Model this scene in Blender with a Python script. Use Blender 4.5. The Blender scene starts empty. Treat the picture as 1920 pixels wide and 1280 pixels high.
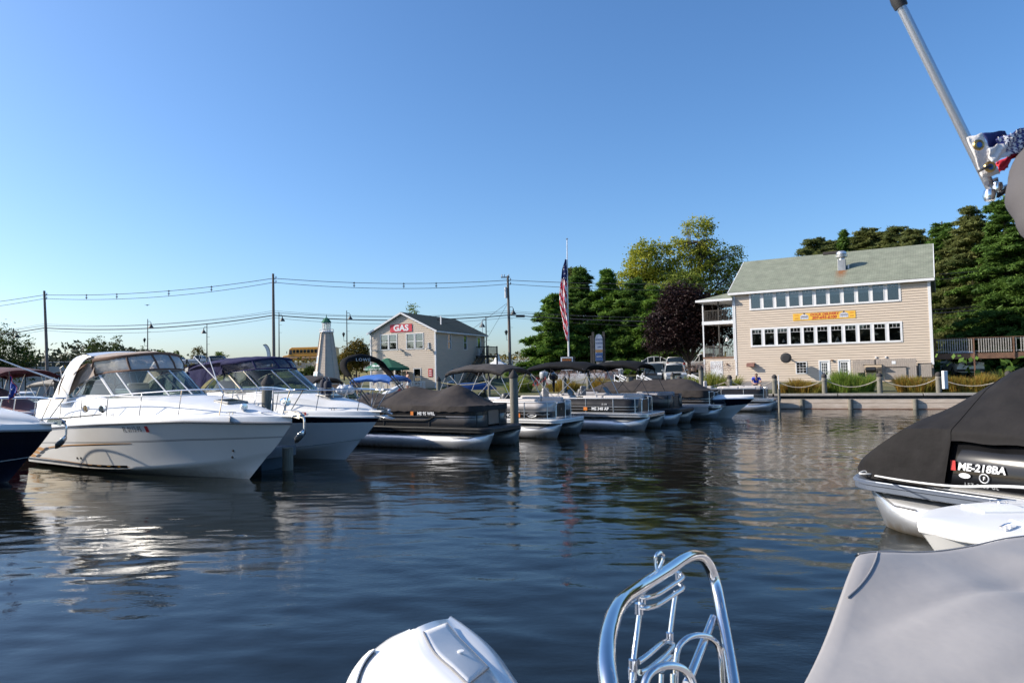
import bpy, bmesh, math, random
import numpy as np
from mathutils import Vector, Matrix, Quaternion
sc = bpy.context.scene
COL = sc.collection
PI = math.pi
R = math.radians
rnd = random.Random(7)
nr = np.random.RandomState(11)

# ---------------------------------------------------------------- camera
F, PITCH, ROLL, EYE = 1300.0, math.atan(58/1300), R(1.1), 2.6
cam_d = bpy.data.cameras.new('camera')
cam = bpy.data.objects.new('camera', cam_d); COL.objects.link(cam)
CM = Matrix.Rotation(PI/2+PITCH, 3, 'X') @ Matrix.Rotation(-ROLL, 3, 'Z')
cam.matrix_world = Matrix.Translation((0, 0, EYE)) @ CM.to_4x4()
cam_d.sensor_width = 36; cam_d.lens = 36*F/1920; cam_d.clip_end = 3000; cam_d.clip_start = .05
cam_d.dof.use_dof = True; cam_d.dof.focus_distance = 21; cam_d.dof.aperture_fstop = 9
sc.camera = cam
# ---------------------------------------------------------------- light
w = bpy.data.worlds.new('World'); sc.world = w; w.use_nodes = True
nt = w.node_tree; nt.nodes.clear()
sky = nt.nodes.new('ShaderNodeTexSky'); sky.sky_type = 'NISHITA'; sky.sun_disc = False
SUN_EL, SUN_AZ = R(30), R(-86.5)          # azimuth measured clockwise from +Y
sky.sun_elevation = SUN_EL; sky.sun_rotation = SUN_AZ
sky.air_density = 1.0; sky.dust_density = 1.25; sky.ozone_density = 6.0; sky.altitude = 0
bg = nt.nodes.new('ShaderNodeBackground'); bg.inputs[1].default_value = .15
wo = nt.nodes.new('ShaderNodeOutputWorld')
hs = nt.nodes.new('ShaderNodeHueSaturation'); hs.inputs['Saturation'].default_value = 1.1       # the camera's vivid rendering of the sky
nt.links.new(sky.outputs[0], hs.inputs['Color']); tn = nt.nodes.new('ShaderNodeMixRGB'); tn.blend_type = 'MULTIPLY'; tn.inputs[0].default_value = 1; tn.inputs[2].default_value = (1.0, .972, .962, 1)
nt.links.new(hs.outputs[0], tn.inputs[1]); nt.links.new(tn.outputs[0], bg.inputs[0]); nt.links.new(bg.outputs[0], wo.inputs[0])
sd = bpy.data.lights.new('sun', 'SUN'); sd.energy = 4.9; sd.angle = R(.53); sd.color = (1, .92, .80)
sun = bpy.data.objects.new('sun', sd); COL.objects.link(sun)
sdir = Vector((math.sin(SUN_AZ)*math.cos(SUN_EL), math.cos(SUN_AZ)*math.cos(SUN_EL), math.sin(SUN_EL)))
sun.rotation_euler = (-sdir).to_track_quat('-Z', 'Y').to_euler()
sc.view_settings.view_transform = 'Standard'; sc.view_settings.look = 'None'
sc.view_settings.exposure = 0.5; sc.view_settings.gamma = 1
sc.view_settings.use_curve_mapping = False
sc.render.engine = 'CYCLES'
sc.cycles.max_bounces = 8; sc.cycles.transparent_max_bounces = 12; sc.cycles.caustics_reflective = False
sc.cycles.caustics_refractive = False; sc.cycles.use_denoising = True

# ---------------------------------------------------------------- helpers
def ray(px, py): return CM @ Vector(((px-960)/F, -(py-640)/F, -1))
def at(px, py, Y):
    d = ray(px, py); return Vector((0, 0, EYE)) + d*(Y/d.y)
def gz(px, py, z=0.0):
    d = ray(px, py); return Vector((0, 0, EYE)) + d*((z-EYE)/d.z)
def rz2(a): return Matrix.Rotation(a, 3, 'Z')

def tag(o, label=None, cat=None, group=None, kind=None):
    if label: o['label'] = label
    if cat: o['category'] = cat
    if group: o['group'] = group
    if kind: o['kind'] = kind
    return o
def thing(name, label, cat, loc=(0, 0, 0), rz=0, group=None, rot=None):
    o = bpy.data.objects.new(name, None); COL.objects.link(o)
    o.empty_display_size = .2
    o.location = loc; o.rotation_euler = rot if rot else (0, 0, rz)
    return tag(o, label, cat, group)
def copy_tree(o, parent=None):
    c = o.copy(); COL.objects.link(c)
    if parent: c.parent = parent
    for ch in o.children: copy_tree(ch, c)
    return c
def dup(o, loc, rz=None, label=None, scale=None):
    c = copy_tree(o); c.location = loc
    if rz is not None: c.rotation_euler = (0, 0, rz)
    if label: c['label'] = label
    if scale: c.scale = scale if hasattr(scale, '__len__') else (scale,)*3
    return c

class MB:
    def __init__(s): s.v = []; s.f = []; s.m = []
    def add(s, vs, fs, m=0):
        n = len(s.v); s.v += [tuple(v) for v in vs]; s.f += [tuple(i+n for i in f) for f in fs]; s.m += [m]*len(fs); return s
    def box(s, c, d, rot=None, m=0):
        x, y, z = d[0]/2, d[1]/2, d[2]/2
        vs = [Vector((a*x, b*y, e*z)) for e in (-1, 1) for a, b in ((-1, -1), (1, -1), (1, 1), (-1, 1))]
        if rot is not None: vs = [rot @ v for v in vs]
        c = Vector(c)
        return s.add([v+c for v in vs], [(3, 2, 1, 0), (4, 5, 6, 7), (0, 1, 5, 4), (1, 2, 6, 5), (2, 3, 7, 6), (3, 0, 4, 7)], m)
    def bb(s, x0, x1, y0, y1, z0, z1, m=0): return s.box(((x0+x1)/2, (y0+y1)/2, (z0+z1)/2), (x1-x0, y1-y0, z1-z0), None, m)
    def bar(s, a, b, wd, ht=None, m=0):
        a, b = Vector(a), Vector(b); d = b-a; q = d.to_track_quat('X', 'Z').to_matrix()
        return s.box((a+b)/2, (d.length, wd, ht or wd), q, m)
    def tube(s, pts, r, n=8, m=0, closed=False, caps=True):
        pts = [Vector(p) for p in pts]; k = len(pts)
        rs = r if hasattr(r, '__len__') else [r]*k
        tan = []
        for i in range(k):
            if closed: t = pts[(i+1) % k]-pts[i-1]
            else: t = pts[min(i+1, k-1)]-pts[max(i-1, 0)]
            tan.append(t.normalized() if t.length > 1e-9 else Vector((0, 0, 1)))
        up = Vector((0, 0, 1)) if abs(tan[0].z) < .9 else Vector((1, 0, 0))
        u = (up-tan[0]*up.dot(tan[0])).normalized(); vs = []
        for i in range(k):
            u = u-tan[i]*u.dot(tan[i])
            u = u.normalized() if u.length > 1e-6 else tan[i].orthogonal().normalized()
            w_ = tan[i].cross(u)
            for j in range(n):
                a = 2*PI*j/n; vs.append(pts[i]+(u*math.cos(a)+w_*math.sin(a))*rs[i])
        fs = []
        for i in range(k if closed else k-1):
            i2 = (i+1) % k
            for j in range(n): fs.append((i*n+j, i*n+(j+1) % n, i2*n+(j+1) % n, i2*n+j))
        if caps and not closed: fs += [tuple(range(n-1, -1, -1)), tuple((k-1)*n+j for j in range(n))]
        return s.add(vs, fs, m)
    def grid(s, rows, m=0, closeu=False, closev=False, flip=False):
        a, b = len(rows), len(rows[0]); vs = [p for r_ in rows for p in r_]; fs = []
        for i in range(a if closev else a-1):
            for j in range(b if closeu else b-1):
                q = (i*b+j, i*b+(j+1) % b, ((i+1) % a)*b+(j+1) % b, ((i+1) % a)*b+j)
                fs.append(q[::-1] if flip else q)
        return s.add(vs, fs, m)
    def lathe(s, prof, c=(0, 0, 0), n=16, m=0, rot=None):
        vs = []; c = Vector(c)
        for r_, z in prof:
            for j in range(n):
                v = Vector((r_*math.cos(2*PI*j/n), r_*math.sin(2*PI*j/n), z))
                vs.append((rot @ v if rot is not None else v)+c)
        fs = [(i*n+j, i*n+(j+1) % n, (i+1)*n+(j+1) % n, (i+1)*n+j) for i in range(len(prof)-1) for j in range(n)]
        fs += [tuple(range(n-1, -1, -1)), tuple((len(prof)-1)*n+j for j in range(n))]
        return s.add(vs, fs, m)
    def prism(s, poly, fn, h0, h1, m=0):      # fn(a,b,h)->xyz
        k = len(poly); vs = [fn(a, b, h0) for a, b in poly]+[fn(a, b, h1) for a, b in poly]
        fs = [tuple(range(k-1, -1, -1)), tuple(range(k, 2*k))]+[(i, (i+1) % k, k+(i+1) % k, k+i) for i in range(k)]
        return s.add(vs, fs, m)
    def build(s, name, mats, parent=None, smooth=False, bevel=0, angle=38, solid=0, subs=0, fixn=True, **kw):
        me = bpy.data.meshes.new(name); me.from_pydata(s.v, [], s.f)
        mats = mats if isinstance(mats, (list, tuple)) else [mats]
        for x in mats: me.materials.append(x)
        if len(mats) > 1: me.polygons.foreach_set('material_index', s.m)
        if fixn and len(s.f) < 60000:
            bm = bmesh.new(); bm.from_mesh(me); bmesh.ops.recalc_face_normals(bm, faces=bm.faces); bm.to_mesh(me); bm.free()
        if smooth:
            me.shade_smooth()
            if not subs: me.set_sharp_from_angle(angle=R(angle))
        me.update()
        o = bpy.data.objects.new(name, me); COL.objects.link(o)
        if parent: o.parent = parent
        if subs:
            md = o.modifiers.new('sub', 'SUBSURF'); md.levels = md.render_levels = subs
        if solid:
            md = o.modifiers.new('solid', 'SOLIDIFY'); md.thickness = solid; md.offset = 0
        if bevel:
            md = o.modifiers.new('bev', 'BEVEL'); md.width = bevel; md.segments = 2; md.limit_method = 'ANGLE'; md.angle_limit = R(40)
            md.harden_normals = False
        return tag(o, **kw)

def link_mesh(name, me, parent=None, **kw):
    o = bpy.data.objects.new(name, me); COL.objects.link(o)
    if parent: o.parent = parent
    return tag(o, **kw)
def quads(name, V, mats, parent=None, smooth=False, **kw):      # V: (n,4,3)
    n = len(V); me = bpy.data.meshes.new(name)
    me.vertices.add(n*4); me.vertices.foreach_set('co', np.ascontiguousarray(V, dtype=np.float32).ravel())
    me.loops.add(n*4); me.loops.foreach_set('vertex_index', np.arange(n*4, dtype=np.int32))
    me.polygons.add(n); me.polygons.foreach_set('loop_start', np.arange(0, n*4, 4, dtype=np.int32))
    me.materials.append(mats); me.update(calc_edges=True)
    return link_mesh(name, me, parent, **kw)
def arc(c, r, a0, a1, n, fn=None):
    out = [(c[0]+r*math.cos(R(a0+(a1-a0)*i/n)), c[1]+r*math.sin(R(a0+(a1-a0)*i/n))) for i in range(n+1)]
    return [fn(*p) for p in out] if fn else out
def cat(pts, n=6, closed=False):          # Catmull-Rom through points
    pts = [Vector(p) for p in pts]; k = len(pts); out = []
    for i in range(k if closed else k-1):
        p0 = pts[i-1] if (i or closed) else pts[0]*2-pts[1]
        p1, p2 = pts[i], pts[(i+1) % k]
        p3 = pts[(i+2) % k] if (closed or i+2 < k) else pts[-1]*2-pts[-2]
        for j in range(n):
            t = j/n
            out.append(.5*((2*p1)+(p2-p0)*t+(2*p0-5*p1+4*p2-p3)*t*t+(3*p1-p0-3*p2+p3)*t**3))
    if not closed: out.append(pts[-1])
    return out
def interp(x, xs, ys): return float(np.interp(x, xs, ys))
def smooth_interp(x, xs, ys):
    i = max(0, min(len(xs)-2, int(np.searchsorted(xs, x, side='right'))-1))
    m = []
    for k in (i, i+1):
        a = max(k-1, 0); b = min(k+1, len(xs)-1); m.append((ys[b]-ys[a])/(xs[b]-xs[a]))
    h = xs[i+1]-xs[i]; t = min(1, max(0, (x-xs[i])/h))
    return ((2*t**3-3*t*t+1)*ys[i]+(t**3-2*t*t+t)*h*m[0]+(-2*t**3+3*t*t)*ys[i+1]+(t**3-t*t)*h*m[1])

FONT_CACHE = {}
def text(s, size, parent, name='lettering', mat=None, M4=None, bold=.0, shear=0, space=1, xs=1, ext=.002, **kw):
    key = (s, size, bold, shear, space, ext)
    if key not in FONT_CACHE:
        cu = bpy.data.curves.new(name, 'FONT'); cu.body = s; cu.size = size; cu.align_x = 'CENTER'; cu.align_y = 'CENTER'
        cu.offset = bold*size; cu.extrude = ext; cu.shear = shear; cu.space_character = space; cu.resolution_u = 3; cu.fill_mode = 'BOTH'
        to = bpy.data.objects.new('t', cu); COL.objects.link(to)
        dg = bpy.context.evaluated_depsgraph_get(); dg.update()
        me = bpy.data.meshes.new_from_object(to.evaluated_get(dg)); me.name = name
        bpy.data.objects.remove(to); FONT_CACHE[key] = me
    me = FONT_CACHE[key].copy(); me.materials.clear(); me.materials.append(mat)
    o = link_mesh(name, me, parent, **kw)
    o.matrix_local = (M4 or Matrix.Identity(4)) @ Matrix.Diagonal((xs, 1, 1, 1))
    return o
def upright(loc, rz=0, tilt=0):            # text standing up, facing local -Y
    return Matrix.Translation(loc) @ Matrix.Rotation(rz, 4, 'Z') @ Matrix.Rotation(PI/2+tilt, 4, 'X')

# ---------------------------------------------------------------- materials
def newmat(name):
    m = bpy.data.materials.new(name); m.use_nodes = True; n = m.node_tree; n.nodes.clear()
    o = n.nodes.new('ShaderNodeOutputMaterial'); return m, n, o
def N(n, t, **kw):
    x = n.nodes.new(t)
    for k, v in kw.items():
        if k.startswith('i_'):
            key = k[2:]; key = int(key) if key.isdigit() else key.replace('_', ' ')
            x.inputs[key].default_value = v
        else: setattr(x, k, v)
    return x
def M(name, col, rough=.5, metal=0, var=.1, scale=3, bump=0, bscale=40, coat=0, spec=.5, stretch=None, col2=None, alpha=1, sheen=0, bdist=.01, detail=4):
    m, n, o = newmat(name); L = n.links.new
    p = N(n, 'ShaderNodeBsdfPrincipled', i_Roughness=rough, i_Metallic=metal)
    p.inputs['Coat Weight'].default_value = coat; p.inputs['Coat Roughness'].default_value = .05
    p.inputs['Specular IOR Level'].default_value = spec; p.inputs['Sheen Weight'].default_value = sheen
    L(p.outputs[0], o.inputs[0])
    tc = N(n, 'ShaderNodeTexCoord'); mp = N(n, 'ShaderNodeMapping')
    L(tc.outputs['Object'], mp.inputs[0])
    if stretch: mp.inputs['Scale'].default_value = stretch
    if var or col2:
        nz = N(n, 'ShaderNodeTexNoise', i_Scale=scale, i_Detail=detail); L(mp.outputs[0], nz.inputs['Vector'])
        cr = N(n, 'ShaderNodeValToRGB'); cr.color_ramp.elements[0].position = .32; cr.color_ramp.elements[1].position = .68
        a = [max(0, c*(1-var)) for c in col]; b = list(col2) if col2 else [min(1, c*(1+var)) for c in col]
        cr.color_ramp.elements[0].color = (*(a if not col2 else col), 1); cr.color_ramp.elements[1].color = (*b, 1)
        L(nz.outputs[0], cr.inputs[0]); L(cr.outputs[0], p.inputs[0])
        if rough > .08 and metal < .5:
            mr = N(n, 'ShaderNodeMapRange'); mr.inputs[3].default_value = rough*.8; mr.inputs[4].default_value = min(1, rough*1.25)
            L(nz.outputs[0], mr.inputs[0]); L(mr.outputs[0], p.inputs['Roughness'])
    else: p.inputs[0].default_value = (*col, 1)
    if bump:
        nb = N(n, 'ShaderNodeTexNoise', i_Scale=bscale, i_Detail=3.0); L(mp.outputs[0], nb.inputs['Vector'])
        bp = N(n, 'ShaderNodeBump', i_Strength=bump, i_Distance=bdist); L(nb.outputs[0], bp.inputs['Height']); L(bp.outputs[0], p.inputs['Normal'])
    return m
def stain(m, z0, z1, col, amt=.75):      # waterline scum: a tinted, ragged band low on a hull
    n = m.node_tree; L = n.links.new; p = next(x for x in n.nodes if x.type == 'BSDF_PRINCIPLED'); src = p.inputs[0].links[0].from_socket
    tc = N(n, 'ShaderNodeTexCoord'); sx = N(n, 'ShaderNodeSeparateXYZ'); L(tc.outputs['Object'], sx.inputs[0])
    mp = N(n, 'ShaderNodeMapping'); mp.inputs['Scale'].default_value = (3, 3, .6); nz = N(n, 'ShaderNodeTexNoise', i_Scale=3.0, i_Detail=4.0); L(tc.outputs['Object'], mp.inputs[0]); L(mp.outputs[0], nz.inputs['Vector'])
    a = N(n, 'ShaderNodeMath', operation='MULTIPLY_ADD'); a.inputs[1].default_value = -.22; L(nz.outputs[0], a.inputs[0]); L(sx.outputs[2], a.inputs[2])
    mr = N(n, 'ShaderNodeMapRange'); mr.inputs[1].default_value = z0-.11; mr.inputs[2].default_value = z1-.11; mr.inputs[3].default_value = amt; mr.inputs[4].default_value = 0; L(a.outputs[0], mr.inputs[0])
    mx = N(n, 'ShaderNodeMixRGB'); L(mr.outputs[0], mx.inputs[0]); L(src, mx.inputs[1]); mx.inputs[2].default_value = (*col, 1); L(mx.outputs[0], p.inputs[0])
def leafmat(name, c1, c2, trans=.35, rough=.6):
    m, n, o = newmat(name); L = n.links.new
    g = N(n, 'ShaderNodeNewGeometry'); cr = N(n, 'ShaderNodeValToRGB')
    cr.color_ramp.elements[0].color = (*c1, 1); cr.color_ramp.elements[1].color = (*c2, 1)
    tc = N(n, 'ShaderNodeTexCoord'); nz = N(n, 'ShaderNodeTexNoise', i_Scale=.45, i_Detail=2.0); L(tc.outputs['Object'], nz.inputs['Vector'])
    ad = N(n, 'ShaderNodeMath', operation='MULTIPLY_ADD'); ad.inputs[1].default_value = .55
    sb = N(n, 'ShaderNodeMapRange'); sb.inputs[1].default_value = .3; sb.inputs[2].default_value = .7; sb.inputs[3].default_value = 0; sb.inputs[4].default_value = .5
    L(nz.outputs[0], sb.inputs[0]); L(g.outputs['Random Per Island'], ad.inputs[0]); L(sb.outputs[0], ad.inputs[2]); L(ad.outputs[0], cr.inputs[0])
    d = N(n, 'ShaderNodeBsdfPrincipled', i_Roughness=rough); d.inputs['Specular IOR Level'].default_value = .2
    t = N(n, 'ShaderNodeBsdfTranslucent'); mx = N(n, 'ShaderNodeMixShader', i_0=trans)
    L(cr.outputs[0], d.inputs[0]); L(cr.outputs[0], t.inputs[0]); L(d.outputs[0], mx.inputs[1]); L(t.outputs[0], mx.inputs[2]); L(mx.outputs[0], o.inputs[0])
    return m
def glass(name, tint=(.8, .9, .88), refl=.12, rough=.02, dark=0.0, body=(.02, .03, .03), gloss=False):
    m, n, o = newmat(name); L = n.links.new
    t = N(n, 'ShaderNodeBsdfTransparent'); t.inputs[0].default_value = (*tint, 1)
    g = N(n, 'ShaderNodeBsdfPrincipled', i_Roughness=rough); g.inputs[0].default_value = (*body, 1)
    g.inputs['Specular IOR Level'].default_value = .9
    if gloss: g.inputs['Metallic'].default_value = 1; g.inputs[0].default_value = (.85, .88, .9, 1)
    lw = N(n, 'ShaderNodeLayerWeight', i_Blend=.35); mr = N(n, 'ShaderNodeMapRange'); mr.inputs[3].default_value = max(refl, dark); mr.inputs[4].default_value = 1
    L(lw.outputs['Facing'], mr.inputs[0])
    mx = N(n, 'ShaderNodeMixShader'); L(mr.outputs[0], mx.inputs[0]); L(t.outputs[0], mx.inputs[1]); L(g.outputs[0], mx.inputs[2]); L(mx.outputs[0], o.inputs[0])
    return m
def vinyl(name, col, alpha, rough=.25):     # clear or smoky canvas window: part see-through
    m, n, o = newmat(name); L = n.links.new
    t = N(n, 'ShaderNodeBsdfTransparent'); t.inputs[0].default_value = (.9, .9, .9, 1)
    g = N(n, 'ShaderNodeBsdfPrincipled', i_Roughness=rough); g.inputs[0].default_value = (*col, 1)
    tc = N(n, 'ShaderNodeTexCoord'); nz = N(n, 'ShaderNodeTexNoise', i_Scale=3.5, i_Detail=2.0); L(tc.outputs['Object'], nz.inputs['Vector'])
    bp = N(n, 'ShaderNodeBump', i_Strength=.6, i_Distance=.05); L(nz.outputs[0], bp.inputs['Height']); L(bp.outputs[0], g.inputs['Normal'])
    mr = N(n, 'ShaderNodeMapRange'); mr.inputs[3].default_value = alpha-.18; mr.inputs[4].default_value = min(1, alpha+.18); L(nz.outputs[0], mr.inputs[0])
    mx = N(n, 'ShaderNodeMixShader'); L(mr.outputs[0], mx.inputs[0]); L(t.outputs[0], mx.inputs[1]); L(g.outputs[0], mx.inputs[2]); L(mx.outputs[0], o.inputs[0])
    return m
def shingles(name, c1, c2, rust=False):
    m, n, o = newmat(name); L = n.links.new
    p = N(n, 'ShaderNodeBsdfPrincipled', i_Roughness=.9); tc = N(n, 'ShaderNodeTexCoord'); mp = N(n, 'ShaderNodeMapping')
    mp.inputs['Rotation'].default_value = (0, 0, 0)
    L(tc.outputs['UV'], mp.inputs[0])
    b = N(n, 'ShaderNodeTexBrick', i_Scale=1.0); b.inputs['Color1'].default_value = (*c1, 1); b.inputs['Color2'].default_value = (*c2, 1)
    b.inputs['Mortar'].default_value = (*[c*.6 for c in c1], 1); b.inputs['Mortar Size'].default_value = .012; b.inputs['Brick Width'].default_value = .34; b.inputs['Row Height'].default_value = .145
    L(mp.outputs[0], b.inputs['Vector'])
    nz = N(n, 'ShaderNodeTexNoise', i_Scale=1.2, i_Detail=6.0); L(mp.outputs[0], nz.inputs['Vector'])
    mx = N(n, 'ShaderNodeMixRGB', blend_type='MULTIPLY', i_0=.7); L(b.outputs[0], mx.inputs[1])
    cr = N(n, 'ShaderNodeValToRGB'); cr.color_ramp.elements[0].position = .3; cr.color_ramp.elements[0].color = (.72, .72, .72, 1); cr.color_ramp.elements[1].position = .7; cr.color_ramp.elements[1].color = (1.1, 1.1, 1.1, 1)
    L(nz.outputs[0], cr.inputs[0]); L(cr.outputs[0], mx.inputs[2])
    last = mx.outputs[0]
    if rust:       # rust stain running down below the vent: centred at uv (ru, rv)
        ru, rv0, rv1 = rust
        sx = N(n, 'ShaderNodeSeparateXYZ'); L(mp.outputs[0], sx.inputs[0])
        n2 = N(n, 'ShaderNodeTexNoise', i_Scale=7.0, i_Detail=5.0)
        m2 = N(n, 'ShaderNodeMapping'); m2.inputs['Scale'].default_value = (1.6, .35, 1); L(mp.outputs[0], m2.inputs[0]); L(m2.outputs[0], n2.inputs['Vector'])
        a1 = N(n, 'ShaderNodeMath', operation='SUBTRACT'); a1.inputs[1].default_value = ru; L(sx.outputs[0], a1.inputs[0])
        a2 = N(n, 'ShaderNodeMath', operation='ABSOLUTE'); L(a1.outputs[0], a2.inputs[0])
        a3 = N(n, 'ShaderNodeMapRange'); a3.inputs[1].default_value = .5; a3.inputs[2].default_value = .12; a3.inputs[3].default_value = 0; a3.inputs[4].default_value = 1; L(a2.outputs[0], a3.inputs[0])
        b1 = N(n, 'ShaderNodeMapRange'); b1.inputs[1].default_value = rv0; b1.inputs[2].default_value = rv1; b1.inputs[3].default_value = .15; b1.inputs[4].default_value = 1.25; L(sx.outputs[1], b1.inputs[0])
        b2 = N(n, 'ShaderNodeMath', operation='LESS_THAN'); b2.inputs[1].default_value = rv1+.05; L(sx.outputs[1], b2.inputs[0])
        q = N(n, 'ShaderNodeMath', operation='MULTIPLY'); L(a3.outputs[0], q.inputs[0]); L(b1.outputs[0], q.inputs[1])
        q1 = N(n, 'ShaderNodeMath', operation='MULTIPLY'); L(q.outputs[0], q1.inputs[0]); L(b2.outputs[0], q1.inputs[1])
        q2 = N(n, 'ShaderNodeMath', operation='MULTIPLY', use_clamp=True); L(q1.outputs[0], q2.inputs[0])
        q3 = N(n, 'ShaderNodeMapRange'); q3.inputs[1].default_value = .2; q3.inputs[2].default_value = .5; L(n2.outputs[0], q3.inputs[0]); L(q3.outputs[0], q2.inputs[1])
        mr = N(n, 'ShaderNodeMixRGB'); L(q2.outputs[0], mr.inputs[0]); L(last, mr.inputs[1]); mr.inputs[2].default_value = (.22, .09, .03, 1); last = mr.outputs[0]
    L(last, p.inputs[0])
    bp = N(n, 'ShaderNodeBump', i_Strength=.5, i_Distance=.01); L(b.outputs[1], bp.inputs['Height']); bp.invert = True; L(bp.outputs[0], p.inputs['Normal'])
    L(p.outputs[0], o.inputs[0]); return m

gel = M('white_gelcoat', (.75, .74, .72), .18, var=.03, coat=.5, scale=1.2)
gel2 = M('white_deck', (.74, .73, .71), .35, var=.04, scale=2, bump=.15, bscale=8)
nonskid = M('nonskid_deck', (.74, .74, .72), .6, var=.05, bump=.3, bscale=300)
hullcream = M('hull_cream', (.74, .71, .66), .13, var=.04, coat=.6, scale=.8)
greyband = M('grey_band', (.20, .19, .18), .2, var=.05, coat=.3)
stain(hullcream, .04, .26, (.30, .25, .16), .55)
navyp = M('navy_gelcoat', (.006, .008, .018), .12, var=.1, coat=.5)
blackp = M('black_paint', (.008, .008, .009), .12, var=.15, spec=.35)
blackbt = M('black_bottom', (.008, .009, .011), .5, var=.3)
gold = M('gold_graphic', (.55, .27, .06), .3, var=.1)
chrome = M('polished_steel', (.78, .77, .76), .07, 1, var=.05, scale=20)
steel = M('brushed_steel', (.66, .66, .67), .22, .9, var=0)
alu = M('aluminium_tube', (.62, .62, .62), .32, .75, var=.14, scale=2.5, bump=.25, bscale=3, stretch=(.5, 1, 1))
stain(alu, .0, .14, (.28, .20, .10), .75)
alud = M('aluminium_dull', (.42, .43, .44), .45, .6, var=.2, scale=3, bump=.2, bscale=6)
rubber = M('rubber', (.02, .02, .022), .65, var=.2)
taupe = M('taupe_canvas', (.36, .285, .23), .85, var=.15, bump=.4, bscale=6, sheen=.05, bdist=.04)
brown = M('brown_canvas', (.15, .08, .05), .85, var=.25, bump=.4, bscale=8)
navyc = M('navy_canvas', (.026, .026, .075), .85, var=.12, bump=.5, bscale=5, spec=.15, bdist=.04)
blackc = M('black_canvas', (.012, .0115, .0115), .8, var=.2, bump=.35, bscale=4, spec=.12, bdist=.05)
charc = M('charcoal_canvas', (.047, .040, .037), .85, var=.15, bump=.45, bscale=4, spec=.15, bdist=.05)
charc2 = M('grey_canvas', (.062, .056, .053), .85, var=.15, bump=.45, bscale=4, spec=.15, bdist=.05)
greyc = M('pale_grey_cover', (.29, .275, .268), .66, var=.06, scale=2, bump=.3, bscale=5, sheen=.05, bdist=.025)
maroon = M('maroon_canvas', (.075, .012, .016), .8, var=.15, bump=.4, bscale=5, sheen=.05, bdist=.04)
rosec = M('faded_maroon_cover', (.17, .06, .065), .85, var=.12, bump=.4, bscale=5, sheen=.1, bdist=.04)
bluec = M('blue_canvas', (.035, .13, .40), .7, var=.12, bump=.4, bscale=6, sheen=0, bdist=.04)
greenc = M('green_canvas', (.012, .11, .06), .8, var=.12, bump=.3, bscale=6)
beigec = M('beige_canvas', (.30, .265, .215), .85, var=.12, bump=.4, bscale=5, bdist=.04)
clearv = vinyl('clear_vinyl', (.62, .60, .56), .62)
smokev = vinyl('smoky_vinyl', (.10, .10, .12), .6)
wglass = glass('windshield_glass', (.62, .78, .76), .16)
pane = glass('window_glass', (.7, .72, .72), .10, gloss=True)
cglass = glass('car_glass', (.12, .14, .14), .5)
greypan = M('grey_panel', (.13, .12, .115), .3, .3, var=.05, coat=.3)
darkpan = M('dark_panel', (.017, .015, .014), .3, 0, var=.1, spec=.35)
seatw = M('pale_upholstery', (.50, .46, .43), .5, var=.06, bump=.25, bscale=8, bdist=.03)
seatg = M('grey_upholstery', (.27, .26, .27), .5, var=.06)
wood = M('weathered_wood', (.25, .22, .185), .85, var=.3, scale=5, stretch=(1, 6, 6), bump=.6, bscale=30)
woodv = M('weathered_pile_wood', (.22, .20, .16), .85, var=.4, scale=4, stretch=(6, 6, .8), bump=.8, bscale=14, col2=(.13, .125, .10))
woodl = M('pale_bleached_plank', (.66, .55, .45), .8, var=.1, scale=2.5, stretch=(.6, 1, 4), bump=.4, bscale=12, col2=(.50, .40, .31))
woodcap = M('grey_cap_board', (.36, .33, .30), .85, var=.2, scale=4, stretch=(.5, 4, 4), bump=.4, bscale=12)
woodd = M('dark_wet_wood', (.07, .06, .05), .7, var=.4, scale=5, bump=.6, bscale=20)
woodred = M('brown_deck_wood', (.17, .09, .055), .75, var=.25, scale=4, bump=.3, bscale=20)
fencew = M('grey_fence_board', (.34, .29, .25), .9, var=.2, scale=6, stretch=(8, 8, .7), bump=.4, bscale=20)
rope = M('rope', (.42, .37, .30), .9, var=.2, bump=.8, bscale=90)
ropew = M('white_rope', (.7, .69, .66), .8, var=.1, bump=.6, bscale=90)
sidingm = M('beige_siding', (.56, .46, .36), .6, var=.05, scale=1.5, stretch=(.6, .6, 5))
trimw = M('white_trim', (.74, .73, .72), .5, var=.04)
doorw = M('white_door_paint', (.72, .71, .70), .45, var=.04)
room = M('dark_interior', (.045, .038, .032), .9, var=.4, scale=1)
blind = M('pale_blind', (.55, .57, .58), .8, var=.08)
concrete = M('pale_concrete', (.40, .37, .33), .9, var=.15, scale=.8, bump=.3, bscale=20)
asphalt = M('asphalt', (.16, .15, .145), .9, var=.15, scale=.6, bump=.3, bscale=200)
polew = M('utility_pole_wood', (.17, .145, .125), .9, var=.2, scale=3, stretch=(5, 5, .4))
lampm = M('lamp_post_paint', (.02, .03, .035), .5, var=.1)
wire = M('wire', (.03, .03, .035), .7, var=0)
bark = M('bark', (.075, .062, .05), .95, var=.3, scale=5, stretch=(3, 3, .6), bump=.9, bscale=12)
blk = M('black_plastic', (.015, .015, .016), .45, var=.1)
redp = M('red_paint', (.48, .03, .03), .4, var=.1)
orangep = M('orange_print', (.75, .22, .03), .5, var=.05)
whitep = M('white_print', (.8, .8, .8), .4, var=.02)
skin = M('skin', (.42, .23, .16), .55, var=.08)
hair = M('brown_hair', (.05, .03, .02), .8, var=.2)
flagblue = M('flag_blue', (.015, .025, .13), .7, var=.15, bump=.5, bscale=30)
flagred = M('flag_red', (.62, .025, .045), .7, var=.12, bump=.5, bscale=30)
flagwhite = M('flag_white', (.80, .79, .78), .7, var=.06, bump=.5, bscale=30)
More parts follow.
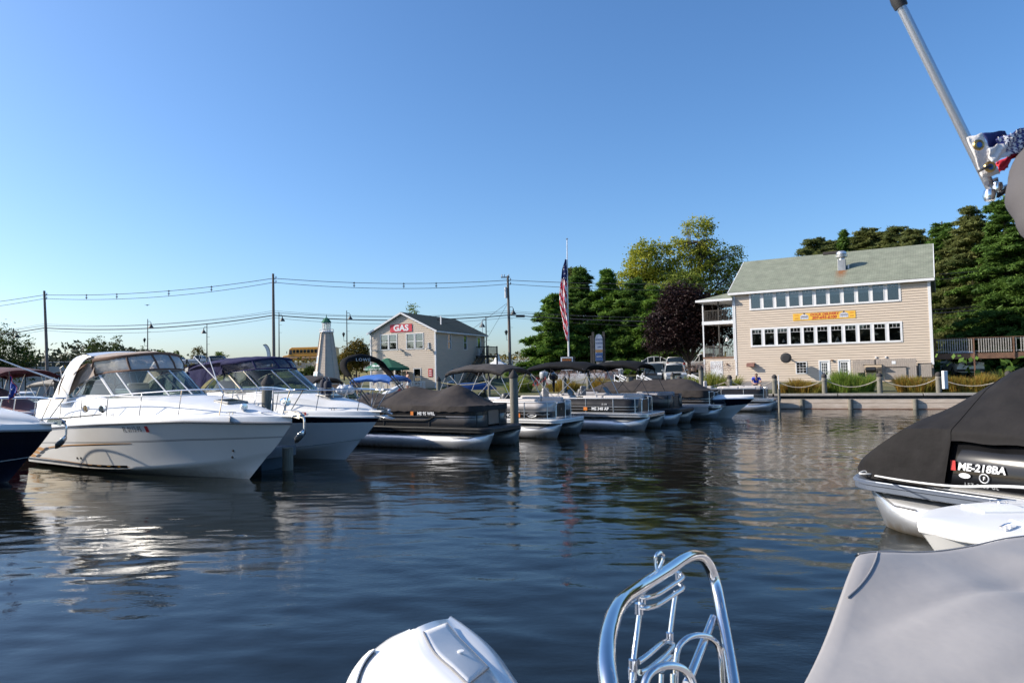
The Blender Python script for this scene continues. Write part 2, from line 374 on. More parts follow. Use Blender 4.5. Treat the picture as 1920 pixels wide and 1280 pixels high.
# ================================================================ water
def water_mat():
    m, n, o = newmat('lake_water'); L = n.links.new
    p = N(n, 'ShaderNodeBsdfPrincipled', i_Roughness=.02, i_IOR=1.333)
    p.inputs['Specular IOR Level'].default_value = .42
    p.inputs['Base Color'].default_value = (.0065, .008, .0065, 1)
    tc = N(n, 'ShaderNodeTexCoord'); mp = N(n, 'ShaderNodeMapping'); mp.inputs['Scale'].default_value = (1, 1.7, 1); mp.inputs['Rotation'].default_value = (0, 0, .35)
    L(tc.outputs['Object'], mp.inputs[0])
    a = N(n, 'ShaderNodeTexNoise', i_Scale=2.6, i_Detail=4.0, i_Roughness=.55, i_Distortion=.5); L(mp.outputs[0], a.inputs['Vector'])
    b = N(n, 'ShaderNodeTexNoise', i_Scale=11.0, i_Detail=3.0, i_Roughness=.5); L(mp.outputs[0], b.inputs['Vector'])
    big = N(n, 'ShaderNodeTexNoise', i_Scale=.16, i_Detail=2.0); L(mp.outputs[0], big.inputs['Vector'])
    br = N(n, 'ShaderNodeMapRange'); br.inputs[1].default_value = .4; br.inputs[2].default_value = .62; br.inputs[3].default_value = .25; br.inputs[4].default_value = 1
    L(big.outputs[0], br.inputs[0])
    b1 = N(n, 'ShaderNodeBump', i_Strength=.3, i_Distance=.007); L(a.outputs[0], b1.inputs['Height'])
    b2 = N(n, 'ShaderNodeBump', i_Distance=.0030); L(b.outputs[0], b2.inputs['Height']); L(br.outputs[0], b2.inputs['Strength']); L(b1.outputs[0], b2.inputs['Normal'])
    L(b2.outputs[0], p.inputs['Normal']); L(p.outputs[0], o.inputs[0]); return m
xs = np.unique(np.concatenate([np.linspace(-200, -34, 60), np.arange(-34, 27, .11), np.linspace(27, 90, 30)]))
ys = np.unique(np.concatenate([np.linspace(-60, -1, 20), np.arange(-1, 16, .085), np.arange(16, 36, .105), np.arange(36, 62, .18), np.linspace(62, 200, 50)]))
X, Y = np.meshgrid(xs, ys); Z = np.zeros_like(X)
for i in range(64):
    lam = .27*(6.5**(nr.rand()**1.35)); th = R(68)+nr.randn()*.65; k = 2*PI/lam; ph = nr.rand()*2*PI
    sl = .0125*(lam/.5)**-.35
    amp = sl/k
    grp = .55+.45*np.sin(X*nr.uniform(-.25, .25)+Y*nr.uniform(-.25, .25)+nr.rand()*6)
    Z += amp*grp*np.sin(k*(X*math.cos(th)+Y*math.sin(th))+ph)
fade = np.clip(1-(np.abs(X+4)-30)/8, 0, 1)*np.clip(1-(Y-56)/8, 0, 1)*np.clip((Y+3)/3, 0, 1)
Z *= fade*.9
V = np.stack([X, Y, Z], -1).reshape(-1, 3); a_, b_ = X.shape
idx = np.arange(a_*b_).reshape(a_, b_); Fq = np.stack([idx[:-1, :-1], idx[:-1, 1:], idx[1:, 1:], idx[1:, :-1]], -1).reshape(-1, 4)
me = bpy.data.meshes.new('water'); me.vertices.add(len(V)); me.vertices.foreach_set('co', V.astype(np.float32).ravel())
me.loops.add(Fq.size); me.loops.foreach_set('vertex_index', Fq.astype(np.int32).ravel()); me.polygons.add(len(Fq))
me.polygons.foreach_set('loop_start', np.arange(0, Fq.size, 4, dtype=np.int32)); me.materials.append(water_mat()); me.update(calc_edges=True); me.shade_smooth()
link_mesh('water', me, kind='structure')
MB().bb(-400, 300, -100, 500, -3.2, -3).build('lake_bed', M('lake_mud', (.05, .045, .03), .9), kind='structure')

# ================================================================ land
SH = [(-31, 127), (-26, 100), (-22.5, 72), (-21, 58.6), (-8, 53.6), (4, 48.9), (16.48, 43.85), (23.85, 40.55), (40, 33.6), (75, 20)]
def gh(x, y):        # land height
    # distance behind the shoreline
    sy = interp(x, [p[0] for p in SH[3:]], [p[1] for p in SH[3:]]) if x > -21 else 58.6
    d = y-sy; z = .93+interp(d, [0, 4, 12, 25, 45, 300], [0, .1, .42, 1.1, 1.9, 3.5])
    if x < -8: z = min(z, interp(x, [-21, -8], [1.0, 1.5])+max(0, (y-80))*.03)
    return z
gm, gn, go = newmat('ground_cover'); gl = gn.links.new
gp = N(gn, 'ShaderNodeBsdfPrincipled', i_Roughness=.95); gt = N(gn, 'ShaderNodeTexCoord')
g1 = N(gn, 'ShaderNodeTexNoise', i_Scale=.35, i_Detail=6.0); g2 = N(gn, 'ShaderNodeTexNoise', i_Scale=14.0, i_Detail=4.0)
gl(gt.outputs['Object'], g1.inputs['Vector']); gl(gt.outputs['Object'], g2.inputs['Vector'])
gr = N(gn, 'ShaderNodeValToRGB'); gr.color_ramp.elements[0].position = .35; gr.color_ramp.elements[0].color = (.055, .085, .02, 1); gr.color_ramp.elements[1].position = .65; gr.color_ramp.elements[1].color = (.20, .17, .07, 1)
gx = N(gn, 'ShaderNodeMixRGB', blend_type='MULTIPLY', i_0=.6); gl(g1.outputs[0], gr.inputs[0]); gl(gr.outputs[0], gx.inputs[1]); gl(g2.outputs[0], gx.inputs[2]); gl(gx.outputs[0], gp.inputs[0])
gb = N(gn, 'ShaderNodeBump', i_Strength=.8, i_Distance=.06); gl(g2.outputs[0], gb.inputs['Height']); gl(gb.outputs[0], gp.inputs['Normal']); gl(gp.outputs[0], go.inputs[0])
lawn = gm
def shore_pts(n):
    out = []
    for i in range(len(SH)-1):
        for j in range(n): out.append((SH[i][0]+(SH[i+1][0]-SH[i][0])*j/n, SH[i][1]+(SH[i+1][1]-SH[i][1])*j/n))
    return out+[SH[-1]]
sp = shore_pts(5); rows = []
for k in range(26):
    t = (k/25)**2.2; row = []
    for (x, y) in sp:
        bx, by = (x*4 if x > 0 else x*1.2)+60*(x > -20), 620
        xx, yy = x+(bx-x)*t, y+(by-y)*t
        row.append((xx, yy, gh(xx, yy)-.008))
    rows.append(row)
MB().grid(rows).build('ground', lawn, smooth=True, kind='structure')
# far shore beyond everything, carries the view to the horizon
MB().bb(-1500, 1500, 330, 2400, .4, 1.2).build('far_ground', lawn, kind='structure')
# parking lot, right behind the docks
pk = []
for k in range(13):
    row = []
    for j in range(13):
        x = 7.2+j*.95+k*.9; y = 52.5-j*.38+k*2.6
        row.append((x, y, gh(x, y)+.012))
    pk.append(row)
MB().grid(pk).build('parking_lot', asphalt, smooth=True, kind='structure')

# bulkhead (retaining wall of horizontal planks) along the shore
bu = Vector((-.913, .408, 0)); bo = Vector((23.85, 40.55, 0)); bn = Vector((.408, .913, 0))
BRZ = math.atan2(-.408, .913)
bulk = thing('bulkhead', 'long weathered timber bulkhead with pale horizontal planks below a grey cap board', 'bulkhead', (16.48, 43.85, 0), BRZ)
for (x0, x1) in ((-28, -18.5), (-18.4, -9.2), (-9.1, -.1), (0, 3.6), (3.65, 8.1), (8.15, 13), (13.05, 26)):
    c = MB().bb(x0, x1, -.18, .9, .80, .93).build('plank', woodcap, bulk, bevel=.01)
for k in range(4):
    for (x0, x1) in ((-41, -26), (-25.96, -11), (-10.96, 4.2), (4.24, 18.9), (18.94, 30)):
        dx = rnd.uniform(-.3, .3)
        MB().bb(x0, x1, -.06+rnd.uniform(0, .012), .02, -.42+k*.262, -.17+k*.262).build('plank', woodl if k > 1 else woodl, bulk, bevel=.008)
MB().bb(-41, 30, -.085, -.03, -.03, .045).build('waterline_board', woodred, bulk)
MB().bb(-41, 30, .03, .085, .60, .79).build('recess_shade_strip', woodd, bulk)  # dark strip, the shadow below the cap board put into its colour
MB().bb(-41, 30, .09, .9, -3, .78).build('backfill', woodd, bulk)
def pile(x, y, z1, r=.15, cap='cone', z0=-3, label='', name='wooden_pile', group='wooden mooring piles', lean=0):
    t = thing(name, label, 'pile', (x, y, 0), rnd.uniform(0, 6), group)
    pts = [(lean*k/4*.2+rnd.uniform(-.008, .008), rnd.uniform(-.008, .008), z0+(z1-z0)*k/6) for k in range(7)]
    MB().tube(pts, [r*1.06, r*1.05, r*1.04, r*1.03, r, r*.99, r*.98], 14).build('shaft', woodv, t, smooth=True)
    tx = pts[-1][0]; ty = pts[-1][1]
    if cap == 'cone': MB().lathe([(r*1.12, -.05), (r*1.14, .02), (r*.5, .19), (.01, .27)], (tx, ty, z1), 14).build('cap', charc2, t, smooth=True)
    if cap == 'dome': MB().lathe([(r*1.05, -.02), (r*1.08, .03), (r*.95, .1), (r*.6, .17), (.02, .2)], (tx, ty, z1), 14).build('cap', rubber, t, smooth=True)
    return t
def bl(s, off=0): return Vector((16.48, 43.85, 0))+Vector((.913, -.408, 0))*s+Vector((.408, .913, 0))*off
for s, lb in ((1.6, 'short pile on the bulkhead face just right of the last pontoon boat'), (4.3, 'bulkhead face pile below the green ornamental grass'), (7.7, 'bulkhead face pile below the russet grasses'), (10.9, 'bulkhead face pile half hidden by the black covered boat'), (-2.2, 'bulkhead face pile behind the last pontoon boat'), (-6, 'bulkhead face pile hidden in the pontoon row'), (-10, 'bulkhead face pile behind the middle pontoon boats')):
    p = bl(s, -.13); pile(p.x, p.y, .6, .14, None, label=lb, name='face_pile', group='piles on the bulkhead face')
# rope fence posts
posts = []
RP = [(-9.3, 'rope fence post behind the covered black pontoon'), (-6.0, 'rope fence post behind the covered pontoon, nearer the door'), (-2.75, 'rope fence post left of the seated man'), (.0, 'rope fence post right beside the seated man'), (2.9, 'rope fence post left of the bright green grass'), (5.95, 'rope fence post between the green and the russet grass'), (9.0, 'rope fence post in front of the russet grass'), (12.4, 'rope fence post beside the white short post')]
for s, lb in RP:
    p = bl(s, .55); z = .93; posts.append((p, z))
    t = thing('fence_post', lb, 'post', (p.x, p.y, z), rnd.uniform(0, 6), 'posts of the rope fence on the bulkhead')
    MB().lathe([(.155, -.02), (.15, .5), (.145, 1.0)], n=14).build('shaft', woodv, t, smooth=True)
    MB().lathe([(.16, .98), (.17, 1.02), (.155, 1.12), (.09, 1.2), (.02, 1.22)], n=14).build('cap', charc2, t, smooth=True)
    MB().tube([(.16*math.cos(a*.6), .16*math.sin(a*.6), .80+a*.007) for a in range(22)], .018, 5).build('rope_lashing', rope, t, smooth=True)
for i in range(len(posts)-1):
    (a, za), (b, zb) = posts[i], posts[i+1]
    sag = .50 if i > 1 else .4
    pts = [a.lerp(b, k/14)+Vector((0, 0, .93+.88-sag*4*(k/14)*(1-k/14))) for k in range(15)]
    t = thing('sagging_rope', ['rope span behind the covered pontoons, farthest left', 'rope span left of the post before the white door', 'rope hanging between posts in front of the seated man', 'rope hanging over the low russet grass', 'rope hanging in front of the bright green grass', 'rope hanging left end of the tall russet grass', 'rope hanging in front of the right russet grass'][i], 'rope', (a.x, a.y, a.z+.93), 0, 'ropes of the bulkhead fence')
    MB().tube([p-Vector((a.x, a.y, a.z+.93)) for p in pts], .024, 6).build('strand', rope, t, smooth=True)
# thin grey mooring pile at the last pontoon
p = gz(1462, 773, 0)
pile(p.x, p.y, 1.35, .075, None, label='thin grey steel mooring pole at the bow of the last pontoon boat', name='mooring_pole')
t = MB().tube([(p.x, p.y, 1.3), (p.x, p.y, 2.15)], .025, 8).build('white_pipe', trimw, label='thin white pipe standing on the grey mooring pole', cat='pipe')

# ---------------- causeway with road and guard rail
def road_y(x): return interp(x, [-200, -40, 0, 60], [138, 132, 122, 118])
def road_z(x): return interp(x, [-200, -80, -45, -18, 0, 22, 50], [5.0, 5.2, 5.2, 4.6, 3.6, 3.1, 3.0])
RX = [-200+i*6 for i in range(44)]
rw = [[(x, road_y(x)+dy, road_z(x)) for x in RX] for dy in (0, 9)]
MB().grid(rw).build('road', asphalt, kind='structure')
wl = [[(x, road_y(x)-.02, road_z(x)-1.6 if x < -24 else road_z(x)-.35) for x in RX], [(x, road_y(x)-.02, road_z(x)+.02) for x in RX], [(x, road_y(x)+.3, road_z(x)+.02) for x in RX]]
bw = MB(); bw.grid([[(x, road_y(x)-.1, -3 if x < -48 else road_z(x)-2.0) for x in RX], [(x, road_y(x)-.1, road_z(x)+.25) for x in RX], [(x, road_y(x)+.35, road_z(x)+.25) for x in RX], [(x, road_y(x)+.35, road_z(x)-.02) for x in RX]])
cw = bw.build('causeway_wall', concrete, label='long pale concrete causeway wall carrying the road behind the marina', cat='wall')
em = MB(); em.grid([[(x, road_y(x)-20, .4) for x in RX if x > -60], [(x, road_y(x)-12, (road_z(x)-1.2)*.72) for x in RX if x > -60], [(x, road_y(x)-.2, road_z(x)-.9) for x in RX if x > -60]])
em.build('embankment', M('dry_grass_bank', (.27, .20, .07), .95, var=.3, scale=1.2, col2=(.16, .17, .05), bump=.8, bscale=8, bdist=.1), smooth=True, kind='structure')
bank = MB(); bank.grid([[(x, road_y(x)+9, road_z(x)) for x in RX], [(x, road_y(x)+26, .8) for x in RX]]); bank.build('far_embankment', lawn, kind='structure')
gr_ = thing('guard_rail', 'dark two-rail guard rail along the causeway road', 'guard rail', (-100, road_y(-100), road_z(-100)))
o0 = Vector(gr_.location)
xs_ = [-96+i*2.4 for i in range(48)]
for x in xs_:
    b = Vector((x, road_y(x)+.1, road_z(x)+.25))-o0
    MB().box(b+Vector((0, 0, .45)), (.22, .22, .9)).build('post', blk if x < -22 else alud, gr_)
for h in (.3, .58, .86):
    MB().tube([Vector((x, road_y(x)+.1, road_z(x)+.25+h))-o0 for x in xs_], .05, 6).build('rail', lampm if h < .8 else alud, gr_)
# ================================================================ buildings
def siding(mb, fn, x0, x1, z0, z1, holes=(), ex=.19, proud=.04, clip=None):
    """lapped courses on the plane fn(a, out, z); clip(z)->(xa, xb) trims gables"""
    zs = set([z0, z1]); k = 1
    while z0+k*ex < z1: zs.add(z0+k*ex); k += 1
    cz = sorted(zs); segs = []
    for a, b in zip(cz[:-1], cz[1:]):
        cuts = sorted({a, b}|{h for q in holes for h in (q[2], q[3]) if a < h < b})
        for c0, c1 in zip(cuts[:-1], cuts[1:]):
            mid = (c0+c1)/2; iv = [(x0, x1)]
            if clip:
                q = clip(mid)
                if q[1]-q[0] < .05: continue
                iv = [q]
            for h in holes:
                if h[2] < mid < h[3]:
                    nv = []
                    for p, q in iv:
                        if h[1] <= p or h[0] >= q: nv.append((p, q)); continue
                        if h[0] > p: nv.append((p, h[0]))
                        if h[1] < q: nv.append((h[1], q))
                    iv = nv
            oa = proud*(1-(c0-a)/ex); ob = proud*(1-(c1-a)/ex)
            for p, q in iv:
                mb.add([fn(p, oa, c0), fn(q, oa, c0), fn(q, ob, c1), fn(p, ob, c1)], [(0, 1, 2, 3)])
                if c0 == a: mb.add([fn(p, 0, a), fn(q, 0, a), fn(q, oa, a), fn(p, oa, a)], [(0, 1, 2, 3)])
    return mb

def window(parent, x0, x1, z0, z1, kind='plain', y=0.0, ax='x', fr=.05, blindf=0, sub=True, depth=.09, item=None, lab=None):
    """front-wall window; ax='x' sits on plane y, looking -y; ax='y' sits on plane x=y looking +x"""
    def P(a, o, z): return (a, y-o, z) if ax == 'x' else (y+o, a, z)
    def BX(mb, a0, a1, o0, o1, c0, c1, m=0):
        p, q = P(a0, o0, c0), P(a1, o1, c1)
        mb.bb(min(p[0], q[0]), max(p[0], q[0]), min(p[1], q[1]), max(p[1], q[1]), c0, c1, m)
    f = MB(); o = .045
    BX(f, x0-fr, x0, -.06, o, z0-fr, z1+fr); BX(f, x1, x1+fr, -.06, o, z0-fr, z1+fr)
    BX(f, x0, x1, -.06, o, z1, z1+fr); BX(f, x0, x1, -.06, o+.01, z0-fr, z0)
    w_ = f.build('window', trimw, parent)
    if lab: w_['label'] = lab
    g = MB(); BX(g, x0, x1, -.035, -.03, z0, z1); g.build('pane', pane, w_)
    mm = MB(); n_ = 0
    if kind == 'prairie':
        zz = z1-(z1-z0)*.24; BX(mm, x0, x1, -.03, .0, zz-.012, zz+.012)
        for k in (1, 2): a = x0+(x1-x0)*k/3; BX(mm, a-.01, a+.01, -.028, -.002, zz+.012, z1)
        n_ = 1
    if kind == 'hung':
        zz = (z0+z1)/2; BX(mm, x0, x1, -.03, .02, zz-.03, zz+.03); n_ = 1
    if kind == 'grid':
        for k in (1, 2): a = x0+(x1-x0)*k/3; BX(mm, a-.012, a+.012, -.028, .0, z0, z1)
        for k in (1, 2, 3): c = z0+(z1-z0)*k/4; BX(mm, x0, x1, -.03, .004 if k != 2 else .012, c-.012, c+.012)
        n_ = 1
    if n_: mm.build('muntin', trimw, w_)
    if blindf:
        b = MB(); BX(b, x0+.02, x1-.02, -.11, -.10, z1-(z1-z0)*blindf, z1); b.build('blind', blind, w_)
    return w_

def slab_uv(name, quads_, mat_, parent, th=.06, **kw):
    """roof planes: each a quad a,b,c,d (a-b eave, d-c ridge) with metric UVs"""
    me = bpy.data.meshes.new(name); vs = []; fs = []; uvs = []
    for q in quads_:
        q = [Vector(p) for p in q]; nrm = (q[1]-q[0]).cross(q[-1]-q[0]).normalized()
        if nrm.z < 0: nrm = -nrm
        b = len(vs); k = len(q); vs += [tuple(p) for p in q]+[tuple(p-nrm*th) for p in q]
        fs.append(tuple(range(b, b+k))); fs.append(tuple(range(b+2*k-1, b+k-1, -1)))
        for i in range(k): fs.append((b+i, b+k+i, b+k+(i+1) % k, b+(i+1) % k))
        u = (q[1]-q[0]).normalized(); v = nrm.cross(u)
        if v.z < 0: v = -v
        for f in fs[-(k+2):]:
            for i in f: p = Vector(vs[i])-q[0]; uvs.append((p.dot(u), p.dot(v)))
    me.from_pydata(vs, [], fs); uv = me.uv_layers.new(name='UV')
    uv.data.foreach_set('uv', [c for p in uvs for c in p]); me.materials.append(mat_); me.update()
    return link_mesh(name, me, parent, **kw)

# ---------- restaurant by the lake
RA = Vector((18.49, 57.3, 0)); RRZ = R(-31.7); RL = 13.89
rest = thing('restaurant_building', 'three storey beige clapboard restaurant with green grey roof and two long window rows', 'building', RA, RRZ)
def rw_(x, y, z): return RA+rz2(RRZ) @ Vector((x, y, z))
EZ, DP, RZt = 8.92, 11.0, 12.05
holes = []
upx = [(1.35+k*.9845, 1.35+k*.9845+.72) for k in range(11)]
loz = (4.42, 5.68); upz = (7.42, 8.74)
# the openings of a row, cut as one band each since wide white mullions fill the gaps
holes += [(upx[0][0]-.06, upx[-1][1]+.06, upz[0]-.06, upz[1]+.06), (upx[0][0]-.06, upx[-1][1]+.06, loz[0]-.06, loz[1]+.06)]
bwin = (4.66, 5.36, 2.12, 2.95)
fr1 = (6.36, 7.0, 1.5, 2.98); dr3 = (7.72, 8.42, 1.3, 3.0)
holes += [(h[0]-.06, h[1]+.06, h[2]-.06, h[3]+.06) for h in (bwin, fr1, dr3)]
fn = lambda a, o, z: (a, -o, z)
mb = MB(); siding(mb, fn, .0, RL, 1.35, EZ, holes)
mb.build('siding', sidingm, rest, fixn=False, kind='stuff')
gab = lambda z: (0, DP) if z < EZ else ((z-EZ)/(RZt-EZ)*5.6, DP-(z-EZ)/(RZt-EZ)*(DP-5.6))
mb = MB(); siding(mb, lambda a, o, z: (RL+o, a, z), 0, DP, 1.35, RZt, (), clip=gab)
siding(mb, lambda a, o, z: (-o, a, z), 0, DP, 1.35, RZt, [(2.2, 4.2, 3.6, 5.7), (2.2, 4.2, 6.6, 8.7)], clip=gab)
siding(mb, lambda a, o, z: (a, DP+o, z), 0, RL, 1.35, EZ)
mb.build('siding', sidingm, rest, fixn=False, kind='stuff')
# structural shell behind the siding and rooms behind the glass
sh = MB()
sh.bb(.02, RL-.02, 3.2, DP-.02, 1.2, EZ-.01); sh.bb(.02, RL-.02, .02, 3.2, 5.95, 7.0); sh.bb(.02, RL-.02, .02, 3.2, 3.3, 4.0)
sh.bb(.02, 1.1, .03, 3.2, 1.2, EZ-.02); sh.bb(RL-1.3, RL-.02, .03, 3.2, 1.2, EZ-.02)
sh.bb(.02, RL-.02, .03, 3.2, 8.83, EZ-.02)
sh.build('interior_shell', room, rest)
cur = MB()
for (a, b) in upx[1:10]: cur.bb(a-.03, b+.03, .16, .18, 8.1+rnd.uniform(-.03, .03), 8.76)
cur.build('curtain', blind, rest)
for i, (a, b) in enumerate(upx):
    window(rest, a, b, upz[0], upz[1], 'prairie', -.01, fr=.045)
    window(rest, a, b, loz[0], loz[1], 'prairie', -.01, fr=.045)
for zz in (upz, loz):
    for i in range(10): MB().bb(upx[i][1]+.047, upx[i+1][0]-.047, -.04, .05, zz[0]-.045, zz[1]+.045).build('mullion', trimw, rest)
ho = MB()
for zz in (upz, loz):
    x0, x1 = upx[0][0]-.047, upx[-1][1]+.047
    ho.bb(x0-.09, x0-.002, -.055, .02, zz[0]-.14, zz[1]+.14); ho.bb(x1+.002, x1+.09, -.055, .02, zz[0]-.14, zz[1]+.14)
    ho.bb(x0, x1, -.055, .02, zz[1]+.047, zz[1]+.14); ho.bb(x0, x1, -.075, .02, zz[0]-.13, zz[0]-.047)
ho.build('window_trim', trimw, rest)
# table lamps and table tops seen through the lower windows
tb = MB()
for i in (1, 3, 5, 6): a = upx[i][0]; tb.bb(a+.2, a+.55, .35, .6, 4.42, 4.55)
tb.build('table', whitep, rest)
for i in (2, 6):
    MB().lathe([(.14, 0), (.03, .28)], (upx[i][0]+.36, .5, 4.6), 10).build('lamp_shade', whitep, rest, smooth=True)
window(rest, *bwin, 'grid', -.01, fr=.07)
for h in (fr1, dr3):
    d = MB(); d.bb(h[0], h[1], .0, .05, h[2], h[3]); d.bb(h[0]-.09, h[0], -.045, .02, h[2], h[3]+.1); d.bb(h[1], h[1]+.09, -.045, .02, h[2], h[3]+.1); d.bb(h[0], h[1], -.045, .02, h[3], h[3]+.1)
    dd = d.build('door', trimw, rest)
    g = MB().bb(h[0]+.13, h[1]-.13, -.008, -.003, 1.95, h[3]-.12).build('pane', pane, dd)
    m2 = MB()
    for k in (1, 2): a = h[0]+.13+(h[1]-h[0]-.26)*k/3; m2.bb(a-.014, a+.014, -.018, -.01, 1.95, h[3]-.12)
    for k in (1, 2, 3): c = 1.95+(h[3]-.12-1.95)*k/4; m2.bb(h[0]+.13, h[1]-.13, -.02, -.011, c-.012, c+.012)
    m2.build('muntin', trimw, dd)
    MB().lathe([(.03, 0), (.04, .03), (.01, .05)], (h[1]-.07, -.0, 2.2), 8, rot=Matrix.Rotation(PI/2, 3, 'X')).build('handle', steel, dd)
fd = MB().bb(.0, RL, -.03, .02, 1.1, 1.36); fd.build('foundation', concrete, rest)
cb = MB(); cb.bb(-.07, .06, -.06, .08, 2.0, EZ); cb.build('corner_board', trimw, rest)
cb = MB(); cb.bb(RL-.13, RL+.06, -.06, .1, 2.6, EZ); cb.build('corner_board', trimw, rest)
OV = .35; dz = OV*(RZt-EZ)/5.6
rm = shingles('roof_shingles', (.205, .225, .165), (.265, .28, .21), rust=(8.35, 1.1, 2.72))
slab_uv('roof', [[(-.4, -OV, EZ-dz+.12), (RL+.3, -OV, EZ-dz+.12), (RL+.3, 5.6, RZt+.12), (-.4, 5.6, RZt+.12)],
                 [(-.4, 5.602, RZt+.118), (RL+.3, 5.602, RZt+.118), (RL+.3, DP+.35, EZ-.05), (-.4, DP+.35, EZ-.05)]], rm, rest, th=.1)
fa = MB(); fa.bb(-.42, RL+.32, -OV-.03, -OV+.03, EZ-dz-.1, EZ-dz+.08); fa.bb(-.4, RL+.3, -OV, .05, EZ-dz-.1, EZ-dz-.07); fa.build('fascia', trimw, rest)
for p_, q_ in (((-.42, -OV, EZ-dz+.02), (-.42, 5.6, RZt)), ((RL+.32, -OV, EZ-dz+.02), (RL+.32, 5.6, RZt)), ((RL+.32, 5.6, RZt), (RL+.32, DP+.3, EZ-.1))): MB().bar(p_, q_, .05, .2).build('rake_board', trimw, rest)
MB().bb(6.2, 7.5, 5.3, 5.9, RZt+.02, RZt+.24).build('ridge_vent', charc2, rest)
# roof exhaust fan
vx, vy = 7.95, 2.35; vz = EZ+(RZt-EZ)*vy/5.6+.1
vent = MB(); vent.bb(vx-.29, vx+.29, vy-.29, vy+.29, vz-.3, vz+.75); ve = vent.build('exhaust_fan', M('galvanised', (.42, .41, .39), .4, .6, var=.15), rest, bevel=.02)
MB().lathe([(.22, 0), (.2, .1), (.44, .2), (.46, .36), (.3, .4), (.38, .46), (.36, .6), (.2, .7), (.02, .72)], (vx, vy, vz+.75), 18).build('fan_hood', alu, ve, smooth=True)
MB().bb(vx+.42, vx+.52, vy-.1, vy, vz-.2, vz+.3).build('vent_pipe', trimw, rest)
# yellow banner
ban = MB(); ban.bb(4.53, 9.0, -.05, -.035, 6.24, 6.8); bn_ = ban.build('banner', M('yellow_banner', (.78, .45, .05), .5, var=.12, scale=1.2), rest)
text('DOCK DELIVERY', .27, bn_, mat=redp, M4=upright((6.82, -.056, 6.66)), bold=.035, ext=.001, shear=.15)
text('207-693-6100', .31, bn_, mat=redp, M4=upright((6.8, -.056, 6.40)), bold=.035, ext=.001, shear=.15)
for cx in (5.37, 8.2):
    e = MB(); e.prism([(-.3, -.2), (.3, -.2), (.3, .08), (.13, .2), (-.13, .2), (-.3, .08)], lambda a, b, h: (cx+a, h, 6.52+b), -.056, -.052)
    e.build('emblem', M('emblem_grey', (.5, .5, .55), .5, var=.3, scale=14), bn_)
    text('TAPHOUSE', .10, bn_, mat=blk, M4=upright((cx, -.059, 6.52)), bold=.03, ext=.001)
    MB().lathe([(.06, 0), (.03, .004)], (cx, -.056, 6.76), 8, rot=Matrix.Rotation(PI/2, 3, 'X')).build('emblem_top', blk, bn_)
for cx, s in ((4.8, 'FOOD'), (8.75, 'OPEN')):
    text(s, .11, bn_, mat=orangep, M4=upright((cx, -.056, 6.66)), bold=.02, ext=.001)
    text('& FUN', .09, bn_, mat=redp, M4=upright((cx, -.056, 6.42)), bold=.02, ext=.001)
# round black fan housing above the small window
fan = thing('wall_fan', 'round black ring fan with pale disc mounted over the small basement window', 'fan', rw_(4.08, -.9, 3.32), RRZ)
rX = Matrix.Rotation(PI/2, 3, 'X')
MB().lathe([(.21, .02), (.25, -.02), (.38, .0), (.4, .06), (.4, .3), (.3, .34), (.2, .34)], n=24, rot=rX).build('housing', rubber, fan, smooth=True)
MB().lathe([(.235, -.01), (.23, .05), (.01, .07)], n=24, rot=rX).build('disc', alud, fan, smooth=True)
MB().tube([(0, .3, 0), (0, .9, 0)], .06, 8).build('bracket', alud, fan)
# hooded exhaust on the wall
hd = MB(); hd.prism([(0, 0), (-.42, -.06), (-.42, -.3), (0, -.2)], lambda a, b, h: (h, a-.02, 3.0+b), .9, 1.5); hd.build('exhaust_hood', M('copper_hood', (.25, .12, .09), .5, var=.2), rest)
MB().box((10.25, -.06, 3.2), (.1, .12, .12)).build('flood_light', trimw, rest); MB().box((10.9, -.06, 3.2), (.1, .12, .12)).build('flood_light', trimw, rest)
MB().box((-.75, -.08, 2.93), (.12, .14, .1)).build('wall_light', woodred, rest); MB().box((7.25, -.08, 3.06), (.16, .14, .1)).build('wall_light', woodred, rest)
# left wing: basement wall with white door, two porches and hipped porch roof
mb = MB(); dh = (-2.06, -1.2, 1.28, 3.16)
siding(mb, fn, -2.62, -.06, 1.3, 3.42, [(dh[0]-.06, dh[1]+.06, dh[2], dh[3]+.05)]); siding(mb, lambda a, o, z: (-2.62-o, a, z), 0, 6, 1.3, 3.42)
mb.build('siding', sidingm, rest, fixn=False, kind='stuff')
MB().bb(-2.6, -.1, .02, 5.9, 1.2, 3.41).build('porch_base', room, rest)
d = MB(); d.bb(dh[0], dh[1], -.02, .03, dh[2], dh[3]); wd = d.build('door', doorw, rest)
for k in range(5): MB().bb(dh[0]+.01+k*.172, dh[0]+.172+k*.172, -.036, -.024, dh[2]+.02, dh[3]-.02).build('panel', doorw, wd)
MB().box((dh[1]-.08, -.06, 2.15), (.05, .06, .12)).build('handle', blk, wd)
tr = MB(); tr.bb(dh[0]-.07, dh[0], -.05, .02, dh[2], dh[3]+.07); tr.bb(dh[1], dh[1]+.07, -.05, .02, dh[2], dh[3]+.07); tr.bb(dh[0], dh[1], -.05, .02, dh[3], dh[3]+.07); tr.build('door_frame', trimw, rest)
MB().bb(-2.7, -2.6, -.05, .06, 1.3, 3.42).build('corner_board', trimw, rest)
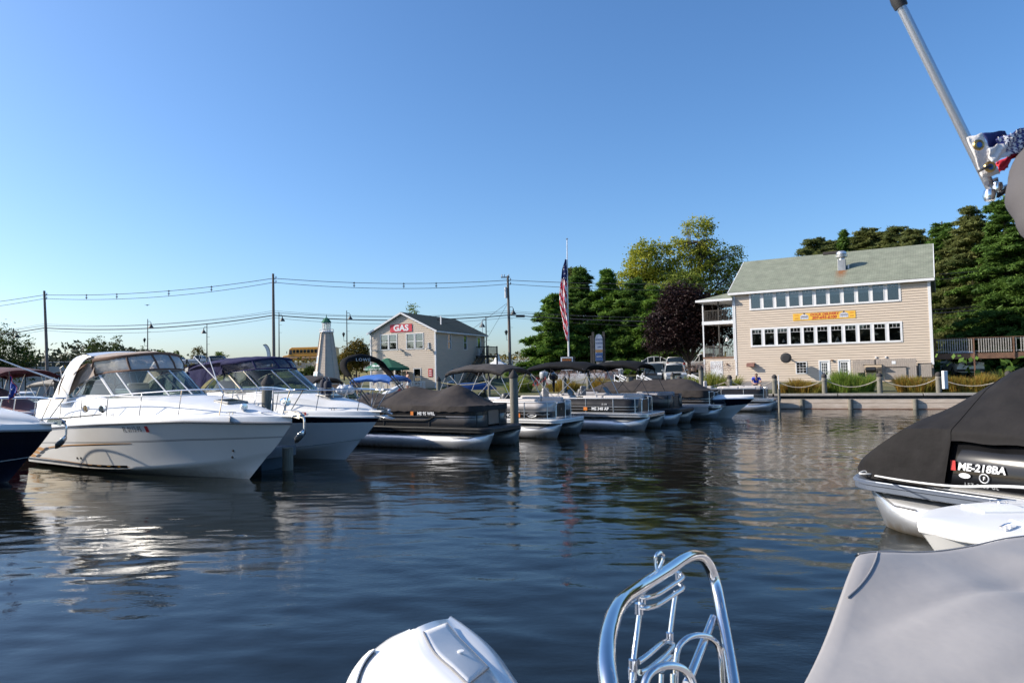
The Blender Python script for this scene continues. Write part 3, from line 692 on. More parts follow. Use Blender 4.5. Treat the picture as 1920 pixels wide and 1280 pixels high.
for zf, zr in ((3.42, 'low'), (6.3, 'high')):
    MB().bb(-2.75, -.075, .0, 6, zf, zf+.16 if zr == 'low' else zf+.28).build('porch_floor', trimw if zr == 'high' else woodred, rest)
    z0 = zf+.16 if zr == 'low' else zf+.28
    rl = MB(); rl.bb(-2.72, -.1, .04, .09, z0+.86, z0+.92); rl.bb(-2.72, -.1, .04, .08, z0+.06, z0+.1); rl.bb(-2.72, -2.66, .1, 5.9, z0+.86, z0+.92)
    pr = rl.build('porch_railing', woodd, rest)
    for k in range(20): MB().bb(-2.66+k*.13, -2.63+k*.13, .045, .075, z0+.1, z0+.86).build('baluster', woodd, pr)
    for k in range(30): MB().bb(-2.7, -2.68, .2+k*.19, .23+k*.19, z0+.1, z0+.86).build('baluster', woodd, pr)
for px_, py_ in ((-2.66, .06), (-1.35, .06), (-2.66, 3), (-2.66, 5.9)):
    MB().bb(px_-.05, px_+.05, py_-.05, py_+.05, 3.58, 8.3).build('porch_post', woodd if px_ > -2 else trimw, rest)
MB().bb(-.16, -.075, -.07, .05, 3.3, 8.4).build('corner_post', trimw, rest)
pr_ = shingles('porch_shingles', (.205, .225, .165), (.265, .28, .21))
slab_uv('porch_roof', [[(-3.1, -.4, 8.36), (-.08, -.4, 8.36), (-.08, 1.2, 9.1)], [(-3.1, 6.4, 8.36), (-3.1, -.398, 8.362), (-.08, 1.2, 9.1), (-.08, 5.2, 9.1)]], pr_, rest, th=.05)
MB().bb(-3.1, -.08, -.38, 6.3, 8.2, 8.3).build('porch_soffit', trimw, rest)
MB().bb(-3.14, -.08, -.43, -.385, 8.2, 8.38).build('porch_fascia', trimw, rest)
# hanging white lamp
MB().lathe([(.16, 0), (.03, .42)], (-1.0, 1.2, 4.9), 10).build('porch_lamp', whitep, rest, smooth=True)

# board fence enclosure in front of the right part
fe = thing('board_fence', 'weathered grey vertical board enclosure against the restaurant wall above the russet grasses', 'fence', rw_(8.5, -.5, 1.5), RRZ)
k = 0; x = .2
while x < 4.35:
    wd_ = rnd.uniform(.12, .15); hh = 1.58+rnd.uniform(-.02, .02)-(.08 if x < 1.6 else 0)
    if not (1.0 < x < 2.05): MB().bb(x, x+wd_-.012, rnd.uniform(-.008, .008), .022, .0, hh).build('board', fencew, fe)
    else:
        MB().bb(x, x+wd_-.012, rnd.uniform(-.008, .008), .022, 1.2, hh).build('board', fencew, fe)
    x += wd_
for z in (.3, 1.3): MB().bb(.2, 1.0, .024, .07, z, z+.09).build('rail', fencew, fe); MB().bb(2.05, 4.4, .024, .07, z, z+.09).build('rail', fencew, fe)
gt = MB().bb(2.4, 3.7, -.08, -.045, .05, .92).build('gate', fencew, fe); MB().bb(2.38, 3.75, -.11, -.05, .93, .99).build('gate_rail', woodd, fe)
MB().bb(2.8, 3.05, -.02, -.012, 1.18, 1.4).build('notice', whitep, fe)
MB().bb(.95, 2.15, -.55, .0, 1.12, 1.18).build('shelf_roof', woodd, fe)
f2 = thing('board_fence', 'low grey fence panel with black frame at the right corner of the restaurant', 'fence', rw_(12.95, -.35, 1.65), RRZ)
for k in range(6): MB().bb(.03+k*.135, .155+k*.135, 0, .02, .05, 1.0).build('board', fencew, f2)
for a in ((-.02, .03), (.84, .89)): MB().bb(a[0], a[1], -.015, .035, 0, 1.06).build('post', blk, f2)
MB().bb(-.02, .89, -.015, .035, 1.0, 1.06).build('rail', blk, f2)
# smoker grill and patio chair seen between the grasses
gr1 = thing('barbecue_grill', 'dark barbecue smoker standing in the fence opening behind the grasses', 'grill', rw_(9.95, -1.0, 1.45), RRZ)
MB().lathe([(.18, -.33), (.2, -.31), (.2, .31), (.18, .33)], (0, 0, .85), 14, rot=Matrix.Rotation(PI/2, 3, 'Y')).build('barrel', blk, gr1, smooth=True)
for a in (-.4, .4):
    for b in (-.2, .2): MB().tube([(a, b, .8), (a*1.1, b*1.2, 0)], .02, 6).build('leg', blk, gr1)
MB().tube([(.3, 0, 1.2), (.3, 0, 1.6)], .05, 8).build('chimney', blk, gr1)
ch = thing('patio_chair', 'dark metal patio chair on the lawn between the two grass clumps', 'chair', rw_(9.9, -6.2, 1.18), RRZ+.6)
MB().bb(-.25, .25, -.25, .25, .42, .45).build('seat', blk, ch); MB().bb(-.25, .25, .22, .26, .45, .95).build('backrest', blk, ch)
for a in (-.23, .23):
    for b in (-.23, .23): MB().tube([(a, b, .42), (a*1.1, b*1.1, 0)], .015, 6).build('leg', blk, ch)

# ---------- elevated deck to the right of the restaurant
dk = thing('elevated_deck', 'raised brown timber walkway deck with grey balustrade joining the restaurant right side', 'deck', rw_(RL+.1, 1.0, 1.8), RRZ+R(5))
MB().bb(0, 22, 0, 4, 1.2, 1.5).build('deck_floor', woodred, dk); MB().bb(0, 22, -.05, 0, 1.15, 1.55).build('rim_joist', woodred, dk)
for k in range(10): MB().bb(k*2.35+.03, k*2.35+.12, -.13, -.055, -1.5 if k % 2 else 1.1, 2.62).build('post', woodred, dk)
MB().bb(0, 22, -.12, .02, 2.62, 2.66).build('top_rail', woodred, dk)
MB().bb(0, 22, -.04, -.0, 2.5, 2.56).build('rail', woodcap, dk); MB().bb(0, 22, -.04, -.0, 1.66, 1.72).build('rail', woodcap, dk)
for k in range(150): 
    if k % 17 == 0: continue
    MB().bb(.1+k*.145, .155+k*.145, -.09, -.045, 1.6, 2.6).build('baluster', woodcap, dk)
# ice freezer-like white truck grille under the deck is a parked truck (see vehicles)

# ---------- fuel dock building
GA = Vector((-13.62, 66.8, 0)); GRZ = R(-23.2); GL = 7.11; GD = 10.6; GE = 6.66; GT = 8.4
gasb = thing('fuel_dock_building', 'two storey beige clapboard dock house with dark green gable roof and outside stair', 'building', GA, GRZ)
def gw(x, y, z): return GA+rz2(GRZ) @ Vector((x, y, z))
wins = [(1.16, 1.96, 5.02, 6.38), (2.12, 2.92, 5.02, 6.38), (4.06, 4.84, 5.02, 6.38), (5.02, 5.80, 5.02, 6.38)]
low = [(1.8, 2.6, 1.9, 3.1), (2.75, 3.4, 1.0, 3.1), (4.8, 5.5, 1.6, 3.1)]
hol = [(a-.06, b+.06, c-.06, d+.06) for a, b, c, d in wins+low]
mb = MB(); siding(mb, fn, 0, GL, .95, GT, hol, ex=.19, clip=lambda z: (0, GL) if z < GE else ((z-GE)/(GT-GE)*GL/2, GL-(z-GE)/(GT-GE)*GL/2)); mb.build('siding', sidingm, gasb, fixn=False, kind='stuff')
sw = [(2.3, 2.95, 5.0, 6.35), (5.7, 6.35, 5.0, 6.35), (3.0, 3.7, 1.0, 3.0)]
mb = MB(); siding(mb, lambda a, o, z: (GL+o, a, z), 0, GD, .95, GE, [(a-.06, b+.06, c-.06, d+.06) for a, b, c, d in sw]+[(8.65, 9.6, 4.4, 6.5)], ex=.19)
siding(mb, lambda a, o, z: (-o, a, z), 0, GD, .95, GE, (), ex=.19); mb.build('siding', sidingm, gasb, fixn=False, kind='stuff')
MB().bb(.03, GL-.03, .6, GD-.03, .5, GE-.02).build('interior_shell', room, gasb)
for q in wins: window(gasb, *q, 'hung', -.01, fr=.07, blindf=.35)
for q in low[:1]+low[2:]: window(gasb, *q, 'hung', -.01, fr=.07)
window(gasb, *low[1], 'plain', -.01, fr=.09)
for q in sw[:2]: window(gasb, *q, 'hung', GL+.01, ax='y', fr=.06)
d = MB(); d.bb(GL-.02, GL+.03, 2.98, 3.72, .95, 3.02); d1 = d.build('door', doorw, gasb); MB().bb(GL+.032, GL+.036, 3.15, 3.55, 1.6, 2.8).build('pane', pane, d1)
MB().bb(GL-.02, GL+.03, 8.7, 9.55, 4.42, 6.45).build('door', doorw, gasb)
d2 = gasb.children[-1]; MB().bb(GL+.032, GL+.036, 8.85, 9.4, 5.2, 6.25).build('pane', pane, d2)
for y0 in (8.62, 9.56): MB().bb(GL, GL+.05, y0, y0+.07, 4.4, 6.5).build('door_frame', trimw, gasb)
grf = shingles('dark_green_shingles', (.022, .038, .028), (.035, .055, .04))
o_ = .3; dzz = o_*(GT-GE)/(GL/2)
slab_uv('roof', [[(-o_, -.25, GE-dzz+.1), (-o_, GD+.2, GE-dzz+.1), (GL/2, GD+.2, GT+.1), (GL/2, -.25, GT+.1)],
                 [(GL+o_, GD+.2, GE-dzz+.1), (GL+o_, -.25, GE-dzz+.1), (GL/2+.002, -.25, GT+.098), (GL/2+.002, GD+.2, GT+.098)]], grf, gasb, th=.07)
rk = MB()
for sx in (-1, 1):
    rk.bar((GL/2+sx*(GL/2+o_), -.27, GE-dzz), (GL/2, -.27, GT), .04, .16)
rk.bb(GL+o_-.02, GL+o_+.04, -.25, GD+.2, GE-dzz-.08, GE-dzz+.06); rk.bb(GL, GL+o_, -.23, GD+.2, GE-dzz-.08, GE-dzz-.06); rk.build('fascia', trimw, gasb)
for a in (0, GL): MB().bb(a-.07, a+.07, -.06, .06, .95, GE-.1).build('corner_board', trimw, gasb)
MB().bb(GL-.3, GL-.18, 1.5, 1.56, GE+.6, GE+1.4).build('vent_pipe', trimw, gasb)
gs = MB().bb(2.26, 4.66, -.07, -.035, 6.62, 7.34).build('sign', M('faded_red_sign', (.58, .035, .06), .5, var=.12, scale=2), gasb)
text('GAS', .78, gs, mat=whitep, M4=upright((3.46, -.078, 6.97)), bold=.035, ext=.003, xs=1.15)
for cx, w2 in ((.55, .3), (3.4, .25), (6.5, .2)):
    l = MB(); l.box((cx, -.15, 4.95), (.12, .3, .12)); l.lathe([(.09, 0), (.05, -.16)], (cx-.12, -.3, 4.95), 8, rot=Matrix.Rotation(.9, 3, 'Y')); l.lathe([(.09, 0), (.05, -.16)], (cx+.14, -.3, 4.95), 8, rot=Matrix.Rotation(-.9, 3, 'Y')); l.build('flood_light', alud, gasb)
MB().bb(6.35, 6.5, -.1, -.03, 5.05, 5.5).build('meter_box', alud, gasb)
rs = MB().bb(6.35, 6.78, -.06, -.035, 2.35, 3.1).build('notice', redp, gasb)
for z in (2.9, 2.7, 2.5): MB().bb(6.42, 6.7, -.066, -.062, z-.04, z+.04).build('notice_line', whitep, rs)
# outside stair and landing on the right wall
stt = MB(); stt.bb(GL+.05, GL+1.5, 8.3, GD, 4.2, 4.4); stt.build('stair_landing', woodd, gasb)
for k in range(14): MB().bb(GL+.1, GL+1.1, 4.2+k*.29, 4.5+k*.29, 1.15+k*.22, 1.19+k*.22).build('stair_tread', woodd, gasb)
sr = MB()
for a in (GL+1.12,):
    sr.bar((a, 4.1, 1.1), (a, 8.3, 4.3), .06, .26); sr.bar((a, 4.1, 2.0), (a, 8.3, 5.25), .06, .1)
for k in range(22): y = 4.2+k*.19; z = 1.2+(y-4.2)*.77; sr.bb(GL+1.1, GL+1.14, y, y+.04, z, z+.9)
sr.bb(GL+1.44, GL+1.5, 8.3, GD, 5.25, 5.33); sr.bb(GL+.1, GL+1.5, 8.3, 8.36, 5.25, 5.33)
for k in range(12): sr.bb(GL+1.45, GL+1.49, 8.4+k*.19, 8.44+k*.19, 4.4, 5.25)
for k in range(8): sr.bb(GL+.2+k*.17, GL+.24+k*.17, 8.31, 8.35, 4.4, 5.25)
for y in (8.3, GD-.1): sr.bb(GL+1.36, GL+1.5, y, y+.12, .6, 5.4)
sr.build('stair_railing', woodd, gasb)
# dock office porch fence below
pf = thing('porch_balustrade', 'low white balustrade in front of the dock house ground floor', 'railing', gw(.8, -1.4, 1.0), GRZ)
MB().bb(0, 6, -.03, .03, .9, .96).build('rail', trimw, pf); MB().bb(0, 6, -.02, .02, .12, .17).build('rail', trimw, pf)
for k in range(40): MB().bb(k*.152, k*.152+.045, -.02, .02, .17, .9).build('baluster', trimw, pf)

# green market umbrella and its lettering
um = thing('market_umbrella', 'dark green market umbrella with white lettering in front of the dock house', 'umbrella', gw(3.3, -2.2, 1.0), GRZ)
rows = []
for r_, z in ((.02, 3.15), (1.0, 2.75), (2.0, 2.25)):
    rows.append([(r_*math.cos(R(a)), r_*math.sin(R(a)), z-.05*math.sin(R(a*4))**2*(r_ > .5)) for a in range(0, 360, 15)])
rows.append([(p[0], p[1], p[2]-.22) for p in rows[-1]])
MB().grid(rows, closeu=True).build('canopy', greenc, um, solid=.01); MB().tube([(0, 0, 0), (0, 0, 3.1)], .03, 8).build('pole', wood, um)
text('Marina', .3, um, mat=whitep, M4=upright((0, -1.86, 2.42), tilt=-.6), bold=.02, shear=.3)
text('BOAT RENTALS • SERVICE', .2, um, mat=whitep, M4=upright((0, -2.05, 2.12)), bold=.02)

# ---------- lighthouse
lp = at(613, 735, 58); lh = thing('toy_lighthouse', 'tapering beige clapboard ornamental lighthouse with green cap beside the dock', 'lighthouse', (lp.x, 58, .95), R(-14))
HB, HT, HH = 1.22, .48, 5.25
def oct_(r_, z, o=0): return [((r_+o)*math.cos(R(45*k+22.5)), (r_+o)*math.sin(R(45*k+22.5)), z) for k in range(8)]
mb = MB()
n_ = 40
for k in range(n_):
    z0, z1 = HH*k/n_, HH*(k+1)/n_; r0 = HB+(HT-HB)*k/n_; r1 = HB+(HT-HB)*(k+1)/n_
    mb.grid([oct_(r0-.012, z0), oct_(r0+.02, z0), oct_(r1, z1)], closeu=True)
mb.build('siding', sidingm, lh, fixn=False, kind='stuff')
cbm = MB()
for k in range(8):
    a = Vector(oct_(HB+.03, 0)[k]); b = Vector(oct_(HT+.03, HH)[k]); cbm.bar(a, b, .07)
cbm.build('corner_board', sidingm, lh)
MB().lathe([(.5, 0), (.62, .04), (.62, .1), (.5, .12)], (0, 0, HH), 8).build('gallery', trimw, lh)
gl_ = MB()
for k in range(16): a = 2*PI*k/16; gl_.tube([(.58*math.cos(a), .58*math.sin(a), HH+.1), (.58*math.cos(a), .58*math.sin(a), HH+.3)], .012, 4)
gl_.tube([(.58*math.cos(2*PI*k/16), .58*math.sin(2*PI*k/16), HH+.3) for k in range(16)], .015, 4, closed=True); gl_.build('gallery_rail', trimw, lh)
lt = MB()
for p, q in zip(oct_(.34, HH+.1), oct_(.33, HH+.85)): lt.tube([p, q], .03, 5)
lt.lathe([(.36, 0), (.36, .1)], (0, 0, HH+.1), 8); lt.lathe([(.36, 0), (.36, .1)], (0, 0, HH+.78), 8); lt.build('lantern_frame', trimw, lh)
MB().lathe([(.3, 0), (.3, .6)], (0, 0, HH+.18), 8).build('lantern_glass', pane, lh)
MB().lathe([(.44, 0), (.42, .05), (.2, .36), (.04, .44), (.03, .6), (.005, .7)], (0, 0, HH+.86), 8).build('lantern_roof', greenc, lh)
lr = (HB+(HT-HB)*.55)
m_ = MB(); m_.box((0, 0, 0), (.3, .08, .62)); w_ = m_.build('window', trimw, lh); w_.matrix_local = Matrix.Rotation(R(-40), 4, 'Z') @ Matrix.Translation((0, -lr*.93, 3.0)) @ Matrix.Rotation(R(-8), 4, 'X')
MB().box((0, -.043, 0), (.22, .01, .5)).build('pane', pane, w_)
m_ = MB(); m_.bb(-.42, .42, -.04, .04, 0, 2.05); w_ = m_.build('door', trimw, lh); w_.matrix_local = Matrix.Rotation(R(-40), 4, 'Z') @ Matrix.Translation((0, -1.2, .0)) @ Matrix.Rotation(R(-8), 4, 'X')
MB().bb(-.22, .22, -.06, -.042, .3, 1.9).build('pane', pane, w_)
# ================================================================ boats
class Hull:
    def __init__(s, L, rake, B, zst, zbow, zch=.12, zchb=.62, flare=1.7, sag=0):
        s.L, s.rake, s.B, s.zst, s.zbow, s.zch, s.zchb, s.fl, s.sag = L, rake, B, zst, zbow, zch, zchb, flare, sag
        s.Lc = L-rake*.62; s.Lk = L-rake-.35
    def ys(s, u): return s.B/2*(.93+.07*min(1, u/.3) if u < .36 else max(0, 1-((u-.36)/.64)**2.7))
    def yc(s, u): return s.B/2*(.86 if u < .3 else .86*max(0, 1-((u-.3)/.7)**1.9))
    def zs(s, u): return s.zst+(s.zbow-s.zst)*min(1, u/.75)**.8+s.sag*math.sin(PI*u)
    def zc(s, u): return s.zch+(s.zchb-s.zch)*max(0, (u-.35)/.65)**1.8
    def pt(s, u, t, side=-1, off=0):
        y0, y1 = s.yc(u), s.ys(u); p = 1+(s.fl-1)*max(0, (u-.3)/.7)
        x = u*(s.Lc+(s.L-s.Lc)*t**.85); y = y0+(y1-y0)*t**p; z = s.zc(u)+(s.zs(u)-s.zc(u))*t
        return Vector((x, side*(y+off), z))
    def px(s, x, t, side=-1, off=0):
        return s.pt(min(1, x/(s.Lc+(s.L-s.Lc)*t**.85)), t, side, off)
    def kl(s, u, q, side):       # keel to chine
        c = s.pt(u, 0, side); k = Vector((u*s.Lk, 0, -.42+.25*max(0, (u-.7)/.3)**2)); return k.lerp(c, q)
    def mesh(s, parent, mtop, bands=(), bottom=None, boot=.1, nt=16, nu=40):
        mats = [mtop, bottom or blackbt]+[b[2] for b in bands]
        ts = sorted(set([k/nt for k in range(nt+1)]+[q for b in bands for q in b[:2]]))
        us = [1-(1-k/nu)**1.35 for k in range(nu+1)]
        mb = MB()
        for side in (-1, 1):
            kr = [[s.kl(u, q/8, side) for u in us] for q in range(9)]
            tr = [[s.pt(u, t, side) for u in us] for t in ts]
            rows_ = kr[:-1]+tr
            n0 = len(mb.f); mb.grid(rows_)
            for fi in range(n0, len(mb.f)):
                r_ = (fi-n0)//nu; cz = sum(mb.v[i][2] for i in mb.f[fi])/4
                if False: pass
                elif r_ >= 8:
                    tm = (ts[r_-8]+ts[r_-7])/2
                    for bi, b in enumerate(bands):
                        if b[0] < tm < b[1]: mb.m[fi] = 2+bi
        n0 = len(mb.f)
        col = [s.kl(0, q/8, -1) for q in range(8)]+[s.pt(0, t, -1) for t in ts]; col2 = [s.kl(0, q/8, 1) for q in range(8)]+[s.pt(0, t, 1) for t in ts]
        mb.grid([col, col2])
        return mb.build('hull', mats, parent, smooth=True, angle=50)
    def strip(s, name, path, w, mat_, parent, side=-1, off=.006, **kw):
        """path [(x,t,width)] -> ribbon lying on the hull side"""
        lo = []; hi = []
        for x, t, ww in path:
            lo.append(s.px(x, max(0, t-ww/2), side, off)); hi.append(s.px(x, t+ww/2, side, off))
        return MB().grid([lo, hi]).build(name, mat_, parent, smooth=True, **kw)
    def rail(s, name, t, r, mat_, parent, off=.02, n=40, umax=1.0):
        pts = [s.pt(umax*k/n, t, -1, off) for k in range(n+1)]
        o = pts[-1]; 
        pts2 = [Vector((p.x, -p.y, p.z)) for p in reversed(pts[:-1])]
        return MB().tube(pts+pts2, r, 8).build(name, mat_, parent, smooth=True)

def text_on(s, size, fn, parent, mat_, name='lettering', bold=0, shear=0, space=1, **kw):
    """lettering wrapped on a surface fn(a,b)->xyz"""
    o = text(s, size, parent, name, mat_, None, bold, shear, space, 1, 0.0, **kw)
    me = o.data
    for v in me.vertices: v.co = fn(v.co.x, v.co.y)
    o.matrix_local = Matrix.Identity(4); me.update(); return o

def cleat(parent, p, rz=0):
    mb = MB(); m = rz2(rz); p = Vector(p)
    mb.tube([p+m @ Vector(q) for q in ((-.13, 0, .05), (-.06, 0, .06), (.06, 0, .06), (.13, 0, .05))], .012, 6)
    mb.tube([p+m @ Vector((-.04, 0, 0)), p+m @ Vector((-.04, 0, .06))], .012, 6); mb.tube([p+m @ Vector((.04, 0, 0)), p+m @ Vector((.04, 0, .06))], .012, 6)
    mb.build('cleat', chrome, parent, smooth=True)

def anchor(parent, x, z, s=1.0, plough=True, dy=0):
    pl = MB(); pl.bb(x-.55, x+.25, -.14, .14, z, z+.045); pl.build('bow_platform', gel, parent, bevel=.01)
    r_ = MB()
    for a in (-.07, .07): r_.bar((x, a, z+.09), (x+.42, a, z+.02), .008, .13)
    r_.lathe([(.04, -.06), (.02, 0), (.04, .06)], (x+.36, 0, z+.03), 10, rot=Matrix.Rotation(PI/2, 3, 'X')); r_.build('anchor_roller', chrome, parent)
    a = MB()
    if plough:
        sh_ = cat([(x-.3, 0, z+.12), (x+.25, 0, z+.13), (x+.48, 0, z-.02), (x+.50*s, 0, z-.28)], 5)
        a.tube(sh_, [.022]*len(sh_), 6)
        for sy in (-1, 1):
            a.grid([[(x+.50, 0, z-.26), (x+.47, sy*.05, z-.32), (x+.40, sy*.12, z-.40)], [(x+.44, 0, z-.5), (x+.38, sy*.06, z-.5), (x+.30, sy*.14, z-.50)], [(x+.25, 0, z-.62), (x+.22, sy*.03, z-.63), (x+.2, sy*.04, z-.63)]])
    else:
        a.tube([(x-.35, 0, z+.1), (x+.55, 0, z-.05)], .02, 6); a.tube([(x+.1, -.26, z-.12), (x+.1, .26, z-.12)], .014, 6)
        for sy in (-1, 1): a.grid([[(x+.1, sy*.03, z-.11), (x+.1, sy*.19, z-.11)], [(x+.62, sy*.05, z-.2), (x+.6, sy*.07, z-.2)]])
    a.build('anchor', steel, parent, smooth=True, solid=.012)

def cruiser(name, label, loc, rz, L, rake, B, zst, zbow, canvas, hullm, bands, full_side=False, top=True, hatch=True, arch=True, railx0=1.3, stripe=True, group=None, zt=3.36, glassm=None, sag=.08, zroof=0, frm=None):
    t = thing(name, label, 'cabin cruiser', loc, rz, group)
    H = Hull(L, rake, B, zst, zbow, sag=sag); H.mesh(t, hullm, bands)
    H.rail('rub_rail', 1.0, .032, greyband if not full_side else gel, t, .012)
    us = [1-(1-k/44)**1.25 for k in range(45)]
    # foredeck and side decks
    u_ws = .60
    def zmid(u): return smooth_interp(u, [0, .2, .5, .62, .8, .93, 1], [2.02, 2.1, 2.16, 2.13, 1.93, 1.72, zbow+.14])
    def sec(u, side):
        ys, zs = H.ys(u), H.zs(u); x = u*L; k = max(0.0, min(1, ys/.9)); w = max(ys-.36*k, ys*.5)
        zm = max(zmid(u), zs+.14)
        ed = [(ys+.004, zs+.0), (max(ys-.01, 0), zs+.13), (max(ys-.05*k, 0), zs+.165), (max(ys-.24*k, 0), zs+.19)]
        if u < .36:       # cockpit coaming
            ed += [(ys-.34*k, zm-.05), (ys-.40*k, zm), (ys-.52*k, zm), (ys-.56*k, zm-.1), (ys-.58*k, .9), (0, .9)]
        else:
            top_ = zm-.10
            ed += [(ys-.34*k, zs+.19+(top_-zs-.19)*.75), (w, top_), (w*.8, zm-.045), (w*.55, zm-.02), (w*.3, zm-.004), (0, zm)]
        return [Vector((x-max(0, .0), side*y, z)) for y, z in ed]
    dk = MB()
    for side in (-1, 1): dk.grid([sec(u, side) for u in us])
    dk.grid([sec(0, -1), sec(0, 1)])
    dk.build('deck', gel2, t, smooth=True, angle=48)
    if hatch:
        hx = .775*L; hz = zmid(.775)+.0
        h = MB(); h.box((hx, 0, hz+.015), (.62, .62, .06), Matrix.Rotation(R(6), 3, 'Y')); hh = h.build('hatch', greyband, t, bevel=.02)
        MB().box((hx, 0, hz+.05), (.48, .48, .01), Matrix.Rotation(R(6), 3, 'Y')).build('hatch_glass', wglass, hh)
    for xq in (3.35, 4.25):
        x = xq; ys = H.ys(x/L); zq = 1.80
        if True:
            prt = MB().lathe([(.17, 0), (.17, .03), (.12, .045), (.11, .02)], (0, 0, 0), 20).build('porthole', chrome, t, smooth=True)
            prt.matrix_local = Matrix.Translation((x, -(ys-.31), zq)) @ Matrix.Rotation(R(88), 4, 'X') @ Matrix.Diagonal((1.2, .78, 1, 1))
            MB().lathe([(.12, 0), (.11, .012)], (0, 0, .02), 16).build('pane', cglass, prt)
    # handrail along cabin side, moulded step line
    rl = cat([(2.6, -(H.ys(.25)-.26), 1.62), (4.4, -(H.ys(.42)-.30), 1.95), (5.6, -(H.ys(.52)-.36), 1.98), (7.2, -(H.ys(.68)-.3), 1.86), (8.4, -(H.ys(.8)-.2), 1.74)], 6)
    # windshield
    gm_ = glassm or wglass; fm = frm or gel
    base = cat([(2.15, -H.ys(.2)+.52, 2.14), (3.4, -H.ys(.33)+.46, 2.16), (4.7, -H.ys(.45)+.52, 2.15), (5.8, -.92, 2.13), (6.45, -.42, 2.14), (6.6, 0, 2.15)], 5)
    topc = cat([(2.35, -H.ys(.2)+.56, 2.32), (2.9, -H.ys(.28)+.55, 2.60), (3.7, -H.ys(.4)+.6, 2.78), (4.75, -.86, 2.83), (5.3, -.42, 2.85), (5.42, 0, 2.86)], 5)
    def mir(c): return c+[Vector((p.x, -p.y, p.z)) for p in reversed(c[:-1])]
    base, topc = mir(base), mir(topc)
    wsr = MB().grid([base, [a.lerp(b, .5)+Vector((.02, 0, 0)) for a, b in zip(base, topc)], topc]).build('windshield', gm_, t, smooth=True)
    f = MB(); f.tube(topc, .022, 6); f.tube(base, .02, 6)
    for i in (0, 9, 13, 19, 25, 31, 37, 41, 50):
        i = min(i, len(base)-1); f.tube([base[i], topc[i]], .022 if i not in (9, 41) else .04, 6)
    f.build('windshield_frame', steel if not arch else trimw, wsr, smooth=True)
    # helm seats and dash behind the glass
    ds = MB(); ds.bb(4.0, 5.3, -.95, -.05, 1.9, 2.32); ds.build('dash', seatg, t, bevel=.08)
    for (sx, sy) in ((3.2, -.6), (2.9, .65)):
        s_ = MB(); s_.bb(sx-.3, sx+.3, sy-.35, sy+.35, 1.5, 1.8); s_.bb(sx-.36, sx-.18, sy-.35, sy+.35, 1.8, 2.5); s_.build('helm_seat', seatw, t, bevel=.08)
    MB().tube([(4.0+.05*math.sin(a), -.6+.2*math.cos(a), 2.3+.2*math.sin(a)) for a in [2*PI*k/16 for k in range(16)]], .015, 6, closed=True).build('steering_wheel', blk, t, smooth=True)
    if top:
        rt = cat([(2.5, -1.18, zt-.36), (3.3, -1.14, zt-.2), (4.2, -1.0, zt-.13), (4.85, -.6, zt-.06), (5.0, 0, zt-.01)], 5); rt = mir(rt)
        # forward window curtain : vinyl panels
        n = len(topc); rt2 = [rt[min(len(rt)-1, round(i*(len(rt)-1)/(n-1)))] for i in range(n)]
        i0 = 8
        a_, b_ = topc[i0:n-i0], rt2[i0:n-i0]
        cv = MB().grid([[p+Vector((0, 0, .01)) for p in a_], [p.lerp(q, .5)+(Vector((p.x-4, p.y, 0)).normalized()*.05) for p, q in zip(a_, b_)], b_]).build('window_curtain', smokev if full_side else clearv, t, smooth=True)
        fr = MB()
        for i in (0, 8, 14, 20, len(a_)-9, len(a_)-1):
            if 0 <= i < len(a_): p, q = a_[i], b_[i]; mdl = p.lerp(q, .5)+(Vector((p.x-4, p.y, 0)).normalized()*.055); fr.tube([p, mdl, q], .03, 6)
        fr.tube([p+Vector((0, 0, .02)) for p in a_], .035, 6); fr.tube(b_, .05, 6)
        fr.build('curtain_binding', brown if not full_side else navyc, cv, smooth=True)
        # roof sheet
        rows_ = []
        for k in range(13):
            x = 1.6+3.42*k/12 if full_side else 2.2+2.82*k/12; wv = interp(x, [1.5, 3.3, 4.2, 4.85, 5.02], [1.2, 1.15, 1.0, .6, .02]); zz = interp(x, [1.5, 2.2, 3.2, 4.4, 5.02], [zt-.22, zt-.03, zt+.06, zt+.06, zt])
            rows_.append([(x, wv*math.sin(a), zz-(1-math.cos(a))*.20+.012*rnd.uniform(-1, 1)) for a in [R(-90+15*j) for j in range(13)]])
        MB().grid(rows_).build('canopy_top', canvas, t, smooth=True, solid=.02)
        # side curtain near and far
        for sy in (-1, 1):
            lo = cat([(1.5, sy*1.22, 2.05), (2.2, sy*1.16, 2.2), (2.75, sy*1.13, 2.52), (3.5, sy*1.1, 2.74)], 4)
            hi = cat([(1.7 if full_side else 2.3, sy*1.2, zt-.38), (2.6, sy*1.17, zt-.30), (3.0, sy*1.13, zt-.27), (3.5, sy*1.1, zt-.26)], 4)
            nseg = len(lo)
            MB().grid([lo, [p.lerp(q, .33)+Vector((0, sy*.03*math.sin(i*1.7), 0)) for i, (p, q) in enumerate(zip(lo, hi))], [p.lerp(q, .66)+Vector((0, sy*.03*math.sin(i*2.1), 0)) for i, (p, q) in enumerate(zip(lo, hi))], hi]).build('side_curtain', canvas, t, smooth=True)
            if full_side:
                MB().grid([[(.1, sy*1.22, 1.95), (1.5, sy*1.22, 2.05)], [(.25, sy*1.2, zt-.55), (1.7, sy*1.2, zt-.24)]]).build('side_curtain', clearv, t)
                for x_ in (.1, .78, 1.5): MB().tube([(x_, sy*1.24, 2.0), (x_+.17, sy*1.22, zt-.4)], .04, 6).build('curtain_binding', canvas, t)
        if full_side:
            rr = [[(x, 1.2*math.sin(a), z-(1-math.cos(a))*.14) for a in [R(-90+15*j) for j in range(13)]] for x, z in ((.2, zt-.42), (.9, zt-.22), (1.65, zt-.1))]
            MB().grid(rr).build('aft_canopy', canvas, t, smooth=True, solid=.02)
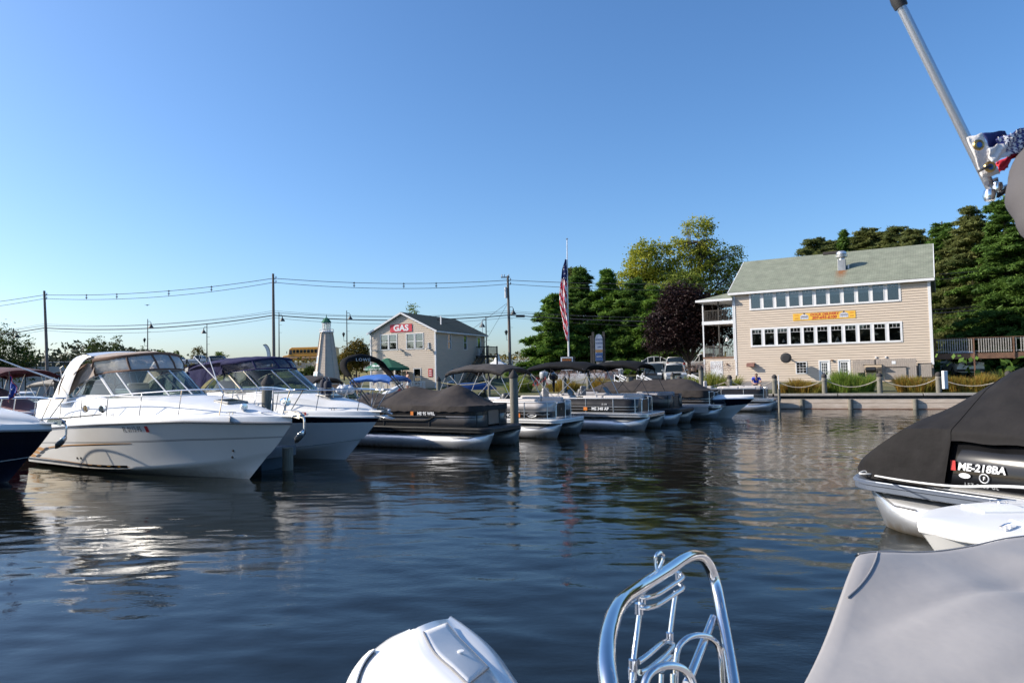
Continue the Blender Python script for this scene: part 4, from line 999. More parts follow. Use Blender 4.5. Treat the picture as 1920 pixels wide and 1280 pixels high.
    if arch:
        ap = [(1.45, 1.98), (2.35, 2.0), (3.55, zt-.05), (3.0, zt+.07), (2.55, zt-.06)]
        for sy in (-1, 1):
            rows_ = []
            for q in range(9):
                s_ = q/8; xa = 1.35+1.5*s_**.85; xb = 2.3+1.15*s_; z_ = 1.98+(zt-2.0)*math.sin(s_*PI/2)
                yy = sy*(1.32-.16*s_**2)
                rows_.append([(xa, yy, z_), ((xa+xb)/2-.1, yy+sy*.05, z_), (xb-.35*(1-s_)*0, yy, z_-.05), ((xa+xb)/2, yy-sy*.08, z_)])
            MB().grid(rows_, closeu=True).build('arch_leg', gel, t, smooth=True, angle=60)
        rows_ = [[(2.8, y, zt-.02+.08*math.cos(y/1.16*PI/2)), (3.12, y, zt+.03+.08*math.cos(y/1.16*PI/2)), (3.42, y, zt-.06+.08*math.cos(y/1.16*PI/2)), (3.1, y, zt-.12+.08*math.cos(y/1.16*PI/2))] for y in [-1.16+2.32*k/12 for k in range(13)]]
        MB().grid(rows_, closeu=True).build('arch_top', gel, t, smooth=True, angle=60)
        MB().tube([(2.05, -1.3, 2.5), (2.15, -1.42, 2.98), (2.3, -1.4, 3.05)], .013, 6).build('grab_rail', chrome, t)
    # bow rail
    def rp(x, h, inn=.07):
        u = min(x/L, .995); return Vector((x, -(max(H.ys(u)-inn, .05)), H.zs(u)+.16+h))
    ends = [railx0, railx0+.5, 2.4, 4, 5.5, 7, 8.2, 9.1, L-.55, L-.1]
    hts = [.12, .42, .52, .56, .6, .62, .64, .66, .66, .66]
    main = [rp(x, h) for x, h in zip(ends, hts)]
    main = cat(main+[Vector((L+.32, -.17, zbow+.82)), Vector((L+.42, 0, zbow+.82))], 5)
    if L > 10: main = main[4:]
    r_ = MB(); r_.tube(mir(main), .0155, 8)
    for sy in (-1, 1):
        for x in (2.3, 3.6, 5.0, 6.5, 7.9, 9.1):
            if x > L-.4: continue
            a = rp(x-.14, 0, .09); b = rp(x, interp(x, ends, hts)); a.y *= -sy; b.y *= -sy; r_.tube([a, b], .0125, 6)
        a = Vector((L-.25, sy*.1, zbow+.2)); r_.tube([a, (L+.18, sy*.2, zbow+.81)], .0125, 6)
    r_.build('bow_rail', chrome, t, smooth=True)
    anchor(t, L-.05, zbow+.16, plough=not full_side)
    cleat(t, (L*.86, -(H.ys(.86)-.12), H.zs(.86)+.19), .5); cleat(t, (L*.48, -(H.ys(.48)-.1), H.zs(.48)+.19))
    return t, H

# ---- white cruiser, nearest on the left
c1, H1 = cruiser('cabin_cruiser', 'largest white cabin cruiser with taupe canopy, gold wave graphics and anchor hanging from its bow', (-14.45, 22.93, 0), R(-33), 10.75, 1.5, 3.1, 1.06, 1.46, taupe, hullcream,
    [(.575, .59, greyband), (.60, .612, greyband)], arch=True)
# gold wave graphics and stripes
bx = lambda pts: [(x, t_, w_) for x, t_, w_ in pts]
H1.strip('gold_stripe', bx([(.95+i*.35, smooth_interp(.95+i*.35, [.9, 1.6, 2.8, 4.5, 6.5], [.40, .47, .53, .56, .565]), interp(i, [0, 14], [.035, .006])) for i in range(15)]), 0, gold, c1)
H1.strip('dark_stripe', bx([(1.0+i*.35, smooth_interp(1.0+i*.35, [.9, 1.6, 2.8, 4.5, 6.5], [.355, .435, .505, .54, .55]), .012) for i in range(15)]), 0, blackp, c1)
for k, (x0, tt) in enumerate(((.62, .40), (.33, .30), (.05, .19))):
    n = 9; H1.strip('gold_wave', [(x0+.62*i/n, tt+.05*math.sin(i/n*PI)*.5-.015*i/n, .002+.10*math.sin(PI*min(1, (i+.2)/n))**.8) for i in range(n+1)], 0, gold, c1)
    H1.strip('dark_wave', [(x0+.48+.40*i/n, tt-.015+.07*i/n, .002+.085*math.sin(PI*min(1, (i+.2)/n))) for i in range(n+1)], 0, blackp, c1, off=.008)
H1.strip('boot_stripe', [(.02+i*.45, .10-.0045*i, .06) for i in range(13)], 0, blackp, c1)
H1.strip('gold_pinstripe', [(.55+i*.45, .165-.011*i, .012) for i in range(12)], 0, gold, c1)
text_on('FL 0113 FS', .17, lambda a, b: H1.px(6.1+a, .86+b/1.05, -1, .006), c1, greyband, bold=.02)
H1.strip('sticker', [(6.62+i*.04, .86, .13) for i in range(4)], 0, redp, c1)
for x_, t_ in ((3.15, .22), (3.35, .225), (9.0, .28), (8.9, .1)):
    p = H1.px(x_, t_, -1, .004); MB().lathe([(.035, -.01), (.03, .012), (.012, .012)], p, 10, rot=rX).build('through_hull', blk, c1)
# swim platform, chrome searchlight, horn, logo disc, antennas
MB().bb(-.75, .04, -1.3, 1.3, .42, .5).build('swim_platform', gel, c1, bevel=.03)
sl_ = MB(); sl_.tube([(10.45, .0, 1.66), (10.5, 0, 1.9)], .03, 8); sl_.lathe([(.03, -.16), (.09, -.1), (.105, .02), (.1, .09), (.02, .1)], (10.5, 0, 1.98), 14, rot=Matrix.Rotation(PI/2, 3, 'Y')); sl_.build('searchlight', chrome, c1, smooth=True)
hn = MB(); hn.lathe([(.09, -.03), (.1, 0), (.09, .04), (.02, .05)], (9.35, -.35, 1.86), 12, rot=Matrix.Rotation(PI/2, 3, 'Y')); hn.tube([(9.35, -.35, 1.7), (9.35, -.35, 1.84)], .02, 6); hn.build('deck_light', steel, c1, smooth=True)
MB().tube([(9.5+.09*i, -.2+.03*math.sin(i), 1.73+.005*(i % 2)) for i in range(9)], .016, 5).build('anchor_chain', steel, c1)
lg = MB().lathe([(.16, 0), (.15, .008)], (0, 0, 0), 18).build('logo_disc', greyband, c1); pp = H1.px(9.3, 1, -1, 0); lg.matrix_local = Matrix.Translation(pp+Vector((0, .0, .10))) @ Matrix.Rotation(R(-26), 4, 'Z') @ Matrix.Rotation(PI/2, 4, 'X') @ Matrix.Diagonal((1, .55, 1, 1))
MB().tube([(1.9, -1.35, 2.62), (1.2, -2.0, 3.0), (.05, -2.75, 3.55)], [.028, .022, .014], 6).build('antenna', trimw, c1, smooth=True)
MB().tube([(6.7, .9, 2.1), (6.2, 1.0, 2.55), (5.6, 1.15, 3.25)], [.02, .015, .01], 6).build('antenna', trimw, c1, smooth=True)
wp = MB(); wp.tube([(6.3, -.5, 2.2), (5.95, -.65, 2.62)], .012, 5); wp.tube([(6.5, .3, 2.2), (6.0, .25, 2.62)], .012, 5); wp.build('wiper', blk, c1)
# canopy patches flapping at the arch
MB().grid([[(2.1, -1.24, 2.4), (2.45, -1.26, 2.5), (2.55, -1.24, 2.62)], [(2.5, -1.28, 2.7), (2.8, -1.3, 2.85), (2.95, -1.24, 2.98)], [(2.95, -1.22, 3.05), (3.3, -1.2, 3.1), (3.55, -1.15, 3.2)]]).build('canvas_flap', brown, c1, smooth=True, solid=.02)
MB().tube(cat([(1.95, -1.27, 2.2), (2.02, -1.28, 2.45), (2.25, -1.27, 2.75), (2.5, -1.2, 2.95)], 4), [.10, .1, .1, .1, .095, .09, .09, .08, .08, .07, .06, .05, .05], 8).build('rolled_canvas', brown, c1, smooth=True)

# ---- navy-topped cruiser
c2, H2 = cruiser('cabin_cruiser', 'white cabin cruiser with navy blue canvas enclosure and navy band, two fenders on its foredeck', (-12.05, 26.06, 0), R(-33), 9.6, 1.3, 3.0, 1.0, 1.34, navyc, gel,
    [(.80, .985, navyp), (.05, .065, blackp)], full_side=True, arch=False, zt=3.24)
text_on('ME 10 MNY', .15, lambda a, b: Vector((6.75+a, -(H2.ys(min(.99, (6.75+a)/9.6))+.0+.003-.02*(b+.07)/.13), H2.zs((6.75+a)/9.6)+.085+b*.75)), c2, greyband, bold=.01, shear=.2)
MB().grid([[Vector((x, -(H2.ys(x/9.6)+.012), H2.zs(x/9.6)+z)) for x in (7.35, 7.45, 7.53)] for z in (.02, .125)]).build('sticker', redp, c2)
MB().tube([(2.2, -1.3, 3.35), (3.4, -1.42, 2.7), (4.1, -1.35, 2.15)], [.012, .018, .022], 6).build('antenna', trimw, c2, smooth=True)
def fender(loc, r, h, mat_, label, rot=None, name='fender'):
    t = thing(name, label, 'fender', loc, 0, 'dark fenders on the navy banded cruiser', rot)
    MB().lathe([(.02, 0), (r*.7, .02), (r, .09), (r, h-.1), (r*.7, h-.02), (r*.3, h), (r*.25, h+.06), (.01, h+.07)], n=16).build('body', mat_, t, smooth=True)
    MB().tube([(0, 0, h+.05), (.03, 0, h+.1), (.1, .05, h*.5), (.12, .1, -.02)], .01, 5).build('lanyard', ropew, t)
def c2w(x, y, z): return Vector((-12.05, 26.06, 0))+rz2(R(-33)) @ Vector((x, y, z))
dkf = M('dark_fender_cover', (.02, .022, .04), .8, var=.2, bump=.3)
p_ = c2w(7.45, -.25, 2.0); fender(p_, .115, .5, dkf, 'left of two upright dark fenders standing on the white foredeck')
p_ = c2w(7.75, -.35, 1.96); fender(p_, .125, .5, dkf, 'right of two upright dark fenders standing on the white foredeck')
# fender basket
rk_ = thing('fender_basket', 'chrome wire fender basket on the white foredeck', 'basket', c2w(7.6, -.3, 1.97), R(-33))
for z in (.06, .25): MB().tube([(.34*math.cos(a), .19*math.sin(a), z) for a in [2*PI*k/18 for k in range(18)]], .012, 6, closed=True).build('ring', chrome, rk_)
for a in range(0, 360, 60): MB().tube([(.34*math.cos(R(a)), .19*math.sin(R(a)), -.04), (.34*math.cos(R(a)), .19*math.sin(R(a)), .25)], .01, 5).build('upright', chrome, rk_)

# ---- navy hulled cruiser at the left edge
c3, H3 = cruiser('cabin_cruiser', 'black hulled cruiser at the left edge with white deck, only its bow in view', (-13.02-.978*9.0, 18.22+.208*9.0, 0), R(-12), 10.1, 1.15, 3.1, 1.0, 1.34, beigec, navyp,
    [(.02, .035, gel), (.04, .05, gel)], arch=False, top=False, zt=3.2)
MB().bar((10.1, -.05, 1.62), (11.7, -.12, 1.74), .05, .03).build('anchor_shank', woodd, c3)
bf = thing('burgee_flag', 'small blue pennant with red edge on the bow rail of the black hulled cruiser', 'flag', at(18, 752, 17.3), R(-20))
MB().tube([(0, 0, -.05), (-.02, 0, .75)], .012, 6).build('staff', blk, bf)
fl = [[(-.02+.0*j, 0, .62-.02*j)] for j in range(1)]
bp1 = (-.015, 0, .66); bp2 = (-.12, .03, -.02); bp3 = (.36, -.04, .24)
n = 8; rows_ = []
for i in range(n+1):
    a = Vector(bp1).lerp(Vector(bp2), i/n); rows_.append([a.lerp(Vector(bp3), j/n)+Vector((0, .03*math.sin(j*1.4+i*.3), 0)) for j in range(n+1)])
MB().grid(rows_).build('pennant', M('pennant_blue', (.01, .05, .30), .7, var=.1), bf, smooth=True, solid=.004)
MB().tube([rows_[0][j] for j in range(n+1)], .012, 4).build('red_border', redp, bf); MB().tube([rows_[n][j] for j in range(n+1)], .012, 4).build('red_border', redp, bf); MB().tube([r_[0] for r_ in rows_], .014, 4).build('red_border', redp, bf)
MB().tube(cat([(-.03, -.02, .12), (.03, -.03, .2), (.06, -.03, .17), (.1, -.04, .3), (.16, -.05, .29), (.2, -.05, .36)], 4), .007, 4).build('white_script', whitep, bf)

# dock finger between the two cruisers, and its piles
fg = thing('finger_dock', 'narrow grey finger dock between the white cruiser and the navy canvas cruiser', 'dock', (-6.75, 19.9, 0), R(-33))
for k in range(60): MB().bb(-.13-k*.15-.13, -.13-k*.15, -.55, .55, .52, .56).build('plank', woodcap, fg)
MB().bb(-9.2, 0, -.6, -.55, .33, .57).build('stringer', woodcap, fg); MB().bb(-9.2, 0, .55, .6, .33, .57).build('stringer', woodcap, fg); MB().bb(-.13, .04, -.62, .62, .32, .6).build('end_beam', M('end_beam', (.16, .16, .17), .8, var=.2, scale=6), fg)
for k in range(4): MB().bb(-.7-k*2.3, -.05-k*2.3, -.5, .5, -.2, .32).build('float', M('blue_float', (.03, .06, .09), .6, var=.2), fg)
P1_ = gz(501, 873); pile(-7.22, 20.45, 2.42, .17, label='tall weathered pile with pointed cap rising behind the bow of the white cruiser')
pile(-6.35, 19.55, .62, .15, None, label='short pile at the end of the finger dock under the bow')
pile(.04, 26.5, 2.44, .16, label='tall weathered pile with pointed cap right of the covered pontoon boat')
for i, (px_, py_, Y_, lb) in enumerate(((1179, 700, 39, 'green stained pile by the white gangway rails'), (1314, 686, 46, 'thick grey green pile left of the white door'), (1209, 697, 50.5, 'pile in front of the russet shrubs at the parking lot'), (1261, 699, 50, 'pile in front of the silver off-roader'), (1103, 699, 52, 'pile with yellow rope left of the round green shrub'), (1058, 706, 49, 'pile under the second bimini canopy'), (1018, 708, 47, 'slim pile under the first bimini frame'), (822, 707, 46, 'pile right of the dock house corner'), (917, 705, 44, 'slim pile near the blue hull'), (110, 704, 27, 'dark pile behind the blue pennant'))):
    q = at(px_, py_, Y_); pile(q.x, q.y, q.z-.2, .15 if i not in (6, 8) else .09, 'cone' if i != 0 else None, label=lb)

# ================================================================ pontoon boats
def rpath(L, W, r, x0=.0, inset=0):
    """plan outline from near stern round the bow to far stern"""
    w = W/2-inset; xe = L-inset
    pts = [(x0, -w)]+[(xe-r+r*math.sin(R(a)), -w+r-r*math.cos(R(a))) for a in range(0, 91, 15)]
    return pts+[(x, -y) for x, y in reversed(pts)]
def pontoon(label, W0, rz, L=7.3, panel=darkpan, rail=alu, deckm=alu, seat=seatw, cover=None, bim=None, bimx=(2.0, 4.6), top_panel=None, posts_=None, fence_top=1.42, band=None, group=None, bimz=2.9, motor=True, r=.38, tubem=alu, seats=True, nose=(1.45, 1.5), fback=.55, clean=False):
    m3 = rz2(rz); root = Vector((W0[0], W0[1], 0))-m3 @ Vector((L-.72, -.95, 0)); root.z = 0
    t = thing('pontoon_boat', label, 'pontoon boat', root, rz, group)
    for sy in (-1, 1):
        rows_ = []
        for k in range(22):
            x = (L-nose[0])*k/12 if k <= 12 else L-nose[0]+nose[1]*(k-12)/9
            q = max(0, (x-(L-nose[0]))/nose[1]); ry = .32*(1-q**2.2)+.008; rzz = .32+.02*q; zc_ = .235+.045*q*q; rk_ = .30*q**1.5
            rows_.append([(x-rk_*(1-math.sin(a))*.5, sy*.95+ry*math.cos(a)*(1 if math.sin(a) > -.2 else 1-.35*q), zc_+rzz*math.sin(a)) for a in [2*PI*j/20 for j in range(20)]])
        mb = MB().grid(rows_, closeu=True); mb.f.append(tuple(range(19, -1, -1))); mb.m.append(0); nn = len(mb.v); mb.f.append(tuple(range(nn-20, nn))); mb.m.append(0)
        tb_ = mb.build('pontoon_tube', tubem, t, smooth=True, angle=70)
        sg_ = 1 if sy < 0 else -1
        MB().tube([(L-nose[0]-.05, sy*.95-.325*sg_, .42), (L-nose[0]+nose[1]*.37, sy*.95-.27*sg_, .42), (L-nose[0]+nose[1]*.9, sy*.95-.05*sg_, .58)], .014, 5).build('weld_seam', tubem, tb_, smooth=True)
        for x in (1.2, 2.9, 4.6): MB().tube([(x, sy*.95+.325*math.cos(a), .235+.325*math.sin(a)) for a in [2*PI*j/16 for j in range(16)]], .008, 4, closed=True).build('weld_seam', tubem, tb_, smooth=True)
    op = rpath(L, 2.56, r, .0)
    mb = MB(); mb.prism(op, lambda a, b, h: (a, b, h), .60, .76); mb.build('deck', deckm, t, bevel=.012)
    MB().tube([(x, y, .71) for x, y in op], .028, 6).build('rub_rail', deckm if deckm is not alu else steel, t, smooth=True)
    bmb = MB()
    for k in range(9): bmb.bb(.4+k*.75, .46+k*.75, -1.1, 1.1, .56, .66)
    bmb.build('cross_member', alud, t)
    L2 = L-fback; fp = rpath(L2, 2.44, .45, .7, 0); zt = fence_top
    # panels: split the fence loop into near side, bow corners with gate, far side
    ns = [fp[0]]+[(fp[0][0]+(fp[1][0]-fp[0][0])*k/4, fp[0][1]) for k in (1, 2, 3)]+fp[1:8]
    fs_ = [(x, -y) for x, y in ns]
    gx = L2
    for pp_ in (ns+[(gx, -.42)], [(x, y) for x, y in fs_]+[(gx, .42)]):
        rows_ = []; lv = [(.78, 0), (1.0, 0), (zt-.05 if not top_panel else zt-.38, 0)]
        rows_ = [[(x, y, z) for x, y in pp_] for z, _ in lv]
        MB().grid(rows_).build('side_panel', panel, t, smooth=True, solid=.03)
        if top_panel:
            MB().grid([[(x*1.0, y*1.0, z) for x, y in pp_] for z in (zt-.36, zt-.03)]).build('upper_panel', top_panel, t, smooth=True, solid=.04)
        if band:
            MB().grid([[(x+(.018 if x > L2-.2 else 0), y*1.016, z) for x, y in pp_] for z in (zt-.30, zt-.17)]).build('panel_band', band, t, smooth=True)
    MB().bb(gx-.015, gx+.015, -.38, .38, .82, zt-.08).build('gate', panel, t)
    rr = MB(); loop = [(x, y) for x, y in ns+[(gx, -.42)]]
    for lp_ in (loop, [(x, -y) for x, y in loop]):
        rr.tube([(x, y*1.005, zt) for x, y in lp_], .024, 8); (None if clean else rr.tube([(x, y*1.012, zt-.36) for x, y in lp_], .016, 6)); rr.tube([(x, y*1.01, .79) for x, y in lp_], .02, 6)
        if posts_ != 'few' and not clean: rr.tube([(x, y*1.012, zt-.48) for x, y in lp_], .013, 6)
    for x in ((.72, 3.2, 5.2) if posts_ == 'few' else (.72, 2.0, 3.3, 4.6, 5.9)):
        if x < L2-.4 and not clean:
            for sy in (-1, 1): rr.tube([(x, sy*1.235, .76), (x, sy*1.235, zt)], .022 if posts_ != 'few' else .034, 6)
    for a, b in ((-.42, 0), (.42, 0)): rr.tube([(gx, a, .76), (gx, a, zt)], .024, 6)
    for y in (-1.0, 1.0): rr.tube([(gx-.05, y, .76), (gx-.05, y, zt)], .024, 6)
    rr.tube([(gx+.02, -.38, .84), (gx+.02, -.38, zt-.2), (gx+.02, -.3, zt-.06), (gx+.02, .3, zt-.06), (gx+.02, .38, zt-.2), (gx+.02, .38, .84)], .018, 6)
    rr.build('railing', rail, t, smooth=True)
    if seats:
        for sy in (-1, 1):
            for (x0, x1) in ((L2-2.4, L2-1.45), (L2-1.43, L2-.45), (1.2, 2.3)):
                s_ = MB(); s_.bb(x0, x1, sy*.92-.24, sy*.92+.24, .78, 1.2); s_.bb(x0, x1, sy*1.08-.12, sy*1.08+.12, 1.2, zt+.12); s_.build('lounge_seat', seat, t, bevel=.06)
        s_ = MB(); s_.bb(3.0, 3.7, -.95, -.25, .78, 1.5); s_.build('helm_console', seat, t, bevel=.08)
        MB().grid([[(3.62, -.9, 1.5), (3.62, -.3, 1.5)], [(3.42, -.86, 1.78), (3.42, -.34, 1.78)]]).build('windscreen', cglass, t)
        MB().tube([(3.0-.05*math.sin(a), -.6+.19*math.cos(a), 1.5+.17*math.sin(a)) for a in [2*PI*k/14 for k in range(14)]], .014, 6, closed=True).build('steering_wheel', blk, t)
        s_ = MB(); s_.bb(2.2, 2.7, -.85, -.35, .9, 1.25); s_.bb(2.15, 2.3, -.85, -.35, 1.25, 1.85); s_.build('captain_chair', seat, t, bevel=.07)
    if motor:
        mo = MB(); mo.lathe([(.06, .3), (.09, .8), (.24, 1.0), (.3, 1.1), (.31, 1.35), (.22, 1.55), (.05, 1.6)], (-.35, 0, 0), 14); mo.bb(-.45, .05, -.12, .12, .3, .9); mo.build('outboard_motor', blk, t, smooth=True)
    if bim:
        bimini(t, bimx[0], bimx[1], 1.22, bimz, zt, bim, rail)
    if cover: pcover(t, L2, zt, cover)
    return t
def bimini(t, x0, x1, hw, z, zb, mat_, frame, drop=.2, camber=.22, mount=None):
    rows_ = []
    for k in range(15):
        s_ = k/14; x = x0+(x1-x0)*s_; ex = 1-(2*s_-1)**2
        zz = z-drop+drop*ex**.7
        row = []
        for j in range(13):
            b = -1+2*j/12; row.append((x+.02*math.sin(j*2+k), b*hw, zz-camber*abs(b)**2.6+.012*math.sin(k*1.3+j*.9)))
        rows_.append([(row[0][0], row[0][1]*.99, row[0][2]-.13)]+row+[(row[-1][0], row[-1][1]*.99, row[-1][2]-.13)])
    f_ = rows_[0]; b_ = rows_[-1]
    rows_ = [[(p[0]+.05, p[1]*.99, p[2]-.12) for p in f_]]+rows_+[[(p[0]-.05, p[1]*.99, p[2]-.12) for p in b_]]
    MB().grid(rows_).build('bimini_top', mat_, t, smooth=True, solid=.015, angle=70)
    xm = (x0+x1)/2 if mount is None else mount; fr = MB()
    for sy in (-1, 1):
        fr.tube([(xm, sy*(hw-.02), zb), (x0+.12, sy*hw*.97, z-drop-camber+.06)], .017, 6)
        fr.tube([(xm, sy*(hw-.02), zb), (x1-.12, sy*hw*.97, z-drop-camber+.06)], .017, 6)
        fr.tube([(x0+(xm-x0)*.45, sy*hw*.975, (zb+z-drop-camber)/2+.05), (x0+(x1-x0)*.36, sy*hw*.97, z-camber-.04)], .014, 6)
        fr.tube([(x1-(x1-xm)*.45, sy*hw*.975, (zb+z-drop-camber)/2+.05), (x0+(x1-x0)*.66, sy*hw*.97, z-camber-.04)], .014, 6)
        fr.tube([(x0-.55, sy*(hw-.02), zb), (x0+.08, sy*hw*.97, z-drop-camber+.04)], .014, 6)
        fr.tube([(x1+.55, sy*(hw-.02), zb), (x1-.08, sy*hw*.97, z-drop-camber+.04)], .014, 6)
    for x in (x0+.1, x0+(x1-x0)*.36, x0+(x1-x0)*.66, x1-.1):
        s_ = (x-x0)/(x1-x0); zz = z-drop+drop*(1-(2*s_-1)**2)**.7-.03
        fr.tube([(x, b/8*hw, zz-camber*abs(b/8)**2.6) for b in range(-8, 9)], .015, 6)
    fr.build('bimini_frame', frame, t, smooth=True)
def pcover(t, L2, zt, mat_, peaks=((1.5, .45), (3.6, .72), (5.6, .74)), skirt=.16, name='mooring_cover', x0=.6, hw=1.27, sag=.3):
    rows_ = []; nx, ny = 44, 22
    for k in range(nx+1):
        x = x0+(L2+.06-x0)*k/nx; row = []
        for j in range(ny+1):
            b = -1+2*j/ny; w_ = hw
            if x > L2-.45: w_ = hw-.45*(1-math.sqrt(max(0, 1-((x-(L2-.42))/.48)**2)))*1.0
            h = 0
            for pi_, (pxx, ph) in enumerate(peaks):
                d = math.hypot((x-pxx)/1.5, b); h = max(h, ph*max(0, 1-d)**.95)
                if pi_:
                    x_0, h_0 = peaks[pi_-1]
                    if x_0 < x < pxx: f_ = (x-x_0)/(pxx-x_0); hr_ = (h_0+(ph-h_0)*f_)*(1-sag*math.sin(PI*f_)); h = max(h, hr_*max(0, 1-abs(b)))
            e = min(1, min(x-x0, L2+.06-x)/1.1); h *= e**.8
            h += .02*math.sin(x*5+b*2)*(1-abs(b))+.012*math.sin(b*13+x*3)
            row.append((x, b*w_, zt+.03+max(-.03, h)))
        sk = skirt+.02*math.sin(k*1.9)
        rows_.append([(row[0][0], row[0][1]*1.012, zt-sk)]+row+[(row[-1][0], row[-1][1]*1.012, zt-sk)])
    e0, e1 = rows_[0], rows_[-1]
    rows_ = [[(p[0]-.02, p[1], min(p[2], zt)-skirt*.9) for p in e0]]+rows_+[[(p[0]+.02, p[1]*.98, min(p[2], zt)-skirt*.9) for p in e1]]
    MB().grid(rows_).build(name, mat_, t, smooth=True, angle=60)

PR = R(-32); PG = 'pontoon boats moored in the slips'
blackrail = blk
pb1 = pontoon('dark grey pontoon boat under a charcoal cover with a folded black bimini arch', gz(891, 843.6), R(-29), 7.6, panel=greypan, rail=blackrail, deckm=blk, cover=charc, group=PG, fence_top=1.46, band=darkpan, posts_='few', seats=False)
# folded bimini arch with white lettering
z0 = 1.46; ax = 1.35
pts = cat([(2.6, -1.22, 1.4), (1.9, -1.24, 2.15), (1.25, -1.22, 2.78), (1.05, -1.05, 3.1), (.98, -.6, 3.25), (.95, 0, 3.29), (.98, .6, 3.25), (1.05, 1.05, 3.1), (1.25, 1.22, 2.78), (1.9, 1.24, 2.15), (2.6, 1.22, 1.4)], 5)
MB().tube(pts, .03, 8).build('arch_frame', blk, pb1, smooth=True)
MB().tube([p+Vector((.2, 0, -.04)) for p in pts[2:-2]], .025, 8).build('arch_frame', blk, pb1, smooth=True)
bt = [p for p in pts if p.z > 2.55]
rows_ = []
for i, p in enumerate(bt):
    d_ = (bt[min(i+1, len(bt)-1)]-bt[max(i-1, 0)]).normalized(); nrm = d_.cross(Vector((1, 0, 0))).normalized(); rows_.append([p+nrm*((.06+.10*(1-abs(p.y)/1.3))*math.sin(a))+Vector((.18*math.cos(a)+.08, 0, 0)) for a in [2*PI*j/10 for j in range(10)]])
MB().grid(rows_, closeu=True).build('bimini_boot', blackc, pb1, smooth=True)
e_ = text('LOWE', .20, pb1, mat=whitep, M4=Matrix.Translation((1.275, -.12, 3.2)) @ Matrix.Rotation(PI/2, 4, 'Z') @ Matrix.Rotation(PI/2, 4, 'X') @ Matrix.Diagonal((1.35, .8, 1, 1)), space=1.2)
def on_panel(s, size, x, z, t, col=whitep, bold=.03, y=-1.245, **kw): return text(s, size, t, mat=col, M4=upright((x, y, z)), bold=bold, **kw)
pnl = MB(); 
on_panel('ME 95 WRL', .15, 5.1, 1.23, pb1, y=-1.29); MB().bb(4.43, 4.55, -1.29, -1.285, 1.17, 1.3).build('sticker', orangep, pb1)
sl2 = MB(); sl2.tube(cat([(.9, -1.27, .98), (4.4, -1.27, .98), (5.1, -1.27, 1.0), (5.4, -1.27, 1.12)], 5), .025, 6); sl2.tube([(.8, -1.27, 1.13), (5.9, -1.27, 1.13)], .02, 6); sl2.build('trim_rail', blk, pb1, smooth=True)
text('LOWE', .12, pb1, mat=whitep, M4=upright((2.9, -1.275, 1.06)), shear=.3, bold=.01)

whp = M('pale_panel', (.45, .42, .40), .35, .1, var=.05, coat=.3)
pb2 = pontoon('two tone pontoon boat with black lower and pale upper panels under a grey bimini', gz(1023, 821.7), PR, 7.4, panel=darkpan, rail=alu, deckm=gel, top_panel=whp, bim=charc2, bimx=(2.0, 4.8), group=PG, bimz=2.98)
on_panel('E 229 HC', .17, 4.95, .9, pb2, y=-1.27); MB().bb(5.55, 5.72, -1.265, -1.26, .83, .98).build('sticker', orangep, pb2)
on_panel('AVALON', .07, 5.55, 1.07, pb2, y=-1.27); text('A', .16, pb2, mat=alu, M4=Matrix.Translation((6.9, 0, 1.1)) @ Matrix.Rotation(PI/2, 4, 'Z') @ Matrix.Rotation(PI/2, 4, 'X'))
MB().tube([(6.25+.22*math.cos(a), -1.262, .93+.075*math.sin(a)) for a in [2*PI*k/18 for k in range(18)]], .01, 5, closed=True).build('oval_badge', alu, pb2)
on_panel('catalina', .06, 6.25, .93, pb2, y=-1.262)
pb3 = pontoon('black sided pontoon boat with pale padded seats and open black bimini on dark frame', gz(1187.5, 808), PR, 7.4, panel=darkpan, rail=alu, deckm=alu, seat=seatw, bim=blackc, bimx=(1.5, 4.6), group=PG, bimz=3.06, fence_top=1.4)
on_panel('ME 348 AP', .18, 5.3, 1.0-.05, pb3, y=-1.27); MB().bb(4.5, 4.68, -1.265, -1.26, .88, 1.02).build('sticker', orangep, pb3); on_panel('SS 230', .09, 5.5, 1.1+.05, pb3, y=-1.27, bold=0)
q4 = Vector((6.9, 31.3, 0)); q4 = Vector((7.15, 32.6, 0))
pb4 = pontoon('charcoal panelled pontoon boat with curved black bimini, between the padded and the covered pontoon boats', q4, PR, 7.4, panel=M('dark_brushed_panel', (.05, .045, .04), .35, .3, var=.15, stretch=(8, 8, .4), scale=3), rail=blk, deckm=blk, bim=blackc, bimx=(2.8, 5.4), group=PG, band=M('bronze_band', (.2, .17, .14), .4, .2), bimz=3.08, seats=True, posts_='few', fence_top=1.38, seat=seatg)
pb5 = pontoon('long pontoon boat wholly under a black tent cover with silver tubes', gz(1327, 786), PR, 8.0, panel=M('brown_black_panel', (.035, .028, .026), .35, .2, var=.15), rail=alu, deckm=alu, group=PG, fence_top=1.42, seats=False, tubem=alu)
pcover(pb5, 7.4, 1.45, charc, peaks=((.9, .5), (3.2, .60), (5.9, .64)), skirt=.3, sag=.1, name='boat_cover', x0=.2, hw=1.33)
pb6 = pontoon('small black sided pontoon boat nearest the bulkhead, moored below the seated man', gz(1429, 771), R(-27), 6.3, panel=darkpan, rail=alu, deckm=alu, seat=seatw, group=PG, fence_top=1.36)
on_panel('ME 3313 LT', .17, 4.1, .92, pb6, y=-1.27); MB().bb(4.75, 4.88, -1.265, -1.26, .86, .98).build('sticker', redp, pb6)

